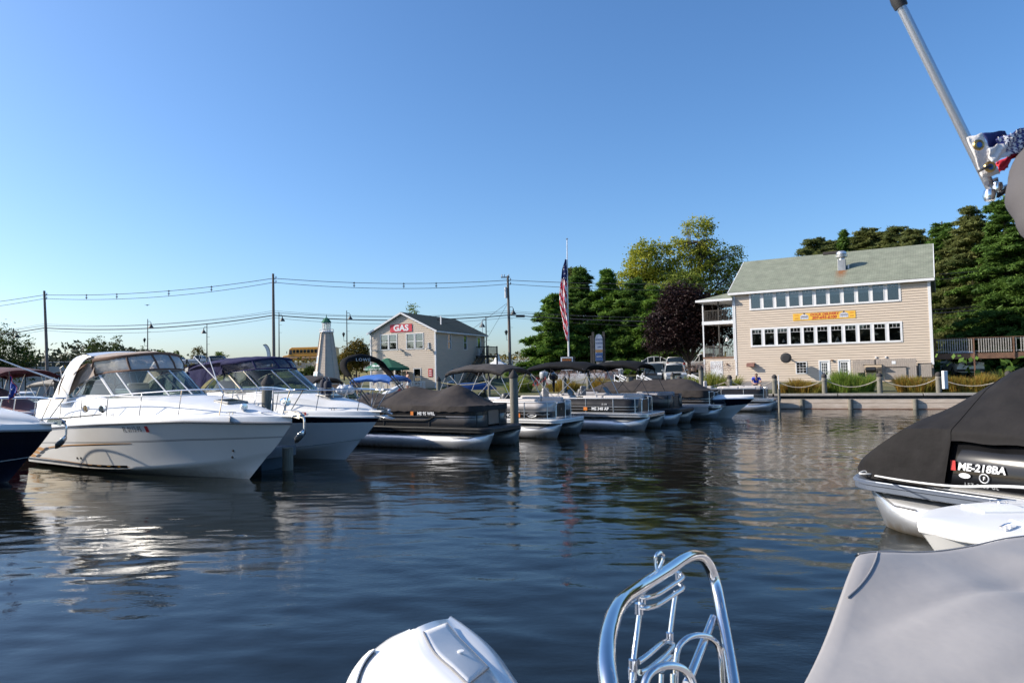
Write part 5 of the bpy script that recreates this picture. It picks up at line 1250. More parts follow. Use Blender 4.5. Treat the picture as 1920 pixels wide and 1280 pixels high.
# ---- small V hull runabout used for the boats further off
def runabout(label, loc, rz, L=6.2, B=2.3, zst=.75, zbow=1.0, hullm=gel, bands=(), cover=None, bim=None, bimz=2.3, bimx=(1.2, 3.4), frame=alu, ws=True, group=None, peak=.45, name='runabout', cat_='motorboat', cov_h=.9):
    t = thing(name, label, cat_, loc, rz, group); H = Hull(L, 1.0, B, zst, zbow, zch=.08, zchb=.5, flare=1.5); H.mesh(t, hullm, bands, nu=26, nt=8)
    H.rail('rub_rail', 1.0, .03, steel, t, .01, n=26); us = [k/26 for k in range(27)]
    mb = MB()
    for sy in (-1, 1): mb.grid([[Vector((u*L, sy*y, z)) for y, z in ((H.ys(u), H.zs(u)), (H.ys(u)*.93, H.zs(u)+.07), (H.ys(u)*.6, H.zs(u)+(.14 if u > .52 else .09)), (H.ys(u)*.56, H.zs(u)+(.15 if u > .52 else -.25)), (0, H.zs(u)+(.2 if u > .52 else -.25)))] for u in us])
    mb.build('deck', gel2, t, smooth=True)
    if ws:
        b_ = cat([(2.2, -.9, zst+.25), (3.1, -.86, zbow+.1), (3.9, -.4, zbow+.18), (4.0, 0, zbow+.2), (3.9, .4, zbow+.18), (3.1, .86, zbow+.1), (2.2, .9, zst+.25)], 4)
        t_ = [Vector((p.x-.35, p.y*.92, p.z+.4)) for p in b_]; g_ = MB().grid([b_, t_]).build('windshield', wglass, t, smooth=True); MB().tube(t_, .018, 5).build('frame', steel, g_)
    for sy in (-.5, .5): s_ = MB(); s_.bb(1.6, 2.1, sy-.25, sy+.25, zst-.1, zst+.2); s_.bb(1.5, 1.65, sy-.25, sy+.25, zst+.2, zst+.62); s_.build('seat', seatw, t, bevel=.05)
    mo = MB(); mo.lathe([(.06, .2), (.08, .6), (.2, .75), (.25, .9), (.24, 1.15), (.05, 1.3)], (-.3, 0, 0), 12); mo.build('outboard_motor', blk, t, smooth=True)
    if cover:
        rows_ = []
        for k in range(31):
            u = .0+.97*k/30; row = []
            for j in range(17):
                b = -1+2*j/16; d = math.hypot((u-.42)/.42, b); h = peak*2*max(0, 1-d)**1.1+.18*(1-abs(b)**2)
                row.append((u*L, b*(H.ys(u)+.03), H.zs(u)+.03+h*min(1, (1-u)*5+.2, u*6+.3)+.01*math.sin(j*3+k)))
            rows_.append([(row[0][0], row[0][1]*1.01, row[0][2]-.3)]+row+[(row[-1][0], row[-1][1]*1.01, row[-1][2]-.3)])
        MB().grid(rows_).build('mooring_cover', cover, t, smooth=True, angle=60)
    if bim: bimini(t, bimx[0], bimx[1], B/2-.05, bimz, zst+.1, bim, frame, drop=.12)
    return t, H
# ================================================================ vegetation
def leaf_quads(P, size, flat=0.0, asp=.6, rs=nr, jitter=.35):
    n = len(P); d = rs.randn(n, 3); d[:, 2] *= (1-flat); d /= np.linalg.norm(d, axis=1)[:, None]+1e-9
    e = rs.randn(n, 3); e[:, 2] *= (1-flat); e -= (e*d).sum(1)[:, None]*d; e /= np.linalg.norm(e, axis=1)[:, None]+1e-9
    s = size*(1+jitter*rs.randn(n))[:, None]; d *= s*.5; e *= s*.5*asp
    return np.stack([P-d, P+e*.9, P+d, P-e*.9], 1)
def broadleaf(name_, blobs, n, size, trunk_r, trunk_pts, mat_, rs, clump=.55, kind_='stuff', sub=26):
    """blobs [(cx,cy,cz,rx,ry,rz)]; returns (crown mesh, trunk mesh)"""
    w = np.array([b[3]*b[4]*b[5] for b in blobs])**.75; w /= w.sum(); P = []; lim = []
    for b, ww in zip(blobs, w):
        nc = max(4, int(n*ww/sub)); d = rs.randn(nc, 3); d /= np.linalg.norm(d, axis=1)[:, None]
        r = .45+.6*rs.rand(nc)**.6; c = np.array(b[:3])+d*r[:, None]*np.array(b[3:]); lim.append(c[::7])
        k = sub; q = c[:, None, :]+rs.randn(nc, k, 3)*clump*np.array([1, 1, .55]); P.append(q.reshape(-1, 3))
    P = np.concatenate(P); Q = leaf_quads(P, size, .35, .62, rs)
    tm = MB(); tp = [Vector(p) for p in trunk_pts]; tm.tube(tp, [trunk_r*(1-.6*i/(len(tp)-1)) for i in range(len(tp))], 9)
    for b, l in zip(blobs, lim):
        s = tp[min(len(tp)-1, 1+int(rs.rand()*(len(tp)-1)))]
        for c in [np.array(b[:3])]+list(l[:9]):
            c = Vector(c); m_ = s.lerp(c, .5)+Vector((rs.randn()*.15, rs.randn()*.15, .25)); r0 = trunk_r*.32
            tm.tube([s, m_, c], [r0, r0*.6, r0*.2], 5)
    return Q, tm
def make_tree(label, loc, blobs, n, size, tr, tp, mat_, clump=.55, name='tree', group=None, seed=1, bk=None):
    rs = np.random.RandomState(seed); t = thing(name, label, 'tree', loc, 0, group)
    Q, tm = broadleaf('', blobs, n, size, tr, tp, mat_, rs, clump)
    quads('crown', Q, mat_, t, kind='stuff'); tm.build('trunk', bk or bark, t, smooth=True, fixn=False); return t
def pine_mesh(h, rbase, n_wh, seed, gap=1.0, low=.06, dens=1.0, tuft=.42, droop=.12, shape=.8):
    rs = np.random.RandomState(seed); P = []; tm = MB()
    tm.tube([(rs.randn()*.05, rs.randn()*.05, h*k/8) for k in range(9)], [h*.017*(1-.9*k/8)+.03 for k in range(9)], 8)
    for w_ in range(n_wh):
        f = low+(1-low)*w_/n_wh; z = h*f; rr = rbase*(1-f)**shape*(.75+.5*rs.rand())+.25
        for b in range(rs.randint(6, 9)):
            a = rs.rand()*2*PI; r_ = rr*(.6+.5*rs.rand()); up = .12*r_*(1 if f > .5 else .3)+rs.randn()*.12
            x1, y1 = r_*math.cos(a), r_*math.sin(a)
            e = Vector((x1, y1, z+up-droop*r_*.3)); s = Vector((0, 0, z)); mid = s.lerp(e, .5)+Vector((0, 0, .08*r_))
            tm.tube([s, mid, e], [.045, .03, .012], 4, caps=False)
            k = max(4, int(r_*26*dens)); t_ = .18+.85*rs.rand(k)**.7; c = np.array(s)[None]*(1-t_)[:, None]+np.array(e)[None]*t_[:, None]
            wd = .30*r_*(1.1-t_)*.9+.12; off = rs.randn(k, 3)*np.stack([wd, wd, wd*.18+.05], 1)*.62; c = c+off; c[:, 2] += .09*r_*np.sin(t_*3)
            m_ = 7; q = c[:, None, :]+rs.randn(k, m_, 3)*np.array([.24, .24, .12])*tuft*1.6; P.append(q.reshape(-1, 3))
    P = np.concatenate(P); return leaf_quads(P, tuft, .5, .26, rs), tm
def pine(label, loc, h, rb, mat_, seed, group=None, name='pine_tree', **kw):
    t = thing(name, label, 'tree', loc, rnd.uniform(0, 6), group); Q, tm = pine_mesh(h, rb, int(h*1.9), seed, **kw)
    quads('crown', Q, mat_, t, kind='stuff'); tm.build('trunk', bark, t, smooth=True, fixn=False); return t
pinem = leafmat('pine_needles', (.03, .075, .015), (.15, .25, .045), .35)
pinel = leafmat('light_pine_needles', (.04, .10, .015), (.19, .31, .045), .38)
pined = leafmat('pine_needles_with_cones', (.04, .075, .02), (.24, .25, .08), .38)
yel = leafmat('yellow_green_leaves', (.11, .18, .02), (.50, .47, .06), .5)
yelg = leafmat('fresh_green_leaves', (.07, .13, .02), (.25, .28, .05), .45)
purp = leafmat('dark_purple_leaves', (.007, .004, .004), (.042, .019, .017), .12, .55)
grn = leafmat('green_leaves', (.02, .045, .008), (.10, .13, .025), .35)
bushm = leafmat('autumn_bush_leaves', (.035, .055, .01), (.22, .14, .02), .35)
def gxy(px, Y): x = at(px, 690, Y).x; return (x, Y, gh(x, Y)-.05)
pg = 'tall conifers behind the parking lot'
pine('dense green pine with layered boughs at the left end, just left of the flagpole foot', gxy(1040, 76), 9.2, 4.0, pinel, 1, pg, low=.02, dens=1.25)
pine('tallest dense dark pine directly behind the flag', gxy(1092, 80), 12.6, 4.8, pinem, 2, pg, low=.02, dens=1.25)
pine('broad green pine right of the flag behind the tall road sign', gxy(1142, 78), 12.0, 4.3, pinel, 3, pg, low=.02, dens=1.25)
pine('green pine between the road sign and the purple tree', gxy(1190, 76), 10.6, 4.4, pinem, 4, pg, low=.02, dens=1.25)
pine('lower pine just left of the purple tree', gxy(1232, 74), 9.6, 3.6, pinel, 5, pg, low=.02, dens=1.2)
pine('bronze tipped pine peeping over the dark pine behind the flag', gxy(1075, 92), 13.8, 4.0, pined, 6, pg, low=.1)
L_ = gxy(1210, 88)
make_tree('yellow green maple, left of the tall pair, rising over the pines', L_, [(0, 0, 13.2, 2.6, 2.4, 2.0), (-1.6, 0, 10.6, 2.4, 2.2, 1.9), (1.6, 0, 10.4, 2.5, 2.2, 2), (.4, 0, 15.2, 1.8, 1.5, 1.1), (0, 0, 8, 3.4, 2.5, 2.2)], 20000, .27, .3, [(0, 0, 0), (.1, 0, 4), (0, 0, 8), (.3, 0, 12)], yel, .36, 'maple_tree', seed=21)
L_ = gxy(1300, 88)
make_tree('tallest yellow green maple with thin airy branches right of the purple tree top', L_, [(1.2, 0, 17.8, 2.0, 1.6, 1.5), (-1.6, 0, 14.8, 2.4, 2, 1.7), (2.6, 0, 14.9, 2.0, 1.6, 1.5), (0, 0, 12.3, 3.2, 2.4, 1.9), (3.9, 0, 12.2, 1.9, 1.6, 1.4), (5.4, 0, 14.3, 1.3, 1.2, 1.1), (6.6, 0, 12.6, 1.2, 1, .8), (-3.5, 0, 11.5, 2.2, 2, 1.8), (1.5, 0, 9.2, 4.4, 2.5, 2.3), (6, 0, 10, 1.6, 1.4, 1.1)], 26000, .25, .36, [(0, 0, 0), (.2, 0, 4), (.5, 0, 8), (1.0, 0, 12), (1.2, 0, 16)], yel, .34, 'maple_tree', seed=22)
L_ = gxy(1250, 84)
make_tree('fresh green leafy tree filling the gap between pines and purple tree', L_, [(0, 0, 8.5, 3.2, 2.4, 2.3), (-2, 0, 7, 2.2, 2, 2), (2.2, 0, 10.2, 2.4, 2, 1.8)], 9000, .27, .25, [(0, 0, 0), (0, 0, 4), (0, 0, 8)], yelg, .45, 'leafy_tree', seed=23)
pl_ = at(1293, 716, 62.5); 
make_tree('dense dark purple maple standing in front of the restaurant porch', (pl_.x, 62.5, gh(pl_.x, 62.5)), [(-.3, 0, 5.6, 2.9, 2.6, 2.1), (-.9, 0, 4.0, 2.6, 2.4, 1.4), (1.0, 0, 4.3, 2.4, 2.3, 1.6), (-.5, 0, 7.5, 1.7, 1.6, 1.3), (-2.2, 0, 3.3, 1.6, 1.5, 1.0), (2.7, -.3, 3.9, 1.5, 1.4, 1.2), (2.2, 0, 5.4, 1.6, 1.5, 1.2), (.3, 0, 6.4, 2.4, 2, 1.6), (-2.3, 0, 4.9, 1.4, 1.3, 1.1)], 42000, .19, .2, [(0, 0, 0), (0, 0, 1.4), (-.1, 0, 3), (-.3, 0, 6)], purp, .34, 'purple_maple', seed=24)
# behind the restaurant
g2_ = 'tree tops over the restaurant roof'
def behind(px, Y, ytop, kind, label, seed, rb=3.2):
    x = at(px, 600, Y).x; z0 = 2.4; h = at(px, ytop, Y).z-z0
    if kind == 'spruce': pine(label, (x, Y, z0), h, rb*.75, pinem, seed, g2_, 'spruce_tree', low=.25, shape=1.05, dens=1.2)
    else: pine(label, (x, Y, z0), h, rb*1.55, pined, seed, g2_, low=.3, dens=1.3, shape=.42, tuft=.3)
behind(1532, 86, 446, 'p', 'low bushy pine top showing over the left part of the restaurant roof', 31)
behind(1588, 90, 430, 'spruce', 'pointed spruce top above the middle of the restaurant roof', 32, 4)
behind(1634, 88, 428, 'p', 'bronze green pine top just right of the pointed spruce', 33, 3.4)
behind(1692, 84, 424, 'p', 'bronze green pine top above the right end of the restaurant roof', 34, 3.4)
behind(1560, 92, 452, 'p', 'dark pine top filling the gap left of the pointed spruce', 36, 4)
behind(1664, 92, 440, 'p', 'dark pine top between the two bronze green pine tops', 37, 4)
behind(1722, 80, 432, 'p', 'pine top at the very right end of the restaurant ridge', 38, 3.6)
behind(1610, 96, 445, 'p', 'darker pine top behind the roof exhaust fan', 35, 4)
# tall pines right of the restaurant
g3_ = 'tall white pines right of the restaurant'
for (px_, Y_, yt, rb, m__, lb, sd_) in ((1775, 68, 415, 4.6, pinem, 'tall white pine right beside the restaurant gable', 41), (1830, 64, 388, 5.0, pined, 'tallest white pine with cones, behind the transformer pole', 42), (1893, 60, 372, 5.2, pinem, 'white pine at the right edge behind the deck', 43), (1955, 58, 380, 5.2, pinem, 'white pine at the very right edge, partly out of view', 44), (1800, 80, 440, 5.0, pinem, 'shaded white pine deeper behind the gable', 45), (1868, 76, 430, 5.4, pinem, 'shaded white pine deeper behind the deck', 46), (1925, 74, 430, 5.4, pinem, 'shaded white pine deeper behind the right edge', 47)):
    x = at(px_, 600, Y_).x; h = at(px_, yt, Y_).z-2.0
    pine(lb, (x, Y_, 2.0), h, rb, m__, sd_, g3_, low=.04, dens=1.5, shape=.6, tuft=.33)
# trees by the causeway
def small(px, Y, z0, ytop, wpx, mat_, label, seed, n=3500, leaf=.3, name='small_tree', tr=.12):
    x = at(px, 680, Y).x; h = at(px, ytop, Y).z-z0; w_ = wpx*Y/F/2
    bl_ = [(0, 0, h*.62, w_*.8, w_*.7, h*.3), (-w_*.5, 0, h*.45, w_*.55, w_*.5, h*.26), (w_*.5, 0, h*.48, w_*.55, w_*.5, h*.28), (w_*.1, 0, h*.82, w_*.45, w_*.4, h*.2)]
    make_tree(label, (x, Y, z0), bl_, n, leaf, tr, [(0, 0, 0), (0, 0, h*.3), (0, 0, h*.6)], mat_, .3*w_/2, name, seed=seed)
small(5, 108, .8, 610, 80, grn, 'leafy tree at the far left edge behind the marina', 51, 6000, .3)
small(48, 112, .8, 632, 46, grn, 'smaller leafy tree next to the far left tree', 52, 3000, .28)
small(180, 120, 1, 622, 50, grn, 'loose crowned tree rising above the taupe boat canopy, left of the pair', 53, 2400, .26)
small(216, 122, 1, 626, 36, grn, 'loose crowned tree rising above the taupe boat canopy, right of the pair', 54, 2000, .26)
small(300, 150, 5, 655, 40, yelg, 'yellow green roadside bush left of the flag lamp post', 55, 1600, .3)
small(330, 152, 5, 658, 26, yelg, 'small roadside bush over the taupe canopy', 56, 900, .3)
small(372, 150, 5, 651, 34, bushm, 'yellow roadside bush behind the parked white pickup', 57, 1600, .3)
small(411, 148, 5, 656, 28, yelg, 'green roadside bush near the thin antenna', 58, 1200, .3)
small(268, 140, 5, 645, 14, grn, 'thin little roadside tree beside the lamp with the flag', 59, 300, .22)
small(668, 84, 2, 636, 60, bushm, 'autumn coloured bush leaning against the dock house left wall', 60, 6500, .22)
small(645, 86, 2, 662, 46, grn, 'green bush beside the ornamental lighthouse', 61, 4000, .22)
small(775, 98, 2, 572, 62, yelg, 'green tree top peeping over the dock house roof', 62, 4200, .26)
small(583, 100, 2.2, 686, 40, grn, 'low dark hedge on the bank left of the lighthouse', 63, 2500, .25, 'hedge')
# distant wooded hill
def treeline(name, x0, x1, Y, zb, ht, n, mat_, seed, label=None, size=1.3):
    rs = np.random.RandomState(seed); x = rs.uniform(x0, x1, n); y = Y+rs.randn(n)*10
    prof = ht*(.72+.2*np.sin(x*.045+seed)+.14*np.sin(x*.13)+.09*np.sin(x*.41+1)+.06*np.sin(x*.9)); z = zb+prof*np.sqrt(rs.rand(n))
    quads(name, leaf_quads(np.stack([x, y, z], 1), size, .3, .7, rs), mat_, None, kind='stuff')
hillm = leafmat('distant_woods_leaves', (.015, .035, .02), (.09, .09, .045), .2)
treeline('distant_woods', -420, -150, 300, 0, 17, 26000, hillm, 3, size=1.6)
treeline('distant_woods', -150, 80, 330, 0, 7, 9000, hillm, 5, size=1.4)
treeline('unseen_reflection_woods', -1100, 420, -250, 0, 32, 52000, hillm, 12, size=3.4)  # unseen woods behind the camera, added to darken what the windows reflect
treeline('roadside_growth', -75, 40, 136, 4.2, 2.0, 5000, bushm, 8, size=.5)
treeline('undergrowth', 30, 62, 70, 1.5, 3.0, 9000, pinem, 9, size=.45)
# ornamental grasses on the bulkhead
def grass_clump(label, s, off, rx, ry, h, mats, n, seed, plume=None, name='ornamental_grass'):
    rs = np.random.RandomState(seed); p = bl(s, off); t = thing(name, label, 'plant', (p.x, p.y, .95), BRZ)
    for mi, (m_, fr_) in enumerate(mats):
        k = int(n*fr_); a = rs.rand(k)*2*PI; r = np.sqrt(rs.rand(k)); bx_ = rx*r*np.cos(a); by_ = ry*r*np.sin(a)
        hh = h*(.6+.5*rs.rand(k))*(1-.25*r**2)*(.86+.14*np.sin(bx_*3.3+seed)+.08*np.sin(bx_*7.1+seed*2)); lx = rs.randn(k)*.22*hh+bx_*.18; ly = rs.randn(k)*.22*hh+by_*.18
        B = np.stack([bx_, by_, np.zeros(k)], 1); Mi = B+np.stack([lx*.35, ly*.35, hh*.6], 1); T = B+np.stack([lx, ly, hh], 1)
        wv = rs.randn(k, 3)*np.array([1, 1, 0]); wv /= np.linalg.norm(wv, axis=1)[:, None]; wv *= .013
        Q = np.concatenate([np.stack([B-wv, B+wv, Mi+wv, Mi-wv], 1), np.stack([Mi-wv, Mi+wv, T+wv*.15, T-wv*.15], 1)])
        quads('blades', Q, m_, t, kind='stuff')
    if plume:
        k = 260; a = rs.rand(k)*2*PI; r = np.sqrt(rs.rand(k)); T = np.stack([rx*r*np.cos(a), ry*r*np.sin(a), h*(1.0+.35*rs.rand(k))], 1)
        q = (T[:, None, :]+rs.randn(k, 9, 3)*np.array([.03, .03, .1])).reshape(-1, 3); quads('plumes', leaf_quads(q, .06, 0, .3, rs), plume, t, kind='stuff')
    return t
gg = leafmat('green_blades', (.08, .17, .02), (.33, .42, .08), .45); gred = leafmat('russet_blades', (.17, .08, .02), (.5, .32, .06), .4)
gol = leafmat('olive_blades', (.11, .13, .02), (.42, .36, .08), .45); gpl = leafmat('pink_plumes', (.22, .13, .10), (.42, .28, .22), .3)
grass_clump('olive ornamental grass with pinkish plumes between the white door and the seated man', -4.3, 2.6, 1.9, .8, 1.5, [(gol, .7), (gg, .3)], 2600, 1, gpl)
grass_clump('low russet ornamental grass right of the seated man', 1.5, 1.35, 1.35, .5, .95, [(gred, .75), (gol, .25)], 2200, 2)
grass_clump('tall bright green ornamental grass clump in the middle of the bulkhead', 4.35, 1.9, 1.35, .65, 1.45, [(gg, .9), (gol, .1)], 3400, 3)
grass_clump('russet ornamental grass clump left of the last rope post', 8.1, 1.5, 1.15, .55, 1.15, [(gred, .6), (gol, .4)], 2600, 4)
grass_clump('russet and olive ornamental grass clump at the right end of the rope fence', 10.7, 1.6, 1.45, .55, 1.15, [(gred, .55), (gol, .45)], 3000, 5)
grass_clump('low russet grass tuft next to the green clump', 2.6, 1.1, .5, .3, .6, [(gol, 1)], 600, 6)
grass_clump('round green ornamental grass by the parking lot pile with the yellow rope', -19.0, 3.2, 1.0, .8, 1.35, [(gg, .6), (gol, .4)], 2400, 7)
grass_clump('russet pink shrub beside the white gangway rails', -15.5, 4.2, 1.3, .8, 1.2, [(gol, .5), (gred, .5)], 2200, 8, gpl)
grass_clump('pinkish shrub in front of the parked dark car', -12.4, 4.6, 1.2, .8, 1.3, [(gred, .6), (gol, .4)], 1800, 9, gpl)
grass_clump('bright green reeds beside the upturned boat at the right edge', 17.0, .8, 1.8, .8, 1.2, [(gg, 1)], 3000, 10)
grass_clump('wild shrub under the elevated deck', 13.8, 4.5, 1.3, .8, 1.4, [(gol, .4), (grn, .6)], 1500, 11)
# ================================================================ boats further off
maroonb, _h = runabout('motorboat under a faded maroon cover with a maroon bimini at the left edge', (-22.6, 27.6, 0), R(-22), L=6.8, B=2.5, hullm=M('maroon_hull', (.09, .012, .02), .2, coat=.4, var=.1), cover=rosec, peak=.5, zst=1.2, zbow=1.45, ws=False, bim=maroon, bimz=3.15, bimx=(1.9, 5.0))
runabout('white motorboat with a beige bimini behind the radar arch of the large white cruiser', (-25.2, 35.5, 0), R(-25), L=7, B=2.5, hullm=gel, zst=1.0, zbow=1.35, bim=beigec, bimz=2.72, bimx=(2.6, 5.6), bands=[(.5, .95, M('slate_blue_hull', (.13, .17, .26), .2))])
runabout('small boat with black bimini further back, left of two', (-41, 62, 0), R(-10), L=6, bim=blackc, bimz=3.6, bimx=(1.0, 3.6), zst=.9, zbow=1.1)
runabout('small boat with black bimini further back, right of two', (-37.2, 61, 0), R(-10), L=6.5, bim=blackc, bimz=3.75, bimx=(1.2, 4.8), zst=.9, zbow=1.1)
runabout('long white boat moored across the marina behind the maroon bimini', (-44, 50, 0), R(-5), L=9, B=3, zst=1.3, zbow=1.7)
runabout('white boat moored behind the white cruiser stern', (-31, 46, 0), R(-12), L=8, B=2.8, zst=1.2, zbow=1.6)
for i, (x, y, lb) in enumerate(((-52, 66, 'distant white boat leftmost in the back row'), (-46, 70, 'distant white boat in the back row between bimini tops'), (-33, 72, 'distant white boat in the back row near the taupe canopy'))):
    runabout(lb, (x, y, 0), R(-8+i*5), L=7.5, B=2.7, zst=1.1, zbow=1.5, group='white boats in the back row')
runabout('grey covered motorboat with black bimini moored behind the navy canvas cruiser', (-11.6, 34.2, 0), R(-24), L=6.6, B=2.4, hullm=gel, zst=.95, zbow=1.15, cover=M('mauve_grey_cover', (.20, .18, .19), .8, var=.1, bump=.4, bscale=5), peak=.22, ws=False, bim=charc2, bimz=2.62, bimx=(.9, 3.1), bands=[(.6, .95, greyband)])
runabout('motorboat with dark grey bimini tight behind the navy canvas', (-14.3, 37.5, 0), R(-24), L=6.4, B=2.4, zst=.9, zbow=1.1, bim=charc2, bimz=2.55, bimx=(.6, 3.0), ws=False, cover=charc2, peak=.15)
runabout('black hulled bow rider with white seats at the dock left of the dock house', (-13.8, 45.5, 0), R(-12), L=6.2, B=2.4, zst=.75, zbow=.9, hullm=blackp)
runabout('white boat with bright blue bimini moored behind the charcoal covered pontoon boat', (-8.9, 37.0, 0), R(-20), L=6.6, B=2.4, zst=.9, zbow=1.1, bim=bluec, bimz=2.62, bimx=(1.0, 3.3), frame=trimw)
text('SUNCHASER', .16, bpy.data.objects['bimini_top'] if 0 else None, mat=whitep, M4=Matrix.Identity(4)) if 0 else None
runabout('open white boat moored near the blue bimini boat', (-5.9, 40.5, 0), R(-20), L=6.2, B=2.4, zst=.85, zbow=1.05)
runabout('speedboat with navy band and white deck between the tented pontoon and the last pontoon boat', (11.8-.848*6.2, 36.2+.53*6.2, 0), PR, L=6.9, B=2.5, zst=.85, zbow=1.02, bands=[(.45, .96, navyp)])
runabout('open white boat with windscreen between the first two bimini pontoon boats', (-6.2, 35.2, 0), PR, L=6.4, B=2.4, zst=.95, zbow=1.15)
kb = thing('upturned_boat', 'dull blue upturned small boat stored on the dock by the dock house', 'boat', (-3.1, 52.5, 1.25), R(10))
rows_ = [[(x, .62*math.sin(a)*(1-(abs(x)/1.95)**2.6), .55*math.cos(a)*(1-(abs(x)/2.0)**3)+.1) for a in [R(-90+20*j) for j in range(10)]] for x in [-1.9+3.8*k/16 for k in range(17)]]
MB().grid(rows_).build('hull', M('dusk_blue_hull', (.02, .05, .16), .35, var=.1), kb, smooth=True)
for x in (-1, 1): MB().bb(x-.06, x+.06, -.5, .5, -.35, .08).build('trestle', woodd, kb)

# dock walkway in front of the dock house
wk = thing('walkway_dock', 'long grey plank dock along the sterns in front of the dock house', 'dock', (-12.5, 43.8, 0), R(-20))
for k in range(120): MB().bb(k*.2+.01, k*.2+.19, -.9, .9, .66, .71).build('plank', woodcap, wk)
MB().bb(0, 24, -.96, -.9, .4, .72).build('stringer', woodcap, wk); MB().bb(0, 24, .9, .96, .4, .72).build('stringer', woodcap, wk)

# ================================================================ vehicles
def wheel(t, x, y, r=.33):
    w_ = MB().lathe([(r*.6, -.1), (r*.95, -.1), (r, -.06), (r, .06), (r*.95, .1), (r*.6, .1)], (x, y, r), 18, rot=rX).build('wheel', rubber, t, smooth=True)
    MB().lathe([(.02, -.112), (r*.55, -.10), (r*.6, -.06), (r*.6, .06), (r*.55, .10), (.02, .112)], (x, y, r), 12, rot=rX).build('rim', steel, w_)
def car(name, label, cat_, loc, rz, col, L=4.6, W=1.8, kind='sedan', group=None):
    t = thing(name, label, cat_, loc, rz, group); paint = M('car_paint', col, .25, .1, var=.03, coat=.6)
    if kind == 'sedan': bel = [(0, .62), (.06, .74), (.3, .86), (.62, .95), (.85, .98), (.97, .92), (1, .7)]; cab = [(.27, .90), (.42, 1.36), (.55, 1.44), (.68, 1.42), (.86, 1.0)]
    if kind == 'suv': bel = [(0, .75), (.04, .98), (.25, 1.06), (.6, 1.1), (.94, 1.1), (.99, 1.02), (1, .8)]; cab = [(.24, 1.04), (.34, 1.62), (.5, 1.74), (.8, 1.74), (.93, 1.66), (.985, 1.1)]
    if kind == 'pickup': bel = [(0, .8), (.03, 1.02), (.24, 1.12), (.5, 1.18), (.56, 1.14), (.98, 1.14), (1, .9)]; cab = [(.23, 1.1), (.31, 1.7), (.38, 1.84), (.54, 1.84), (.58, 1.74), (.6, 1.14)]
    hw = W/2; xs_ = sorted(set([b[0] for b in bel]+[.15, .4, .5, .75, .9])); rows_ = []
    for s_ in xs_:
        zb = interp(s_, [b[0] for b in bel], [b[1] for b in bel]); nar = hw*(1-.10*max(0, (abs(s_-.5)-.36)/.14)**2); x = -s_*L
        rows_.append([(x, -nar*.3, .28), (x, -nar*.92, .30), (x, -nar, .5), (x, -nar*1.0, zb-.16), (x, -nar*.94, zb-.02), (x, -nar*.6, zb+.015), (x, 0, zb+.03), (x, nar*.6, zb+.015), (x, nar*.94, zb-.02), (x, nar, zb-.16), (x, nar, .5), (x, nar*.92, .30), (x, nar*.3, .28)])
    mb = MB().grid(rows_, closeu=True); mb.f.append(tuple(range(13))); mb.m.append(0); n = len(mb.v); mb.f.append(tuple(range(n-13, n))); mb.m.append(0)
    mb.build('body', paint, t, smooth=True, angle=35)
    mb = MB(); rr_ = []; n = len(cab)
    for i, (s_, z) in enumerate(cab):
        e = (i in (0, n-1)); y1 = hw*(.9 if e else .74); rr_.append([(-s_*L, -y1, z), (-s_*L, y1, z)])
    zlo = [interp(c[0], [b[0] for b in bel], [b[1] for b in bel]) for c in cab]
    g_ = MB()
    for i in range(n-1):
        for sy in (0, 1):
            a, b = rr_[i][sy], rr_[i+1][sy]; y0 = (-1 if sy == 0 else 1)*hw*.93
            g_.add([(a[0], y0, zlo[i]-.02), (b[0], y0, zlo[i+1]-.02), b, a], [(0, 1, 2, 3)])
    g_.add([rr_[0][0], rr_[0][1], rr_[1][1], rr_[1][0]], [(0, 1, 2, 3)]); g_.add([rr_[-2][0], rr_[-2][1], rr_[-1][1], rr_[-1][0]], [(0, 1, 2, 3)])
    g_.build('window', cglass, t, smooth=False)
    rf = MB(); rf.grid([[(p[0][0], p[0][1]*1.0, p[0][2]+.005), (p[0][0], 0, p[0][2]+.035), (p[1][0], p[1][1], p[1][2]+.005)] for p in rr_[1:-1]]); rf.build('roof', paint, t, smooth=True, solid=.03)
    pl = MB()
    for sy in (0, 1):
        y0 = (-1 if sy == 0 else 1)*hw*.935
        for i in range(n-1): a, b = rr_[i][sy], rr_[i+1][sy]; pl.bar(a, b, .05)
        for i in range(1, n-1): a = rr_[i][sy]; pl.bar(a, (a[0], y0, zlo[i]), .06)
    pl.build('pillar', paint, t)
    for x in (-.19*L, -.79*L):
        for sy in (-1, 1): wheel(t, x, sy*(hw-.1), .36 if kind != 'sedan' else .32)
    for sy in (-1, 1):
        MB().box((-.01, sy*hw*.72, .72 if kind == 'sedan' else .88), (.06, .34, .16)).build('headlight', whitep, t, bevel=.02); MB().box((-L+.02, sy*hw*.82, .82), (.06, .2, .2)).build('tail_light', redp, t, bevel=.02)
        MB().box((-.30*L, sy*(hw+.08), 1.05 if kind == 'sedan' else 1.2), (.1, .16, .12)).build('mirror', paint, t, bevel=.02)
    gq = MB(); gq.box((-.01, 0, .68 if kind == 'sedan' else .86), (.05, .75, .2)); gq.build('grille', blk, t)
    MB().box((.0, 0, .42), (.12, W*.9, .18)).build('bumper', paint if kind == 'sedan' else blk, t, bevel=.03)
    return t
wcol = (.75, .75, .73)
def vg(px, Y): x = at(px, 700, Y).x; return (x, Y, gh(x, Y)+.01)
car('van', 'white high roofed vehicle at the foot of the tall road sign', 'van', vg(1152, 66), R(-95), wcol, kind='suv')
car('parked_car', 'white sedan seen side on in front of the pines', 'car', (vg(1178, 69)[0], 69, vg(1178, 69)[2]+.5), R(170), wcol, kind='sedan')
car('parked_car', 'dark blue grey car parked behind the pinkish shrub', 'car', vg(1222, 58), R(-110), (.05, .07, .09), kind='suv')
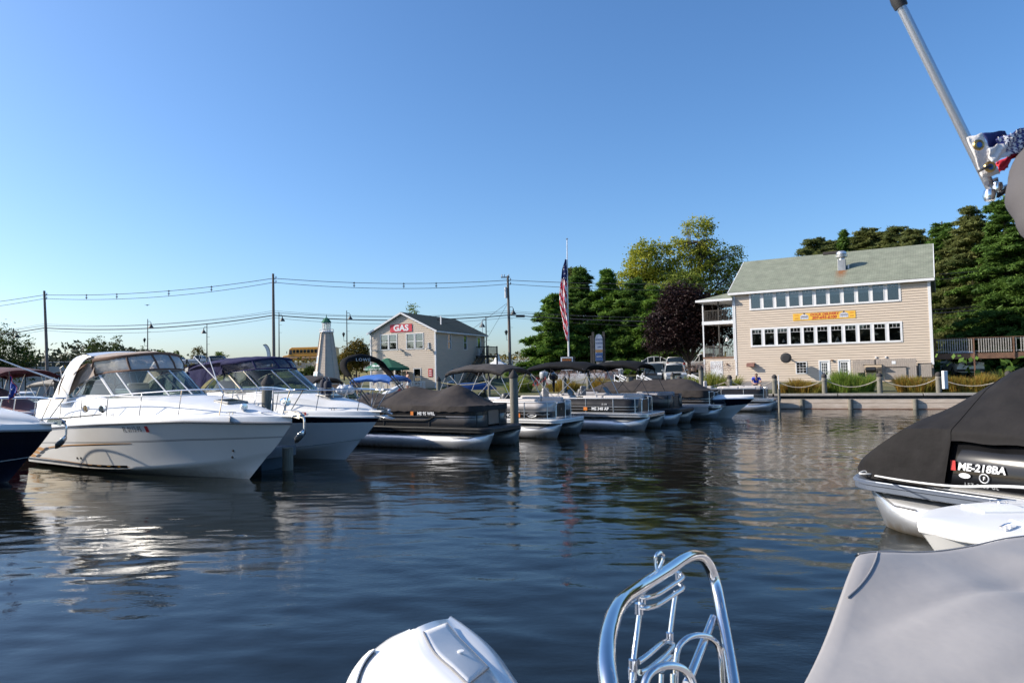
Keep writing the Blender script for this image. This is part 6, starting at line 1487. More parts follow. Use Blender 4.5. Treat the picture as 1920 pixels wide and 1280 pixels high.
jp = car('off_roader', 'silver boxy off-roader facing the lake behind the purple tree trunk', 'car', vg(1268, 56.5), R(-98), (.45, .45, .43), L=4.1, W=1.85, kind='suv')
for k in range(7): MB().box((.03, -.3+k*.1, .88), (.03, .05, .18)).build('grille_slot', blk, jp)
car('parked_car', 'white car tail seen above the silver off-roader', 'car', (vg(1263, 68)[0], 68, vg(1263, 68)[2]+.3), R(80), wcol, kind='sedan')
car('pickup_truck', 'white pickup truck parked between purple tree trunk and porch', 'pickup', (vg(1275, 68)[0], 68, vg(1300, 68)[2]+.2), R(176), wcol, L=5.6, W=1.95, kind='pickup')
car('pickup_truck', 'silver pickup truck seen under the second bimini canopy', 'pickup', vg(1032, 59), R(150), (.38, .38, .4), L=5.4, W=1.9, kind='pickup')
car('pickup_truck', 'white truck nose parked in the shade under the elevated deck', 'pickup', (rw_(16.2, 2.2, 0).x, rw_(16.2, 2.2, 0).y, 1.7), R(-110), wcol, L=5.2, W=1.9, kind='pickup')
q = at(402, 676, 137); car('pickup_truck', 'white pickup parked on the causeway road near the yellow bush', 'pickup', (q.x, 136, road_z(q.x)+.02), 0, wcol, L=5.6, W=2, kind='pickup')
q = at(432, 678, 136); car('parked_car', 'dark car on the causeway road behind the navy canopy', 'car', (q.x, 136.5, road_z(q.x)+.02), 0, (.06, .06, .07), kind='suv')
q = at(352, 680, 136); car('parked_car', 'dark car on the causeway road left of the white pickup', 'car', (q.x, 137, road_z(q.x)+.02), 0, (.04, .04, .05), kind='suv')

# school bus on the causeway, heading left
q = at(532, 680, 136); bz = road_z(q.x)+.02; bus = thing('school_bus', 'yellow school bus crossing the causeway behind the lighthouse', 'bus', (q.x, 136.6, bz), R(-11))
ym = M('bus_yellow', (.62, .27, .02), .35, var=.06, coat=.3)
mb = MB(); mb.prism([(0, .5), (0, 1.15), (.35, 1.45), (1.3, 1.6), (1.45, 1.7), (1.6, 2.75), (2.1, 3.05), (10.4, 3.05), (10.9, 2.9), (11, .5)], lambda a, b, h: (a, h, b), -1.2, 1.2); mb.build('body', ym, bus, bevel=.06)
for k in range(11): f = MB().bb(2.35+k*.76, 2.93+k*.76, -1.215, -1.2, 1.95, 2.6).build('window', blk, bus); MB().bb(2.38+k*.76, 2.9+k*.76, -1.222, -1.217, 2.0, 2.55).build('pane', cglass, f); MB().bb(2.35+k*.76, 2.93+k*.76, -1.226, -1.217, 2.26, 2.3).build('sash_bar', blk, f)
f = MB().bb(1.62, 2.2, -1.215, -1.2, 1.7, 2.6).build('window', blk, bus)
for z in (.85, 1.3, 1.75): MB().bb(1.5, 10.95, -1.22, -1.2, z, z+.07).build('rub_stripe', blk, bus)
for x in (1.0, 8.2): wheel(bus, x, -1.08, .5); wheel(bus, x, 1.08, .5); MB().lathe([(.6, -.02), (.6, .02)], (x, -1.2, .5), 16, rot=rX).build('wheel_arch', blk, bus)
MB().box((.02, -.8, 1.05), (.06, .25, .25)).build('headlight', whitep, bus); MB().box((1.2, -1.35, 2.1), (.1, .1, .5)).build('mirror', blk, bus)

# ================================================================ poles, lamps, wires
up = [(-50.73, 75, 12.43, .5, (-50.15, 75, 1.0)), (-23.09, 67, 12.62, .6, (-23.02, 67, .4)), (-.31, 71, 12.53, 1.5, (-.22, 71, 1.2)), (43.23, 60, 11.18, 1.7, (43.5, 60, 1.9)), (-96, 84, 11.5, 0, (-96, 84, 0)), (78, 55, 11.5, 0, (78, 55, 1.5))]
lbs = ['leftmost utility pole leaning slightly left above the taupe boat canopy', 'utility pole between the two cruisers, left of the bus', 'utility pole with cross arm right of the dock house', 'utility pole with pale transformer in front of the right pines', 'utility pole outside the left edge', 'utility pole outside the right edge']
for (x, y, zt_, _, b), lb in zip(up, lbs):
    t = thing('utility_pole', lb, 'utility pole', b, 0, 'wooden utility poles along the road')
    tp = Vector((x, y, zt_))-Vector(b); MB().tube([(0, 0, -1.5), tp*.5, tp], [.17, .15, .11], 10).build('pole', polew, t, smooth=True)
    ins = MB(); ins.box(tp+Vector((.12, 0, -.5)), (.35, .06, .06)); ins.tube([tp+Vector((.28, 0, -.5)), tp+Vector((.28, 0, -.25))], .05, 6); ins.tube([tp+Vector((.28, 0, -.9)), tp+Vector((.28, 0, -.65))], .05, 6); ins.box(tp+Vector((.12, 0, -.9)), (.35, .06, .06)); ins.build('insulator', alud, t)
    if 'cross arm' in lb:
        MB().box(tp+Vector((-.25, 0, -.15)), (.9, .1, .1)).build('cross_arm', polew, t); MB().tube([tp+Vector((-.22, -.2, -1.2)), tp+Vector((-.22, -.2, -2.3))], .14, 10).build('transformer', alud, t, smooth=True)
        for s_ in (-.6, -.35, .1): MB().tube([tp+Vector((s_, 0, -.1)), tp+Vector((s_, 0, .15))], .05, 6).build('insulator', alud, t)
    if 'transformer' in lb:
        MB().lathe([(.22, 0), (.25, .05), (.25, .85), (.2, .92), (.03, .95)], tp+Vector((.45, -.1, -1.6)), 14).build('transformer', alu, t, smooth=True); MB().box(tp+Vector((0, 0, -1.1)), (1.2, .08, .08)).build('cross_arm', polew, t)
        MB().tube([tp+Vector((-.25, -.15, -2.2)), tp+Vector((-.2, -.15, -9.4))], .06, 6).build('conduit', trimw, t); MB().box(tp+Vector((.35, -.15, -8.2)), (.1, .1, 1.2)).build('guy_guard', ym, t)
        MB().box(tp+Vector((.05, -.16, -6.7)), (.16, .02, .35)).build('notice', redp, t)
seq = [4, 0, 1, 2, 3, 5]
wires = [(-.45, 1.0, .025), (-.85, 1.25, .022), (-3.6, 1.3, .012), (-4.05, 1.2, .045), (-3.8, 1.0, .02), (-4.3, 1.5, .015)]
wn = ['top power line', 'second power line', 'thin middle line', 'thick lower cable', 'upper lower cable', 'lowest thin cable']
for wi, (dz_, sag, r_) in enumerate(wires):
    for a, b in zip(seq[:-1], seq[1:]):
        A_, B_ = Vector(up[a][:3]), Vector(up[b][:3]); dA = 1 if a != 4 else .9; sg = sag*((B_-A_).length/30)**1.0*.55
        A_ = A_+Vector((.05, 0, dz_)); B_ = B_+Vector((.05, 0, dz_*(.93 if b == 3 else 1)))
        t = thing('overhead_wire', '%s spanning %s' % (wn[wi], {4: 'from the left edge to the leftmost pole', 0: 'from the leftmost pole to the pole by the bus', 1: 'from the pole by the bus to the cross arm pole', 2: 'from the cross arm pole to the transformer pole', 3: 'from the transformer pole to the right edge'}[a]), 'wire', A_, 0, 'overhead wires')
        pts = [A_.lerp(B_, k/20)-Vector((0, 0, sg*4*(k/20)*(1-k/20)))-A_ for k in range(21)]
        MB().tube(pts, r_*1.15, 5, caps=False).build('strand', wire, t)
        if wi == 0 and a in (0, 1):
            for s_ in ((.2, .34, .57, .75) if a == 0 else (.33, .54, .68)):
                k = s_*20; p = A_.lerp(B_, s_)-Vector((0, 0, sg*4*s_*(1-s_)))-A_
                m_ = MB(); m_.tube([p+Vector((0, 0, .1)), p+Vector((0, 0, -.5))], .03, 5); m_.tube([p+Vector((-.1, 0, -.02)), p+Vector((.1, 0, -.02))], .05, 5); m_.tube([p+Vector((-.1, 0, -.28)), p+Vector((.1, 0, -.28))], .05, 5); m_.build('spacer', wire, t)
p0 = Vector((-.3, 71, 9.0)); t = thing('splice_case', 'black splice case hanging on the cable right of the cross arm pole', 'cable case', (p0.x+1.2, 70.7, 8.35)); MB().tube([(-.45, 0, 0), (.45, 0, -.03)], [.13, .13], 8).build('case', blk, t)
for (b, lb) in (((-5.6, 73, 6.2), 'guy wire from the cross arm pole down to the dock house, upper'), ((-3.2, 76, 5.6), 'guy wire from the cross arm pole down to the dock house, lower')):
    t = thing('guy_wire', lb, 'wire', b); MB().tube([(0, 0, 0), Vector((-.3, 71, 9.8))-Vector(b)], .018, 4).build('strand', wire, t)
def lamp(px, ytop, Y, side, lb, lantern=False):
    tp = at(px, ytop, Y); zb = road_z(tp.x); t = thing('street_lamp', lb, 'street lamp', (tp.x, Y, zb), 0, 'dark street lamps on the causeway'); h = tp.z-zb
    m_ = MB(); m_.tube([(0, 0, 0), (0, 0, h)], [.12, .07], 8); m_.lathe([(.22, 0), (.2, .5), (.12, .6)], n=8); m_.build('post', lampm, t)
    m_ = MB(); m_.tube([(0, 0, h-.5), (side*.45, 0, h-.45), (side*.62, 0, h-.75)], .04, 6); m_.build('arm', lampm, t)
    MB().lathe([(.06, .0), (.1, -.35), (.45, -.85), (.5, -1.0), (.02, -.95)], (side*.62, 0, h-.7), 10).build('lamp_shade', lampm, t, smooth=True)
    m_ = MB()
    for z in (h-2.4, h-3.8): m_.tube([(0, 0, z), (.55, 0, z)], .02, 4)
    m_.build('banner_arm', lampm, t)
    if lantern:
        m_ = MB(); m_.tube([(0, 0, h*.42), (-.55, 0, h*.42), (-.6, 0, h*.5)], .035, 6); m_.lathe([(.1, 0), (.25, .5), (.3, .55), (.1, .8), (.02, .85)], (-.6, 0, h*.5), 8); m_.build('lantern', lampm, t)
    return t
lamp(25, 615, 120, 1, 'street lamp above the left edge trees')
t = lamp(277, 598, 130, 1, 'street lamp with lantern and a small flag above the taupe boat canopy', True)
MB().grid([[(.2, 0, 1.9), (.5, 0, 1.3)], [(1.6, .05, 2.9), (1.0, .05, 2.0)]]).build('small_flag', flagred, t, solid=.01)
lamp(388, 608, 132, -1, 'street lamp behind the white pickup on the causeway')
lamp(523, 585, 128, 1, 'street lamp just right of the utility pole by the bus')
lamp(650, 582, 126, 1, 'street lamp with lantern between lighthouse and dock house', True)
lamp(911, 593, 110, -1, 'street lamp rising behind the right end of the dock house')
lamp(955, 570, 112, 1, 'street lamp with lantern half hidden behind the cross arm pole', True)
q = at(904, 600, 108); t = thing('antenna_mast', 'thin antenna mast left of the lamp behind the dock house', 'mast', (q.x, 108, 3.5)); MB().tube([(0, 0, 0), (0, 0, q.z-3.5)], .05, 6).build('mast', alud, t)
# feather banner, white tent
q = at(497, 668, 120); t = thing('feather_banner', 'black edged white feather banner left of the pole by the bus', 'banner', (q.x, 120, q.z)); pts = cat([(.9, 0, -1.6), (.95, 0, .2), (.7, 0, 1.4), (.2, 0, 2.05), (-.35, 0, 2.0)], 5)
MB().tube(pts, .05, 5).build('pole', blk, t); MB().grid([pts, [(max(-.35, p.x-.6), 0, p.z-.12) for p in pts]]).build('cloth', flagwhite, t, solid=.01)
q = at(933, 683, 95); t = thing('white_tent', 'small white pointed tent behind the dock house stair', 'tent', (q.x, 95, q.z)); MB().lathe([(1.5, -.5), (1.3, 0), (.5, .45), (.12, 1.5), (.01, 1.6)], n=8).build('canopy', flagwhite, t)
# bird in the sky
q = at(276, 572, 60); t = thing('bird', 'tiny dark bird high above the lamp with the flag', 'bird', q); MB().grid([[(-.2, .03, .05), (-.2, -.03, .05)], [(0, .06, 0), (0, -.06, 0)], [(.2, .03, .05), (.2, -.03, .05)]]).build('wings', blk, t, solid=.02); MB().lathe([(.01, -.12), (.05, -.05), (.05, .05), (.01, .14)], n=8, rot=rX).build('body', blk, t)

# ---- flagpole and flag
fpz = gh(5.0, 62); fp_ = thing('flagpole', 'white flagpole in front of the pines with its flag at half staff', 'flagpole', (5.05, 62, fpz)); fh = 14.4-fpz
MB().tube([(0, 0, 0), (.0, 0, fh*.5), (.08, 0, fh)], [.09, .07, .035], 10).build('pole', trimw, fp_, smooth=True); MB().lathe([(.01, 0), (.1, .1), (.01, .2)], (.08, 0, fh), 10).build('finial', alu, fp_, smooth=True)
fg_ = thing('national_flag', 'limp red white and blue flag hanging in folds at half staff', 'flag', (5.03, 62, 5.35), R(-28)); FH = 7.3; rows_ = []; nr_, nc_ = 56, 12
for i in range(nr_+1):
    f = i/nr_; row = []; wd = interp(f, [0, .12, .35, .6, .85, 1], [.08, .34, .52, .44, .4, .12])
    for j in range(nc_+1): b = j/nc_; row.append((.02-wd*b*1.25+.06*math.sin(f*9), -.12+.13*math.sin(b*9+f*5)-.05*math.sin(f*14), FH*(1-f)))
    rows_.append(row)
mb = MB().grid(rows_); mb.m = [0 if (k//nc_) < 15-(k % nc_)*.25 else (1 if int((k//nc_)*.30+(k % nc_)*.42) % 2 else 2) for k in range(len(mb.f))]
mb.build('cloth', [flagblue, flagred, flagwhite], fg_, smooth=True, solid=.006)
st = MB()
for (i, j) in ((4, 3), (7, 6), (7, 2), (10, 4), (10, 8), (13, 3), (13, 6), (5, 8)):
    p = Vector(rows_[i][j])+Vector((0, -.03, 0)); k = 5; vs = [p+Vector((math.cos(PI/2+a*PI/5)*(.07 if a % 2 == 0 else .03), 0, math.sin(PI/2+a*PI/5)*(.07 if a % 2 == 0 else .03))) for a in range(10)]; st.add(vs, [tuple(range(10))])
st.build('star', flagwhite, fg_)
# ---- sign box with orange bird print
q = at(1066, 681, 55); t = thing('sign_box', 'small white sign box with orange print at the flagpole foot', 'sign', (q.x, 55, q.z), R(-10)); MB().bb(-.62, .5, -.1, .3, -.75, .55).build('cabinet', blk, t, bevel=.01)
MB().bb(-.6, .36, -.12, -.105, -.55, .5).build('face', whitep, t); MB().bb(-.5, .27, -.13, -.122, .12, .42).build('header', woodd, t); text('MARINA', .2, t, mat=orangep, M4=upright((-.12, -.135, .27)), bold=.02)
m_ = MB(); m_.prism([(-.25, .05), (-.1, -.02), (.0, -.12), (.12, -.02), (.2, .04), (.1, -.1), (.04, -.26), (-.02, -.3), (-.06, -.2), (-.15, -.05)], lambda a, b, h: (a-.1, h, b), -.13, -.124); m_.build('bird_print', orangep, t); MB().tube([(0, .1, -.75), (0, .1, -2.2)], .08, 6).build('post', blk, t)
# ---- tall road sign with two posts
q = at(1124, 665, 64); zg = gh(q.x, 64); t = thing('road_sign', 'tall blue and white road sign between two dark timber posts in front of the pines', 'sign', (q.x, 64, zg), R(-12)); h = at(1117, 622, 64).z-zg
for x in (-.72, -.55, .42): MB().bb(x-.11, x+.11, -.1, .1, 0, h-(.35 if x < -.6 else 0)).build('post', woodd, t)
pbz = h-2.7
mb = MB(); mb.prism([(-.36, pbz), (.32, pbz), (.32, pbz+2.1), (.2, pbz+2.4), (-.02, pbz+2.5), (-.24, pbz+2.4), (-.36, pbz+2.1)], lambda a, b, hh: (a, hh, b), -.13, -.06); pb_ = mb.build('panel', M('sign_pale_blue', (.35, .40, .5), .5, var=.2, scale=3), t)
MB().bb(-.34, .3, -.15, -.135, pbz+.02, pbz+.72).build('lower_panel', M('sign_blue', (.05, .10, .25), .5, var=.2), pb_); MB().bb(-.34, .3, -.15, -.135, pbz+.8, pbz+1.05).build('middle_panel', M('sign_ochre', (.35, .2, .08), .5), pb_)
text('CAUSEWAY', .14, pb_, mat=flagblue, M4=upright((-.02, -.14, pbz+2.0)), bold=.02); text('MARINA', .16, pb_, mat=flagblue, M4=upright((-.02, -.14, pbz+1.65))); text('LAKE', .16, pb_, mat=flagblue, M4=upright((-.02, -.14, pbz+1.3))); text('BOATS', .15, pb_, mat=whitep, M4=upright((-.02, -.16, pbz+.4)))
MB().bb(-.3, .28, -.1, .02, pbz-1.0, pbz-.08).build('notice_board', fencew, t)

# ================================================================ gangway rails, stanchion, steps
def gang(px, py, Y, lb):
    q = at(px, py, Y); t = thing('gangway', lb, 'gangway', (q.x, Y, q.z), R(-32)); m_ = MB()
    for dy in (0, .8):
        m_.bar((0, dy, 0), (2.4, dy, -1.15), .05, .09); m_.bar((0, dy, -.33), (2.4, dy, -1.48), .04, .06)
        for s_ in (0, .8, 1.6, 2.35): m_.bar((s_, dy, -s_*.48), (s_, dy, -s_*.48-.85), .045)
    m_.build('handrail', trimw, t); MB().bar((-.1, .4, -.85), (2.5, .4, -2.1), .8, .05).build('ramp', alud, t); return t
gang(1152, 702, 44, 'white gangway rails left of the green stained pile'); gang(1194, 703, 47, 'second white gangway rails behind the curved bimini'); gang(1290, 702, 49, 'white folding gangway rails in front of the pickup truck'); gang(1322, 706, 48, 'white gangway rails near the white basement door')
t = thing('short_post', 'short white square post at the end of the rope fence', 'post', at(1771, 700, 38.5)); MB().bb(-.11, .11, -.11, .11, -.85, .15).build('shaft', trimw, t, bevel=.02)
# rope between dock piles
for a, b, lb in (((1058, 712, 50), (1103, 706, 51), 'pale yellow rope between the piles left of the round green shrub'), ((1103, 706, 51), (1150, 712, 52), 'pale yellow rope right of the round shrub'), ((822, 716, 47), (917, 714, 46), 'pale rope along the dock house front'), ((917, 714, 46), (1000, 716, 48), 'pale rope behind the first bimini pontoon boat')):
    A_, B_ = at(*a), at(*b); t = thing('sagging_rope', lb, 'rope', A_, 0, 'ropes along the docks'); MB().tube([(B_-A_)*(k/10)-Vector((0, 0, .9*(k/10)*(1-k/10))) for k in range(11)], .025, 5).build('strand', M('yellow_rope', (.5, .42, .2), .8), t)

# ================================================================ people
def skinm(name, V_, E_, r_, mat_, parent, sub=1):
    me = bpy.data.meshes.new(name); me.from_pydata(V_, E_, []); me.materials.append(mat_); o = link_mesh(name, me, parent)
    sk = o.modifiers.new('skin', 'SKIN'); sk.use_smooth_shade = True
    for i, sv in enumerate(me.skin_vertices[0].data): q = r_[i]; sv.radius = q if hasattr(q, '__len__') else (q, q); sv.use_root = (i == 0)
    md = o.modifiers.new('sub', 'SUBSURF'); md.levels = md.render_levels = sub; return o
def person(label, loc, rz, shirt, pants, shoe=blk, J=None, hairm=hair, short=True, sleeves=True, group=None, hat=None):
    t = thing('person', label, 'person', loc, rz, group); j = {k: Vector(v) for k, v in J.items()}
    ks = ['pel', 'waist', 'chest', 'neck', 'head', 'shL', 'elL', 'wrL', 'haL', 'shR', 'elR', 'wrR', 'haR', 'hiL', 'knL', 'anL', 'toL', 'hiR', 'knR', 'anR', 'toR']
    ed = [('pel', 'waist'), ('waist', 'chest'), ('chest', 'neck'), ('neck', 'head'), ('chest', 'shL'), ('shL', 'elL'), ('elL', 'wrL'), ('wrL', 'haL'), ('chest', 'shR'), ('shR', 'elR'), ('elR', 'wrR'), ('wrR', 'haR'), ('pel', 'hiL'), ('hiL', 'knL'), ('knL', 'anL'), ('anL', 'toL'), ('pel', 'hiR'), ('hiR', 'knR'), ('knR', 'anR'), ('anR', 'toR')]
    rad = dict(pel=(.14, .11), waist=(.135, .1), chest=(.155, .11), neck=.055, head=.05, shL=.065, shR=.065, elL=.042, elR=.042, wrL=.028, wrR=.028, haL=.03, haR=.03, hiL=.085, hiR=.085, knL=.058, knR=.058, anL=.04, anR=.04, toL=.035, toR=.035)
    skinm('body', [tuple(j[k]) for k in ks], [(ks.index(a), ks.index(b)) for a, b in ed], [rad[k] for k in ks], skin, t)
    hd_ = j['head']; up_ = (j['head']-j['neck']).normalized(); q = up_.to_track_quat('Z', 'Y').to_matrix()
    rows_ = [[hd_+q @ Vector((.078*math.cos(a)*math.sin(p), .095*math.sin(a)*math.sin(p)*(1+.08*math.sin(a)), .125*math.cos(p)+.07)) for a in [2*PI*k/14 for k in range(14)]] for p in [PI*k/10 for k in range(11)]]
    h_ = MB().grid(rows_, closeu=True); fd_ = Vector((0, -1, 0))
    h_.add([hd_+q @ Vector(v) for v in ((-.012, -.09, .09), (.012, -.09, .09), (.014, -.115, .055), (-.014, -.115, .055), (0, -.09, .045))], [(0, 1, 2, 3), (3, 2, 4)]); h_.build('head', skin, t, smooth=True)
    rows_ = [[hd_+q @ Vector((.085*math.cos(a)*math.sin(p), .1*math.sin(a)*math.sin(p)+.008, .13*math.cos(p)+.078)) for a in [R(-25+230*k/12) for k in range(13)]] for p in [PI*.6*k/7+.02 for k in range(8)]]
    MB().grid(rows_).build('hair' if not hat else 'cap', hat or hairm, t, smooth=True, solid=.01)
    for s_ in 'LR':
        a, b = j['wr'+s_], j['ha'+s_]; d_ = (b-a).normalized(); fm = MB(); sd_ = d_.orthogonal().normalized(); n2_ = d_.cross(sd_)
        for k in range(4):
            o_ = b+sd_*(.012*(k-1.5)*1.3); ln = (.05, .062, .058, .045)[k]; fm.tube([o_, o_+d_*ln*.6+n2_*.008, o_+d_*ln+n2_*.028], [.0085, .008, .006], 5)
        fm.tube([a+(b-a)*.6+sd_*.03, b+sd_*.05+n2_*.01, b+sd_*.045+d_*.03+n2_*.02], [.01, .009, .007], 5); fm.build('fingers', skin, t, smooth=True)
    ks2 = ['waist0', 'waist', 'chest', 'nk', 'shL', 'slL', 'shR', 'slR']; jj = dict(j); jj['waist0'] = j['pel'].lerp(j['waist'], .15); jj['nk'] = j['chest'].lerp(j['neck'], .75)
    fr_ = .62 if sleeves else .15; jj['slL'] = j['shL'].lerp(j['elL'], fr_); jj['slR'] = j['shR'].lerp(j['elR'], fr_)
    r2 = [(.165, .13), (.16, .125), (.175, .13), .07, .085, .068, .085, .068]
    skinm('shirt', [tuple(jj[k]) for k in ks2], [(0, 1), (1, 2), (2, 3), (2, 4), (4, 5), (2, 6), (6, 7)], r2, shirt, t)
    f_ = .95 if short else 1.0
    V_ = [j['pel']+(j['waist']-j['pel'])*.2, j['pel'], j['hiL'], j['hiL'].lerp(j['knL'], f_*.9), j['hiR'], j['hiR'].lerp(j['knR'], f_*.9)]; E_ = [(0, 1), (1, 2), (2, 3), (1, 4), (4, 5)]; r3 = [(.15, .12), (.155, .125), .105, .085, .105, .085]
    if not short:
        for s_ in (3, 5): pass
        V_ += [j['knL'].lerp(j['anL'], .95), j['knR'].lerp(j['anR'], .95)]; E_ += [(3, 6), (5, 7)]; r3 += [.06, .06]
    skinm('shorts' if short else 'trousers', [tuple(v) for v in V_], E_, r3, pants, t)
    for s_ in 'LR': a, b = j['an'+s_], j['to'+s_]; skinm('shoe', [tuple(a+Vector((0, 0, -.02))), tuple(b+(b-a)*.1)], [(0, 1)], [.05, .042], shoe, t)
    return t
sit = dict(pel=(0, .1, .52), waist=(0, .06, .68), chest=(0, -.06, .92), neck=(0, -.13, 1.06), head=(0, -.2, 1.12), shL=(.2, -.06, .98), elL=(.3, -.16, .72), wrL=(.12, -.4, .62), haL=(.05, -.46, .62), shR=(-.2, -.06, .98), elR=(-.3, -.16, .72), wrR=(-.12, -.4, .62), haR=(-.05, -.46, .62), hiL=(.1, .05, .5), knL=(.28, -.4, .5), anL=(.3, -.42, .08), toL=(.32, -.56, .04), hiR=(-.1, .05, .5), knR=(-.28, -.4, .5), anR=(-.3, -.42, .08), toR=(-.32, -.56, .04))
p = bl(-1.15, 1.15); bluesh = M('royal_blue_shirt', (.015, .045, .42), .8, var=.1, bump=.2); khaki = M('khaki_cloth', (.36, .29, .2), .85)
person('man in royal blue shirt sitting bent over his hands on the bulkhead', (p.x, p.y, .95), R(-15), bluesh, khaki, J=sit)
t = thing('bench', 'low dark bench under the seated man in blue', 'bench', (p.x+.05, p.y+.25, .95), R(-15)); MB().bb(-.6, .6, -.2, .2, .34, .4).build('seat', woodd, t)
for x in (-.5, .5): MB().bb(x-.05, x+.05, -.18, .18, 0, .34).build('leg', woodd, t)
std = dict(pel=(0, 0, .95), waist=(0, 0, 1.1), chest=(0, 0, 1.33), neck=(0, -.01, 1.5), head=(0, -.03, 1.56), shL=(.2, 0, 1.42), elL=(.27, .04, 1.14), wrL=(.22, -.12, .95), haL=(.2, -.18, .93), shR=(-.2, 0, 1.42), elR=(-.26, .03, 1.14), wrR=(-.26, -.05, .88), haR=(-.26, -.08, .8), hiL=(.1, 0, .92), knL=(.12, -.02, .5), anL=(.12, .02, .08), toL=(.14, -.14, .04), hiR=(-.1, 0, .92), knR=(-.12, -.03, .5), anR=(-.12, .02, .08), toR=(-.14, -.14, .04))
blackt = M('black_cloth', (.012, .012, .014), .85); tancl = M('tan_cloth', (.2, .16, .11), .85); whitec = M('white_cloth', (.65, .65, .66), .85)
q = at(673, 722, 56.8); person('person in black top standing on the dock left of the dock house', (q.x, 56.8, .95), R(15), blackt, khaki, J=std)
q = at(664, 722, 57.3); person('person in tan clothing beside the one in black left of the dock house', (q.x, 57.3, .95), R(160), tancl, tancl, J=std, short=False)
q = at(765, 722, 56); person('bare shouldered person with white shorts in front of the dock house door', (q.x, 56, 1.1), R(-60), skin, whitec, J=std, sleeves=False)
# dock clutter
q = at(649, 729, 45); t = thing('storage_bin', 'blue plastic bin on the dock left of the dock house', 'bin', (q.x, q.y, q.z-.3)); MB().bb(-.4, .4, -.25, .25, 0, .5).build('body', bluec, t, bevel=.03); MB().bb(-.43, .43, -.28, .28, .5, .56).build('lid', bluec, t, bevel=.02)
q = at(624, 727, 44); t = thing('cardboard_box', 'tan box on the boat behind the navy canvas cruiser', 'box', q); MB().bb(-.35, .35, -.2, .2, -.2, .2).build('body', M('cardboard', (.35, .2, .11), .8), t); MB().bb(-.36, .36, -.21, .21, .2, .22).build('lid', M('cardboard_lid', (.3, .17, .1), .8), t)
for px_, r_ in ((638, .28), (646, .33), (657, .26)):
    q = at(px_, 731, 42); t = thing('buoy', {638: 'left white round buoy piled on the dock near the blue bin', 646: 'middle white round buoy, the biggest of three by the blue bin', 657: 'right white round buoy piled on the dock near the blue bin'}[px_], 'buoy', q, 0, 'white buoys by the blue bin'); MB().lathe([(.02, -r_)]+[(r_*math.cos(R(a)), r_*math.sin(R(a))) for a in range(-75, 90, 15)]+[(.03, r_)], n=14).build('ball', trimw, t, smooth=True); MB().tube([(0, 0, r_), (0, 0, r_+.08)], .03, 6).build('eye', trimw, t)
q = at(690, 750, 31.5); t = thing('dark_buoy', 'round dark covered buoy on the deck behind the bow of the navy banded cruiser', 'buoy', q); MB().lathe([(.03, -.5), (.25, -.42), (.36, -.1), (.33, .15), (.15, .3), (.06, .36)], n=16, rot=Matrix.Rotation(1.1, 3, 'Y')).build('ball', dkf, t, smooth=True)
q = at(710, 752, 29.5); t = thing('kayak_bow', 'white pointed bow of a small boat between the cruiser rail and the covered pontoon', 'boat', (q.x, q.y, q.z), R(35), rot=(0, R(-35), R(15))); MB().grid([[(x, .26*math.sin(a)*(1-(x/1.3)**2), .2*math.cos(a)*(1-(x/1.3)**2)) for a in [2*PI*j/12 for j in range(12)]] for x in [-.5+1.78*k/12 for k in range(13)]], closeu=True).build('hull', gel, t, smooth=True)
q = at(748, 730, 45); t = thing('fuel_can', 'red fuel can on the dock under the blue bimini', 'fuel can', q); MB().bb(-.2, .2, -.15, .15, -.45, .1).build('body', redp, t, bevel=.04); MB().tube([(0, 0, .1), (.12, 0, .22)], .03, 6).build('spout', blk, t)
for px_, c_, lb in ((1012, redp, 'red bicycle frame leaning at the dock behind the second pontoon boat'),):
    q = at(px_, 718, 46); t = thing('bicycle', lb, 'bicycle', (q.x, q.y, q.z-.5), R(-20)); m_ = MB(); m_.tube([(-.5, 0, .35), (-.15, 0, .35), (.4, 0, .8), (-.2, 0, .8), (-.5, 0, .35)], .02, 6); m_.tube([(-.15, 0, .35), (-.22, 0, .95)], .018, 6); m_.tube([(.38, 0, .95), (.55, 0, .35)], .018, 6); m_.build('frame', c_, t)
    for x in (-.5, .55): w_ = MB().tube([(x+.33*math.cos(a), 0, .35+.33*math.sin(a)) for a in [2*PI*k/20 for k in range(20)]], .02, 6, closed=True).build('wheel', rubber, t)
    MB().tube([(.3, -.25, 1.0), (.38, 0, .95), (.3, .25, 1.0)], .015, 6).build('handlebar', blk, t); MB().box((-.24, 0, .98), (.24, .12, .05)).build('saddle', blk, t)
for i, (px_, py_, Y_, c_, lb) in enumerate(((846, 722, 50, navyp, 'covered outboard on the rack behind the first bimini, left'), (1020, 703, 52, alud, 'grey outboard cowl hanging on the rack behind the second bimini'), (1038, 705, 52, navyp, 'dark outboard cowl beside the grey one on the rack'))):
    q = at(px_, py_, Y_); t = thing('outboard_motor', lb, 'outboard motor', q, R(20)); MB().lathe([(.1, -.35), (.3, -.25), (.36, 0), (.33, .22), (.1, .3)], n=14).build('cowl', c_, t, smooth=True); MB().tube([(0, 0, -.3), (0, 0, -1.2)], [.12, .06], 8).build('leg', c_, t)

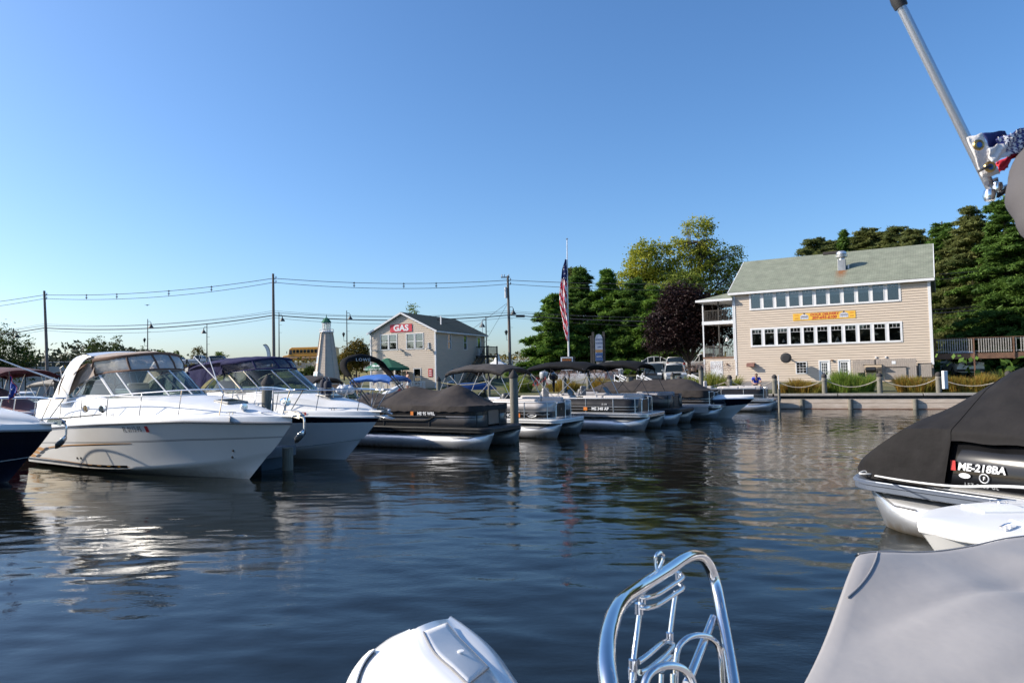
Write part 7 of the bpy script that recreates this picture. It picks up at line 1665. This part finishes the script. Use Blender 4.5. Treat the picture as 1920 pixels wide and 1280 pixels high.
# ================================================================ black tented pontoon on the right
RB = pontoon('black pontoon boat under a black tent cover on the right, registration lettering on its side', (7.70, 12.14), R(117), 7.2, panel=blackp, rail=alu, deckm=M('grey_deck_edge', (.13, .15, .19), .35, .3), seats=False, fence_top=1.60, group='pontoon boats moored in the slips', r=.75, nose=(1.35, .95), fback=1.25, clean=True)
L_ = 7.2; rows_ = []
for k in range(49):
    x = .3+(L_+.04-.3)*k/48
    zr = interp(x, [.3, 1.5, 4.75, 5.0, 6.05, 6.75, 7.24], [2.0, 2.5, 2.56, 2.5, 1.84, 1.22, .80])
    zfen = interp(x, [.3, 5.5, 5.95, 6.6, 7.24], [1.66, 1.66, 1.63, 1.18, .78]); apron = x > 5.28
    wv = 1.32*(1 if x < 6.2 else math.sqrt(max(.0, 1-((x-6.2)/1.12)**2.3)))
    row = []
    lowz = .80 if apron else 1.50+.012*math.sin(x*9)
    for sy in (-1, 1):
        half = []
        wb = 1.285 if x < 6.35 else 1.285*math.sqrt(max(.02, 1-((x-6.35)/.93)**2))
        half.append((x, sy*(wb+(.02 if apron else .035)), min(lowz, zfen)))
        for q_ in (.25, .5, .75): z_ = min(lowz, zfen)+(zfen-min(lowz, zfen))*q_; half.append((x, sy*(wb+.025+(.028*math.sin(x*19+q_*2.5)+.018*math.sin(x*41+q_*4+1))*(1 if apron else 0)*math.sin(q_*PI)), z_))
        half.append((x, sy*wb*1.0, zfen))
        for q_ in (.2, .45, .7): half.append((x, sy*wb*(1-q_), zfen+(zr-zfen)*(1-(1-q_)**1.15)*(1 if q_ < 1 else 1)+.015*math.sin(x*4+q_*9)))
        row += half if sy < 0 else list(reversed(half))
        if sy < 0: row.append((x, 0, zr))
    rows_.append(row)
MB().grid(rows_).build('tent_cover', M('black_tent_canvas', (.019, .0175, .0175), .8, var=.2, bump=.6, bscale=3.5, spec=.15, bdist=.05), RB, smooth=True, angle=50)
sm = MB(); i5 = 37; sm.tube([Vector(p)+Vector((0, 0, .004)) for p in rows_[34]], .006, 4); sm.build('seam', blackc, RB)
sy_ = lambda s, size, x, z, m_, **kw: text(s, size, RB, mat=m_, M4=Matrix.Translation((x, 1.262, z)) @ Matrix.Rotation(PI, 4, 'Z') @ Matrix.Rotation(PI/2, 4, 'X'), **kw)
sy_('ME-218BA', .145, 4.86, 1.14, whitep, bold=.03, shear=.2); sy_('LSZ 2485 GL', .068, 4.86, .90, alud, bold=.0, space=1.25)
MB().bb(5.20, 5.27, 1.256, 1.262, 1.08, 1.22).build('sticker', redp, RB)
MB().lathe([(.08, -.002), (.08, .002)], (0, 0, 0), 18).build('oval_badge', whitep, RB).matrix_local = Matrix.Translation((5.08, 1.262, 1.02)) @ Matrix.Rotation(PI/2, 4, 'X') @ Matrix.Diagonal((1, .45, 1, 1))
MB().tube([(4.82+.06*math.cos(a), 1.262, 1.01+.06*math.sin(a)) for a in [2*PI*k/20 for k in range(20)]], .008, 4, closed=True).build('round_badge', whitep, RB); sy_('F', .07, 4.82, 1.01, whitep, bold=.02)
# bow mooring line
cp = RB.matrix_basis @ Vector((6.55, 1.2, .84)); t = thing('mooring_line', 'white mooring line from the tented pontoon deck corner toward the white bow deck', 'rope', cp); e_ = at(1900, 912, 6.6)
MB().tube(cat([(0, 0, 0), (e_-cp)*.35+Vector((0, 0, -.04)), (e_-cp)*.7+Vector((0, 0, -.05)), e_-cp, (e_-cp)*1.5], 6), .014, 6).build('strand', ropew, t, smooth=True)
MB().tube(cat([(.0, 0, .0), (-.1, .06, .06), (-.2, .02, .03), (-.1, -.05, .03), (.05, 0, .02)], 5), .014, 6).build('cleat_hitch', ropew, t, smooth=True)

def line(lb, a, b, sag):
    a, b = Vector(a), Vector(b); t = thing('mooring_line', lb, 'rope', a, 0, 'mooring lines of the cruisers'); MB().tube([(b-a)*(k/12)-Vector((0, 0, sag*4*(k/12)*(1-k/12))) for k in range(13)], .014, 6).build('strand', ropew, t, smooth=True)
def c1w(x, y, z): return Vector((-14.45, 22.93, 0))+rz2(R(-33)) @ Vector((x, y, z))
line('slack white mooring line from the largest cruiser foredeck to the tall pointed pile', c1w(9.25, .75, 1.68), (-7.22, 20.3, 1.7), .18)
line('slack white mooring line from the navy banded cruiser foredeck to the tall pointed pile', c2w(7.0, -1.05, 1.5), (-7.15, 20.6, 1.55), .3)
# ================================================================ white deck boat at the right, nearer
wd_ = thing('deck_boat', 'white fibreglass bow with hatches at the right edge in front of the tented pontoon', 'motorboat', (10.0, 6.35, 0), R(176))
Hw = Hull(6.1, .7, 2.5, .95, 1.0, zch=.05, zchb=.4, flare=1.3); Hw.ys = lambda u: 1.25*(1 if u < .5 else max(0, 1-((u-.5)/.5)**2.6)**.62); Hw.yc = lambda u: 1.1*(1 if u < .45 else max(0, 1-((u-.45)/.55)**2.2)**.7)
Hw.mesh(wd_, gel, [], nu=44)
us = [1-(1-k/40)**1.4 for k in range(41)]; mb = MB()
for sy in (-1, 1): mb.grid([[Vector((u*6.1, sy*y, z)) for y, z in ((Hw.ys(u), Hw.zs(u)), (Hw.ys(u)*.995, Hw.zs(u)+.05), (Hw.ys(u)*.96, Hw.zs(u)+.085), (Hw.ys(u)*.8, Hw.zs(u)+.10), (Hw.ys(u)*.4, Hw.zs(u)+.12), (0, Hw.zs(u)+.125))] for u in us])
mb.build('deck', gel2, wd_, smooth=True)
for (x, y, a, b) in ((5.1, .35, .55, .42), (4.2, .0, .7, 1.3), (5.15, -.4, .5, .4)):
    h_ = MB().box((x, y, 1.125), (a, b, .03)).build('hatch', nonskid, wd_, bevel=.012)
cleat(wd_, (5.55, .42, 1.09), .6); cleat(wd_, (4.9, -.72, 1.09), 0)
MB().lathe([(.3, 0), (.34, .05), (.3, .3), (.2, .34), (.02, .35)], (3.9, -.1, 1.1), 20).build('seat_base', gel, wd_, smooth=True)
Hw.rail('rub_rail', 1.0, .022, gel, wd_, .008)
# ================================================================ things on our own boat, close to the camera
def P(*a): return at(*a)
# grey fitted cover
cv = thing('grey_boat_cover', 'large pale grey fitted canvas cover draped over the stern seats in the lower right corner', 'cover', (2.0, 2.2, 1.6))
o0 = Vector((2.0, 2.2, 1.6)); rows_ = []; NU, NV = 60, 44
A_, B_, C_, D_ = Vector((1.50, 3.06, 1.72)), Vector((4.1, 4.05, 1.70)), Vector((.14, 1.15, 1.50)), Vector((3.6, .6, 1.62))
for i in range(NU+1):
    u = i/NU; row = []
    for j in range(NV+1):
        v = j/NV; p = (A_.lerp(B_, v)).lerp(C_.lerp(D_, v), u)
        p.z += .055*math.exp(-((v-.0)/.10)**2)*math.exp(-(u/.16)**2)              # pulled-up corner
        p.z -= .02*math.sin(min(1, v*3)*PI)*math.exp(-(u/.35)**2)                 # dip behind the corner
        c_ = (v*1.35-u*.75)
        p.z += .020*math.sin(c_*6.0+1.0)*min(1, u*4)+.012*math.sin(c_*15+u*3)*math.exp(-((u-.25)/.35)**2)+.010*math.sin(v*9+u*13)*math.exp(-(v/.3)**2)
        p.z += (.12*v*v+.035*math.exp(-((v-.22)/.16)**2))*(1-u)
        p.z += min(1, v*5)*(-.016*math.exp(-((u-(.30-.34*v))/.03)**2)+.010*math.exp(-((u-(.36-.34*v))/.04)**2)-.009*math.exp(-((u-(.62-.5*v))/.03)**2)*min(1, v*4))*math.exp(-(max(0, v-.75)/.1)**2)
        p.z += .016*math.sin(v*26-u*16)*math.exp(-((v-.22-u*.5)/.12)**2)*min(1, u*5)+.022*math.exp(-((v-.25-u*.9)/.035)**2)*min(1, u*6)*(1-u)
        row.append(p)
    rows_.append(row)
full = []
e = lambda p, q, dz, out: Vector((p.x+out.x, p.y+out.y, p.z-dz))
nl = Vector((-.82, .57, 0)); nb = Vector((-.35, .93, 0))
for i, row in enumerate(rows_):
    k = [row[0]+nl*.035+Vector((0, 0, -.55)), row[0]+nl*.032+Vector((0, 0, -.3)), row[0]+nl*(.03+.008*math.sin(i*.6))+Vector((0, 0, -.12)), row[0]+nl*.024+Vector((0, 0, -.035)), row[0]+nl*.010+Vector((0, 0, -.008))]
    full.append(k+row)
top_ = full[0]; pre = []
for dz, o_ in ((.55, .035), (.3, .032), (.12, .03), (.035, .024), (.008, .010)): pre.append([p+nb*o_+Vector((0, 0, -dz)) for p in top_])
full = pre+full
MB().grid([[p-o0 for p in r_] for r_ in full]).build('canvas', greyc, cv, smooth=True, angle=80)
def srf(i, j):
    i0, j0 = int(i), int(j); fi, fj = i-i0, j-j0; return rows_[i0][j0].lerp(rows_[i0][j0+1], fj).lerp(rows_[i0+1][j0].lerp(rows_[i0+1][j0+1], fj), fi)
sm = MB(); sm.tube([q-o0+Vector((0, 0, .003)) for q in cat([srf(*q) for q in ((.1, 1.6), (3, 1.7), (6, 1.5), (8.5, 1.0), (10.5, .3))], 5)], .0032, 6)
for js in ((17, 27), (17.5, 27.5)): sm.tube([srf(i, js[0]+(js[1]-js[0])*i/60)-o0+Vector((0, 0, .001)) for i in [k*1.475 for k in range(41)]], .0022, 5)
sm.tube([top_[k]-o0+nb*.012 for k in range(5, len(top_))], .004, 5); sm.build('piping', greyc, cv, smooth=True)

# boarding ladder (polished tubes)
ld = thing('boarding_ladder', 'polished stainless boarding ladder with curved frame and folding rungs at the stern', 'ladder', (.35, 1.8, 1.4)); o1 = Vector((.35, 1.8, 1.4))
fr = [P(1150, 1400, 1.10), P(1144, 1300, 1.14), P(1137, 1236, 1.20), P(1143, 1178, 1.30), P(1162, 1132, 1.42), P(1200, 1101, 1.58), P(1249, 1070, 1.74), P(1292, 1043, 1.9), P(1320, 1047, 2.02), P(1339, 1085, 2.06), P(1353, 1150, 2.0), P(1371, 1250, 1.85), P(1392, 1400, 1.65)]
MB().tube([p-o1 for p in cat(fr, 6)], .0158, 18).build('frame', chrome, ld, smooth=True)
ring = [P(1231, 1068, 1.70), P(1229, 1050, 1.70), P(1231, 1040, 1.70), P(1237, 1035, 1.71), P(1243, 1040, 1.72), P(1243, 1050, 1.72), P(1236, 1066, 1.72)]
MB().tube([p-o1 for p in cat(ring, 4)], .0042, 8).build('eyelet', chrome, ld, smooth=True)
def tb(name, pts, r, n=12): return MB().tube([P(*q)-o1 for q in pts] if len(pts) < 3 else [q-o1 for q in cat([P(*q) for q in pts], 5)], r, n).build(name, chrome, ld, smooth=True)
tb('inner_leg', [(1203, 1118, 1.62), (1195, 1180, 1.60), (1187, 1250, 1.56), (1180, 1400, 1.5)], .0062)
tb('inner_leg', [(1267, 1108, 1.84), (1261, 1150, 1.82), (1255, 1200, 1.8)], .0062)
for dy in (0, 20):
    tb('rung', [(1200, 1117+dy, 1.60), (1213, 1119+dy, 1.60), (1232, 1114+dy, 1.66), (1262, 1095+dy, 1.76), (1280, 1082+dy, 1.82), (1274, 1074+dy, 1.84)], .0058)
tb('rung', [(1197, 1240, 1.58), (1216, 1226, 1.62), (1240, 1206, 1.7), (1252, 1202, 1.76), (1262, 1210, 1.78), (1245, 1230, 1.7), (1218, 1252, 1.62), (1200, 1260, 1.58)], .0066)
tb('rung', [(1220, 1262, 1.6), (1240, 1245, 1.66), (1258, 1230, 1.72), (1256, 1240, 1.72), (1240, 1256, 1.66)], .006)
tb('grab_hoop', [(1266, 1300, 1.78), (1269, 1226, 1.8), (1283, 1200, 1.82), (1307, 1190, 1.86), (1334, 1196, 1.9), (1350, 1222, 1.92), (1356, 1300, 1.9)], .0078)
tb('grab_hoop', [(1204, 1300, 1.5), (1215, 1266, 1.52), (1238, 1249, 1.55), (1268, 1248, 1.58), (1292, 1264, 1.6), (1306, 1300, 1.6)], .0088)
tb('strut', [(1337, 1158, 2.0), (1287, 1284, 1.72)], .0115)
tb('strut', [(1240, 1262, 1.66), (1238, 1330, 1.64)], .006); tb('strut', [(1262, 1262, 1.72), (1262, 1330, 1.7)], .008)
for q in ((1203, 1122, 1.615), (1198, 1140, 1.61), (1187, 1246, 1.56), (1186, 1262, 1.56), (1256, 1194, 1.8), (1272, 1080, 1.84)):
    c_ = P(*q)-o1; MB().tube([c_-Vector((0, 0, .012)), c_+Vector((0, 0, .012))], .0095, 12).build('collar', chrome, ld, smooth=True)

# outboard cowl
om = thing('outboard_motor', 'white outboard engine cowl with inset panel and side vent at the bottom edge', 'outboard motor', (-.25, 2.1, 1.4)); o2 = Vector((-.25, 2.1, 1.4))
ctl = [[(764, 1184, 2.46), (770, 1181, 2.42), (777, 1178, 2.40), (783, 1175, 2.40), (834, 1160, 2.60), (841, 1159, 2.63), (849, 1162, 2.72)],
       [(716, 1213, 2.50), (742, 1222, 2.3), (796, 1226, 2.2), (808, 1226, 2.2), (860, 1192, 2.50), (870, 1187, 2.53), (892, 1190, 2.64)],
       [(672, 1252, 2.42), (702, 1268, 2.2), (836, 1262, 2.08), (846, 1262, 2.08), (893, 1226, 2.40), (904, 1220, 2.43), (934, 1228, 2.54)],
       [(640, 1304, 2.32), (690, 1330, 2.1), (874, 1302, 1.96), (884, 1302, 1.96), (928, 1264, 2.30), (940, 1258, 2.33), (970, 1284, 2.44)],
       [(622, 1390, 2.2), (690, 1400, 1.95), (925, 1370, 1.84), (935, 1370, 1.84), (975, 1330, 2.18), (990, 1325, 2.2), (1015, 1370, 2.34)]]
cols_ = [cat([P(*r_[k])-o2 for r_ in ctl], 7) for k in range(7)]
def across(r_):
    a, b, c, d, e_, f_, g_ = r_; dn = Vector((0, 0, -1)); out = [a+Vector((0, .03, -.6)), a+Vector((0, .01, -.12)), a]
    for q in (.2, .4, .6, .8): out.append(a.lerp(b, q)+Vector((0, -.03, .16))*(b-a).length*math.sin(q*PI))
    out.append(b)
    for q in (.25, .5, .75): out.append(b.lerp(c, q)+Vector((0, 0, .05))*(c-b).length*math.sin(q*PI))
    out += [c, c.lerp(d, .5)-Vector((0, 0, .002)), d]+[d.lerp(e_, q)+Vector((0, 0, .005))*math.sin(q*PI) for q in (.25, .5, .75)]+[e_, e_.lerp(f_, .5), f_]
    for q in (.25, .5, .75): out.append(f_.lerp(g_, q)+Vector((.02, 0, .14))*(g_-f_).length*math.sin(q*PI))
    return out+[g_, g_+Vector((.01, .01, -.12)), g_+Vector((.02, .03, -.6))]
G_ = [across([c[i] for c in cols_]) for i in range(len(cols_[0]))]
G_ = [[p+Vector((0, .10, -.6)) for p in G_[0]], [p+Vector((0, .05, -.08)) for p in G_[0]]]+G_
MB().grid(G_).build('cowl', gel, om, smooth=True, angle=60)
def bil(u, v):          # u along rows of the inset panel, v across
    L0 = cat([P(*r_[3])-o2 for r_ in ctl], 8); R0 = cat([P(*r_[4])-o2 for r_ in ctl], 8); k = u*(len(L0)-1); i = min(int(k), len(L0)-2); f = k-i
    return L0[i].lerp(L0[i+1], f).lerp(R0[i].lerp(R0[i+1], f), v)
pn = [[bil(.07+.62*i/14, .08+.86*j/6)+Vector((0, 0, .006)) for j in range(7)] for i in range(15)]
MB().grid(pn).build('inset_panel', gel2, om, smooth=True, solid=.003, angle=25)
gm2 = MB(); edge = [pn[i][0] for i in range(15)]+[pn[-1][j] for j in range(1, 7)]+[pn[i][-1] for i in range(13, -1, -1)]; gm2.tube(edge, .003, 5); gm2.build('panel_gasket', greyband, om)
c_ = bil(.42, .6)+Vector((0, 0, .012)); MB().lathe([(.012, 0), (.011, .004), (.001, .005)], c_, 14).build('button', gel, om, smooth=True)
vr = range(2+11, 2+23); g0 = [G_[r][3]+Vector((-.002, -.004, .005)) for r in vr]; g1 = [G_[r][5]+Vector((-.002, -.004, .005)) for r in vr]
vg_ = MB().grid([g0, [G_[r][4]+Vector((-.002, -.004, .006)) for r in vr], g1]).build('vent', greyband, om)
g0, g1 = cat(g0, 3), cat(g1, 3)
for k in range(len(g0)):
    a, b = g0[k], g1[k]; MB().bar(a+Vector((-.001, -.003, .003)), b+Vector((-.001, -.003, .005)), .004, .006).build('slat', nonskid, vg_)

# flag staff, furled flag, bracket and rolled canopy
fs = thing('flag_staff', 'brushed metal flag staff with black tip leaning in from the upper right', 'flag staff', P(1815, 262, 1.8)); o3 = Vector(P(1815, 262, 1.8))
MB().tube([(P(1858, 352, 1.8)-o3).lerp(P(1688, 10, 1.8)-o3, k/40) for k in range(41)], .0120, 24).build('tube', M('satin_aluminium', (.55, .56, .58), .25, .75, var=0), fs, smooth=True)
MB().tube([P(1690, 14, 1.8)-o3, P(1684, 2, 1.8)-o3, P(1676, -12, 1.8)-o3], [.0165, .018, .014], 12).build('tip', rubber, fs, smooth=True)
cl = MB(); cl.tube([P(1858, 352, 1.8)-o3, P(1866, 372, 1.8)-o3], .011, 10); cl.tube([P(1850, 344, 1.79)-o3, P(1868, 336, 1.82)-o3, P(1872, 352, 1.8)-o3], .006, 8); cl.tube([P(1862, 366, 1.8)-o3, P(1885, 352, 1.82)-o3, P(1915, 340, 1.9)-o3], .0075, 8); cl.lathe([(.012, -.014), (.016, 0), (.012, .014)], P(1856, 366, 1.78)-o3, 12); cl.lathe([(.012, -.012), (.014, 0), (.012, .012)], P(1870, 352, 1.79)-o3, 12); cl.build('bracket', chrome, fs, smooth=True)
MB().tube([P(1870, 368, 1.78)-o3, P(1882, 360, 1.78)-o3, P(1900, 345, 1.8)-o3], .006, 6).build('strap', rubber, fs)
ff = thing('furled_flag', 'small flag with white grommeted heading and starred blue field wrapped on the leaning staff', 'flag', P(1850, 290, 1.76)); o4 = Vector(P(1850, 290, 1.76))
def sheet(name, c, m_, nu=10, nv=10, amp=.0022, ph=0, solid=.0025, mats=None):
    a, b, c2_, d = [P(*q)-o4 for q in c]; rows_ = [[(a.lerp(b, j/nu)).lerp(d.lerp(c2_, j/nu), i/nv)+Vector((0, amp*math.sin(i*.9+j*.7+ph), amp*.6*math.sin(j*.9+ph))) for j in range(nu+1)] for i in range(nv+1)]
    MB().grid(rows_).build(name, m_, ff, smooth=True, solid=solid); return rows_
hdw = M('cream_heading_cloth', (.70, .66, .62), .8, var=.08, bump=.5, bscale=60)
sheet('heading', [(1813, 258, 1.77), (1842, 250, 1.77), (1875, 326, 1.75), (1842, 334, 1.75)], hdw)
sheet('heading_fold', [(1852, 278, 1.73), (1882, 268, 1.74), (1892, 292, 1.74), (1858, 306, 1.72)], hdw, amp=.004, ph=2)
sheet('blue_field', [(1843, 250, 1.78), (1885, 245, 1.8), (1898, 290, 1.8), (1860, 290, 1.78)], flagblue, ph=1)
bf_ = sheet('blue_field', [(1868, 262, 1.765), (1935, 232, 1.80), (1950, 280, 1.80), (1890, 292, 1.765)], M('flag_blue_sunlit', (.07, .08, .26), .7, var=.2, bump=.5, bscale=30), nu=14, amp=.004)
st = MB()
for i in (1, 3, 5, 7, 9):
    for j in range(1+(i//2) % 2, 14, 2):
        p = bf_[i][j]+Vector((0, -.0035, 0)); ex = (bf_[i][min(j+1, 14)]-bf_[i][j-1]).normalized(); ez = (bf_[i-1][j]-bf_[min(i+1, 10)][j]).normalized()
        st.add([p+(ex*math.cos(PI/2+a*PI/5)+ez*math.sin(PI/2+a*PI/5))*(.0088 if a % 2 == 0 else .0036) for a in range(10)], [tuple(range(10))])
st.build('star', flagwhite, ff, solid=.001)
sheet('red_stripe', [(1868, 306, 1.765), (1898, 288, 1.78), (1890, 315, 1.77), (1874, 323, 1.76)], flagred, amp=.003)
sheet('white_stripe', [(1890, 292, 1.79), (1945, 276, 1.8), (1948, 286, 1.8), (1892, 300, 1.79)], flagred, amp=.003)
br = M('brass', (.5, .33, .12), .3, 1)
for (a, b) in ((1835, 272), (1856, 313)):
    c_ = P(a, b, 1.735)-o4; MB().tube([c_+Vector((.0105*math.cos(k), -.0, .0105*math.sin(k))) for k in [2*PI*i/18 for i in range(18)]], .0042, 8, closed=True).build('grommet', br, ff, smooth=True)
    MB().lathe([(.007, -.001), (.007, .001)], c_+Vector((0, -.002, 0)), 12, rot=Matrix.Rotation(PI/2, 3, 'X')).build('grommet_hole', bluec, ff)
MB().tube([q-o4 for q in cat([P(1834, 322, 1.73), P(1845, 316, 1.72), P(1856, 312, 1.73), P(1862, 316, 1.75)], 4)], .0035, 6).build('tie', rubber, ff, smooth=True)
cb = thing('rolled_canopy', 'grey rolled canopy boot at the right edge below the furled flag', 'canopy', P(1945, 370, 1.6)); o5 = Vector(P(1945, 370, 1.6))
cp_ = cat([P(2050, 200, 1.9), P(1992, 275, 1.75), P(1956, 345, 1.66), P(1972, 395, 1.62), P(2025, 455, 1.6), P(2110, 520, 1.6)], 5)
MB().tube([p-o5 for p in cp_], [.074+.003*math.sin(i*1.7) for i in range(len(cp_))], 24).build('boot', M('slate_canvas', (.085, .078, .08), .8, var=.1, bump=.4, bscale=5, bdist=.03), cb, smooth=True)
fr2 = MB(); e_ = P(2110, 520, 1.6)-o5; fr2.tube([e_+Vector((-.02, 0, .1)), e_, Vector((1.75, 1.25, .45))-o5], .014, 8); f_ = P(2050, 200, 1.9)-o5; fr2.tube([f_, f_+Vector((.5, .1, .02)), Vector((2.35, 1.3, .45))-o5], .014, 8); fr2.build('support_frame', steel, cb, smooth=True)
# stern platform our boat carries all this on
hull_ = thing('own_boat', 'white stern of the boat the photograph is taken from, below the frame', 'motorboat', (0, 0, 0))
MB().bb(-1.3, 1.6, -3.5, 1.15, -.2, .85).build('hull', gel, hull_, bevel=.08)
MB().bb(-.9, 2.5, .9, 1.75, .35, .45).build('swim_platform', gel2, hull_, bevel=.03)
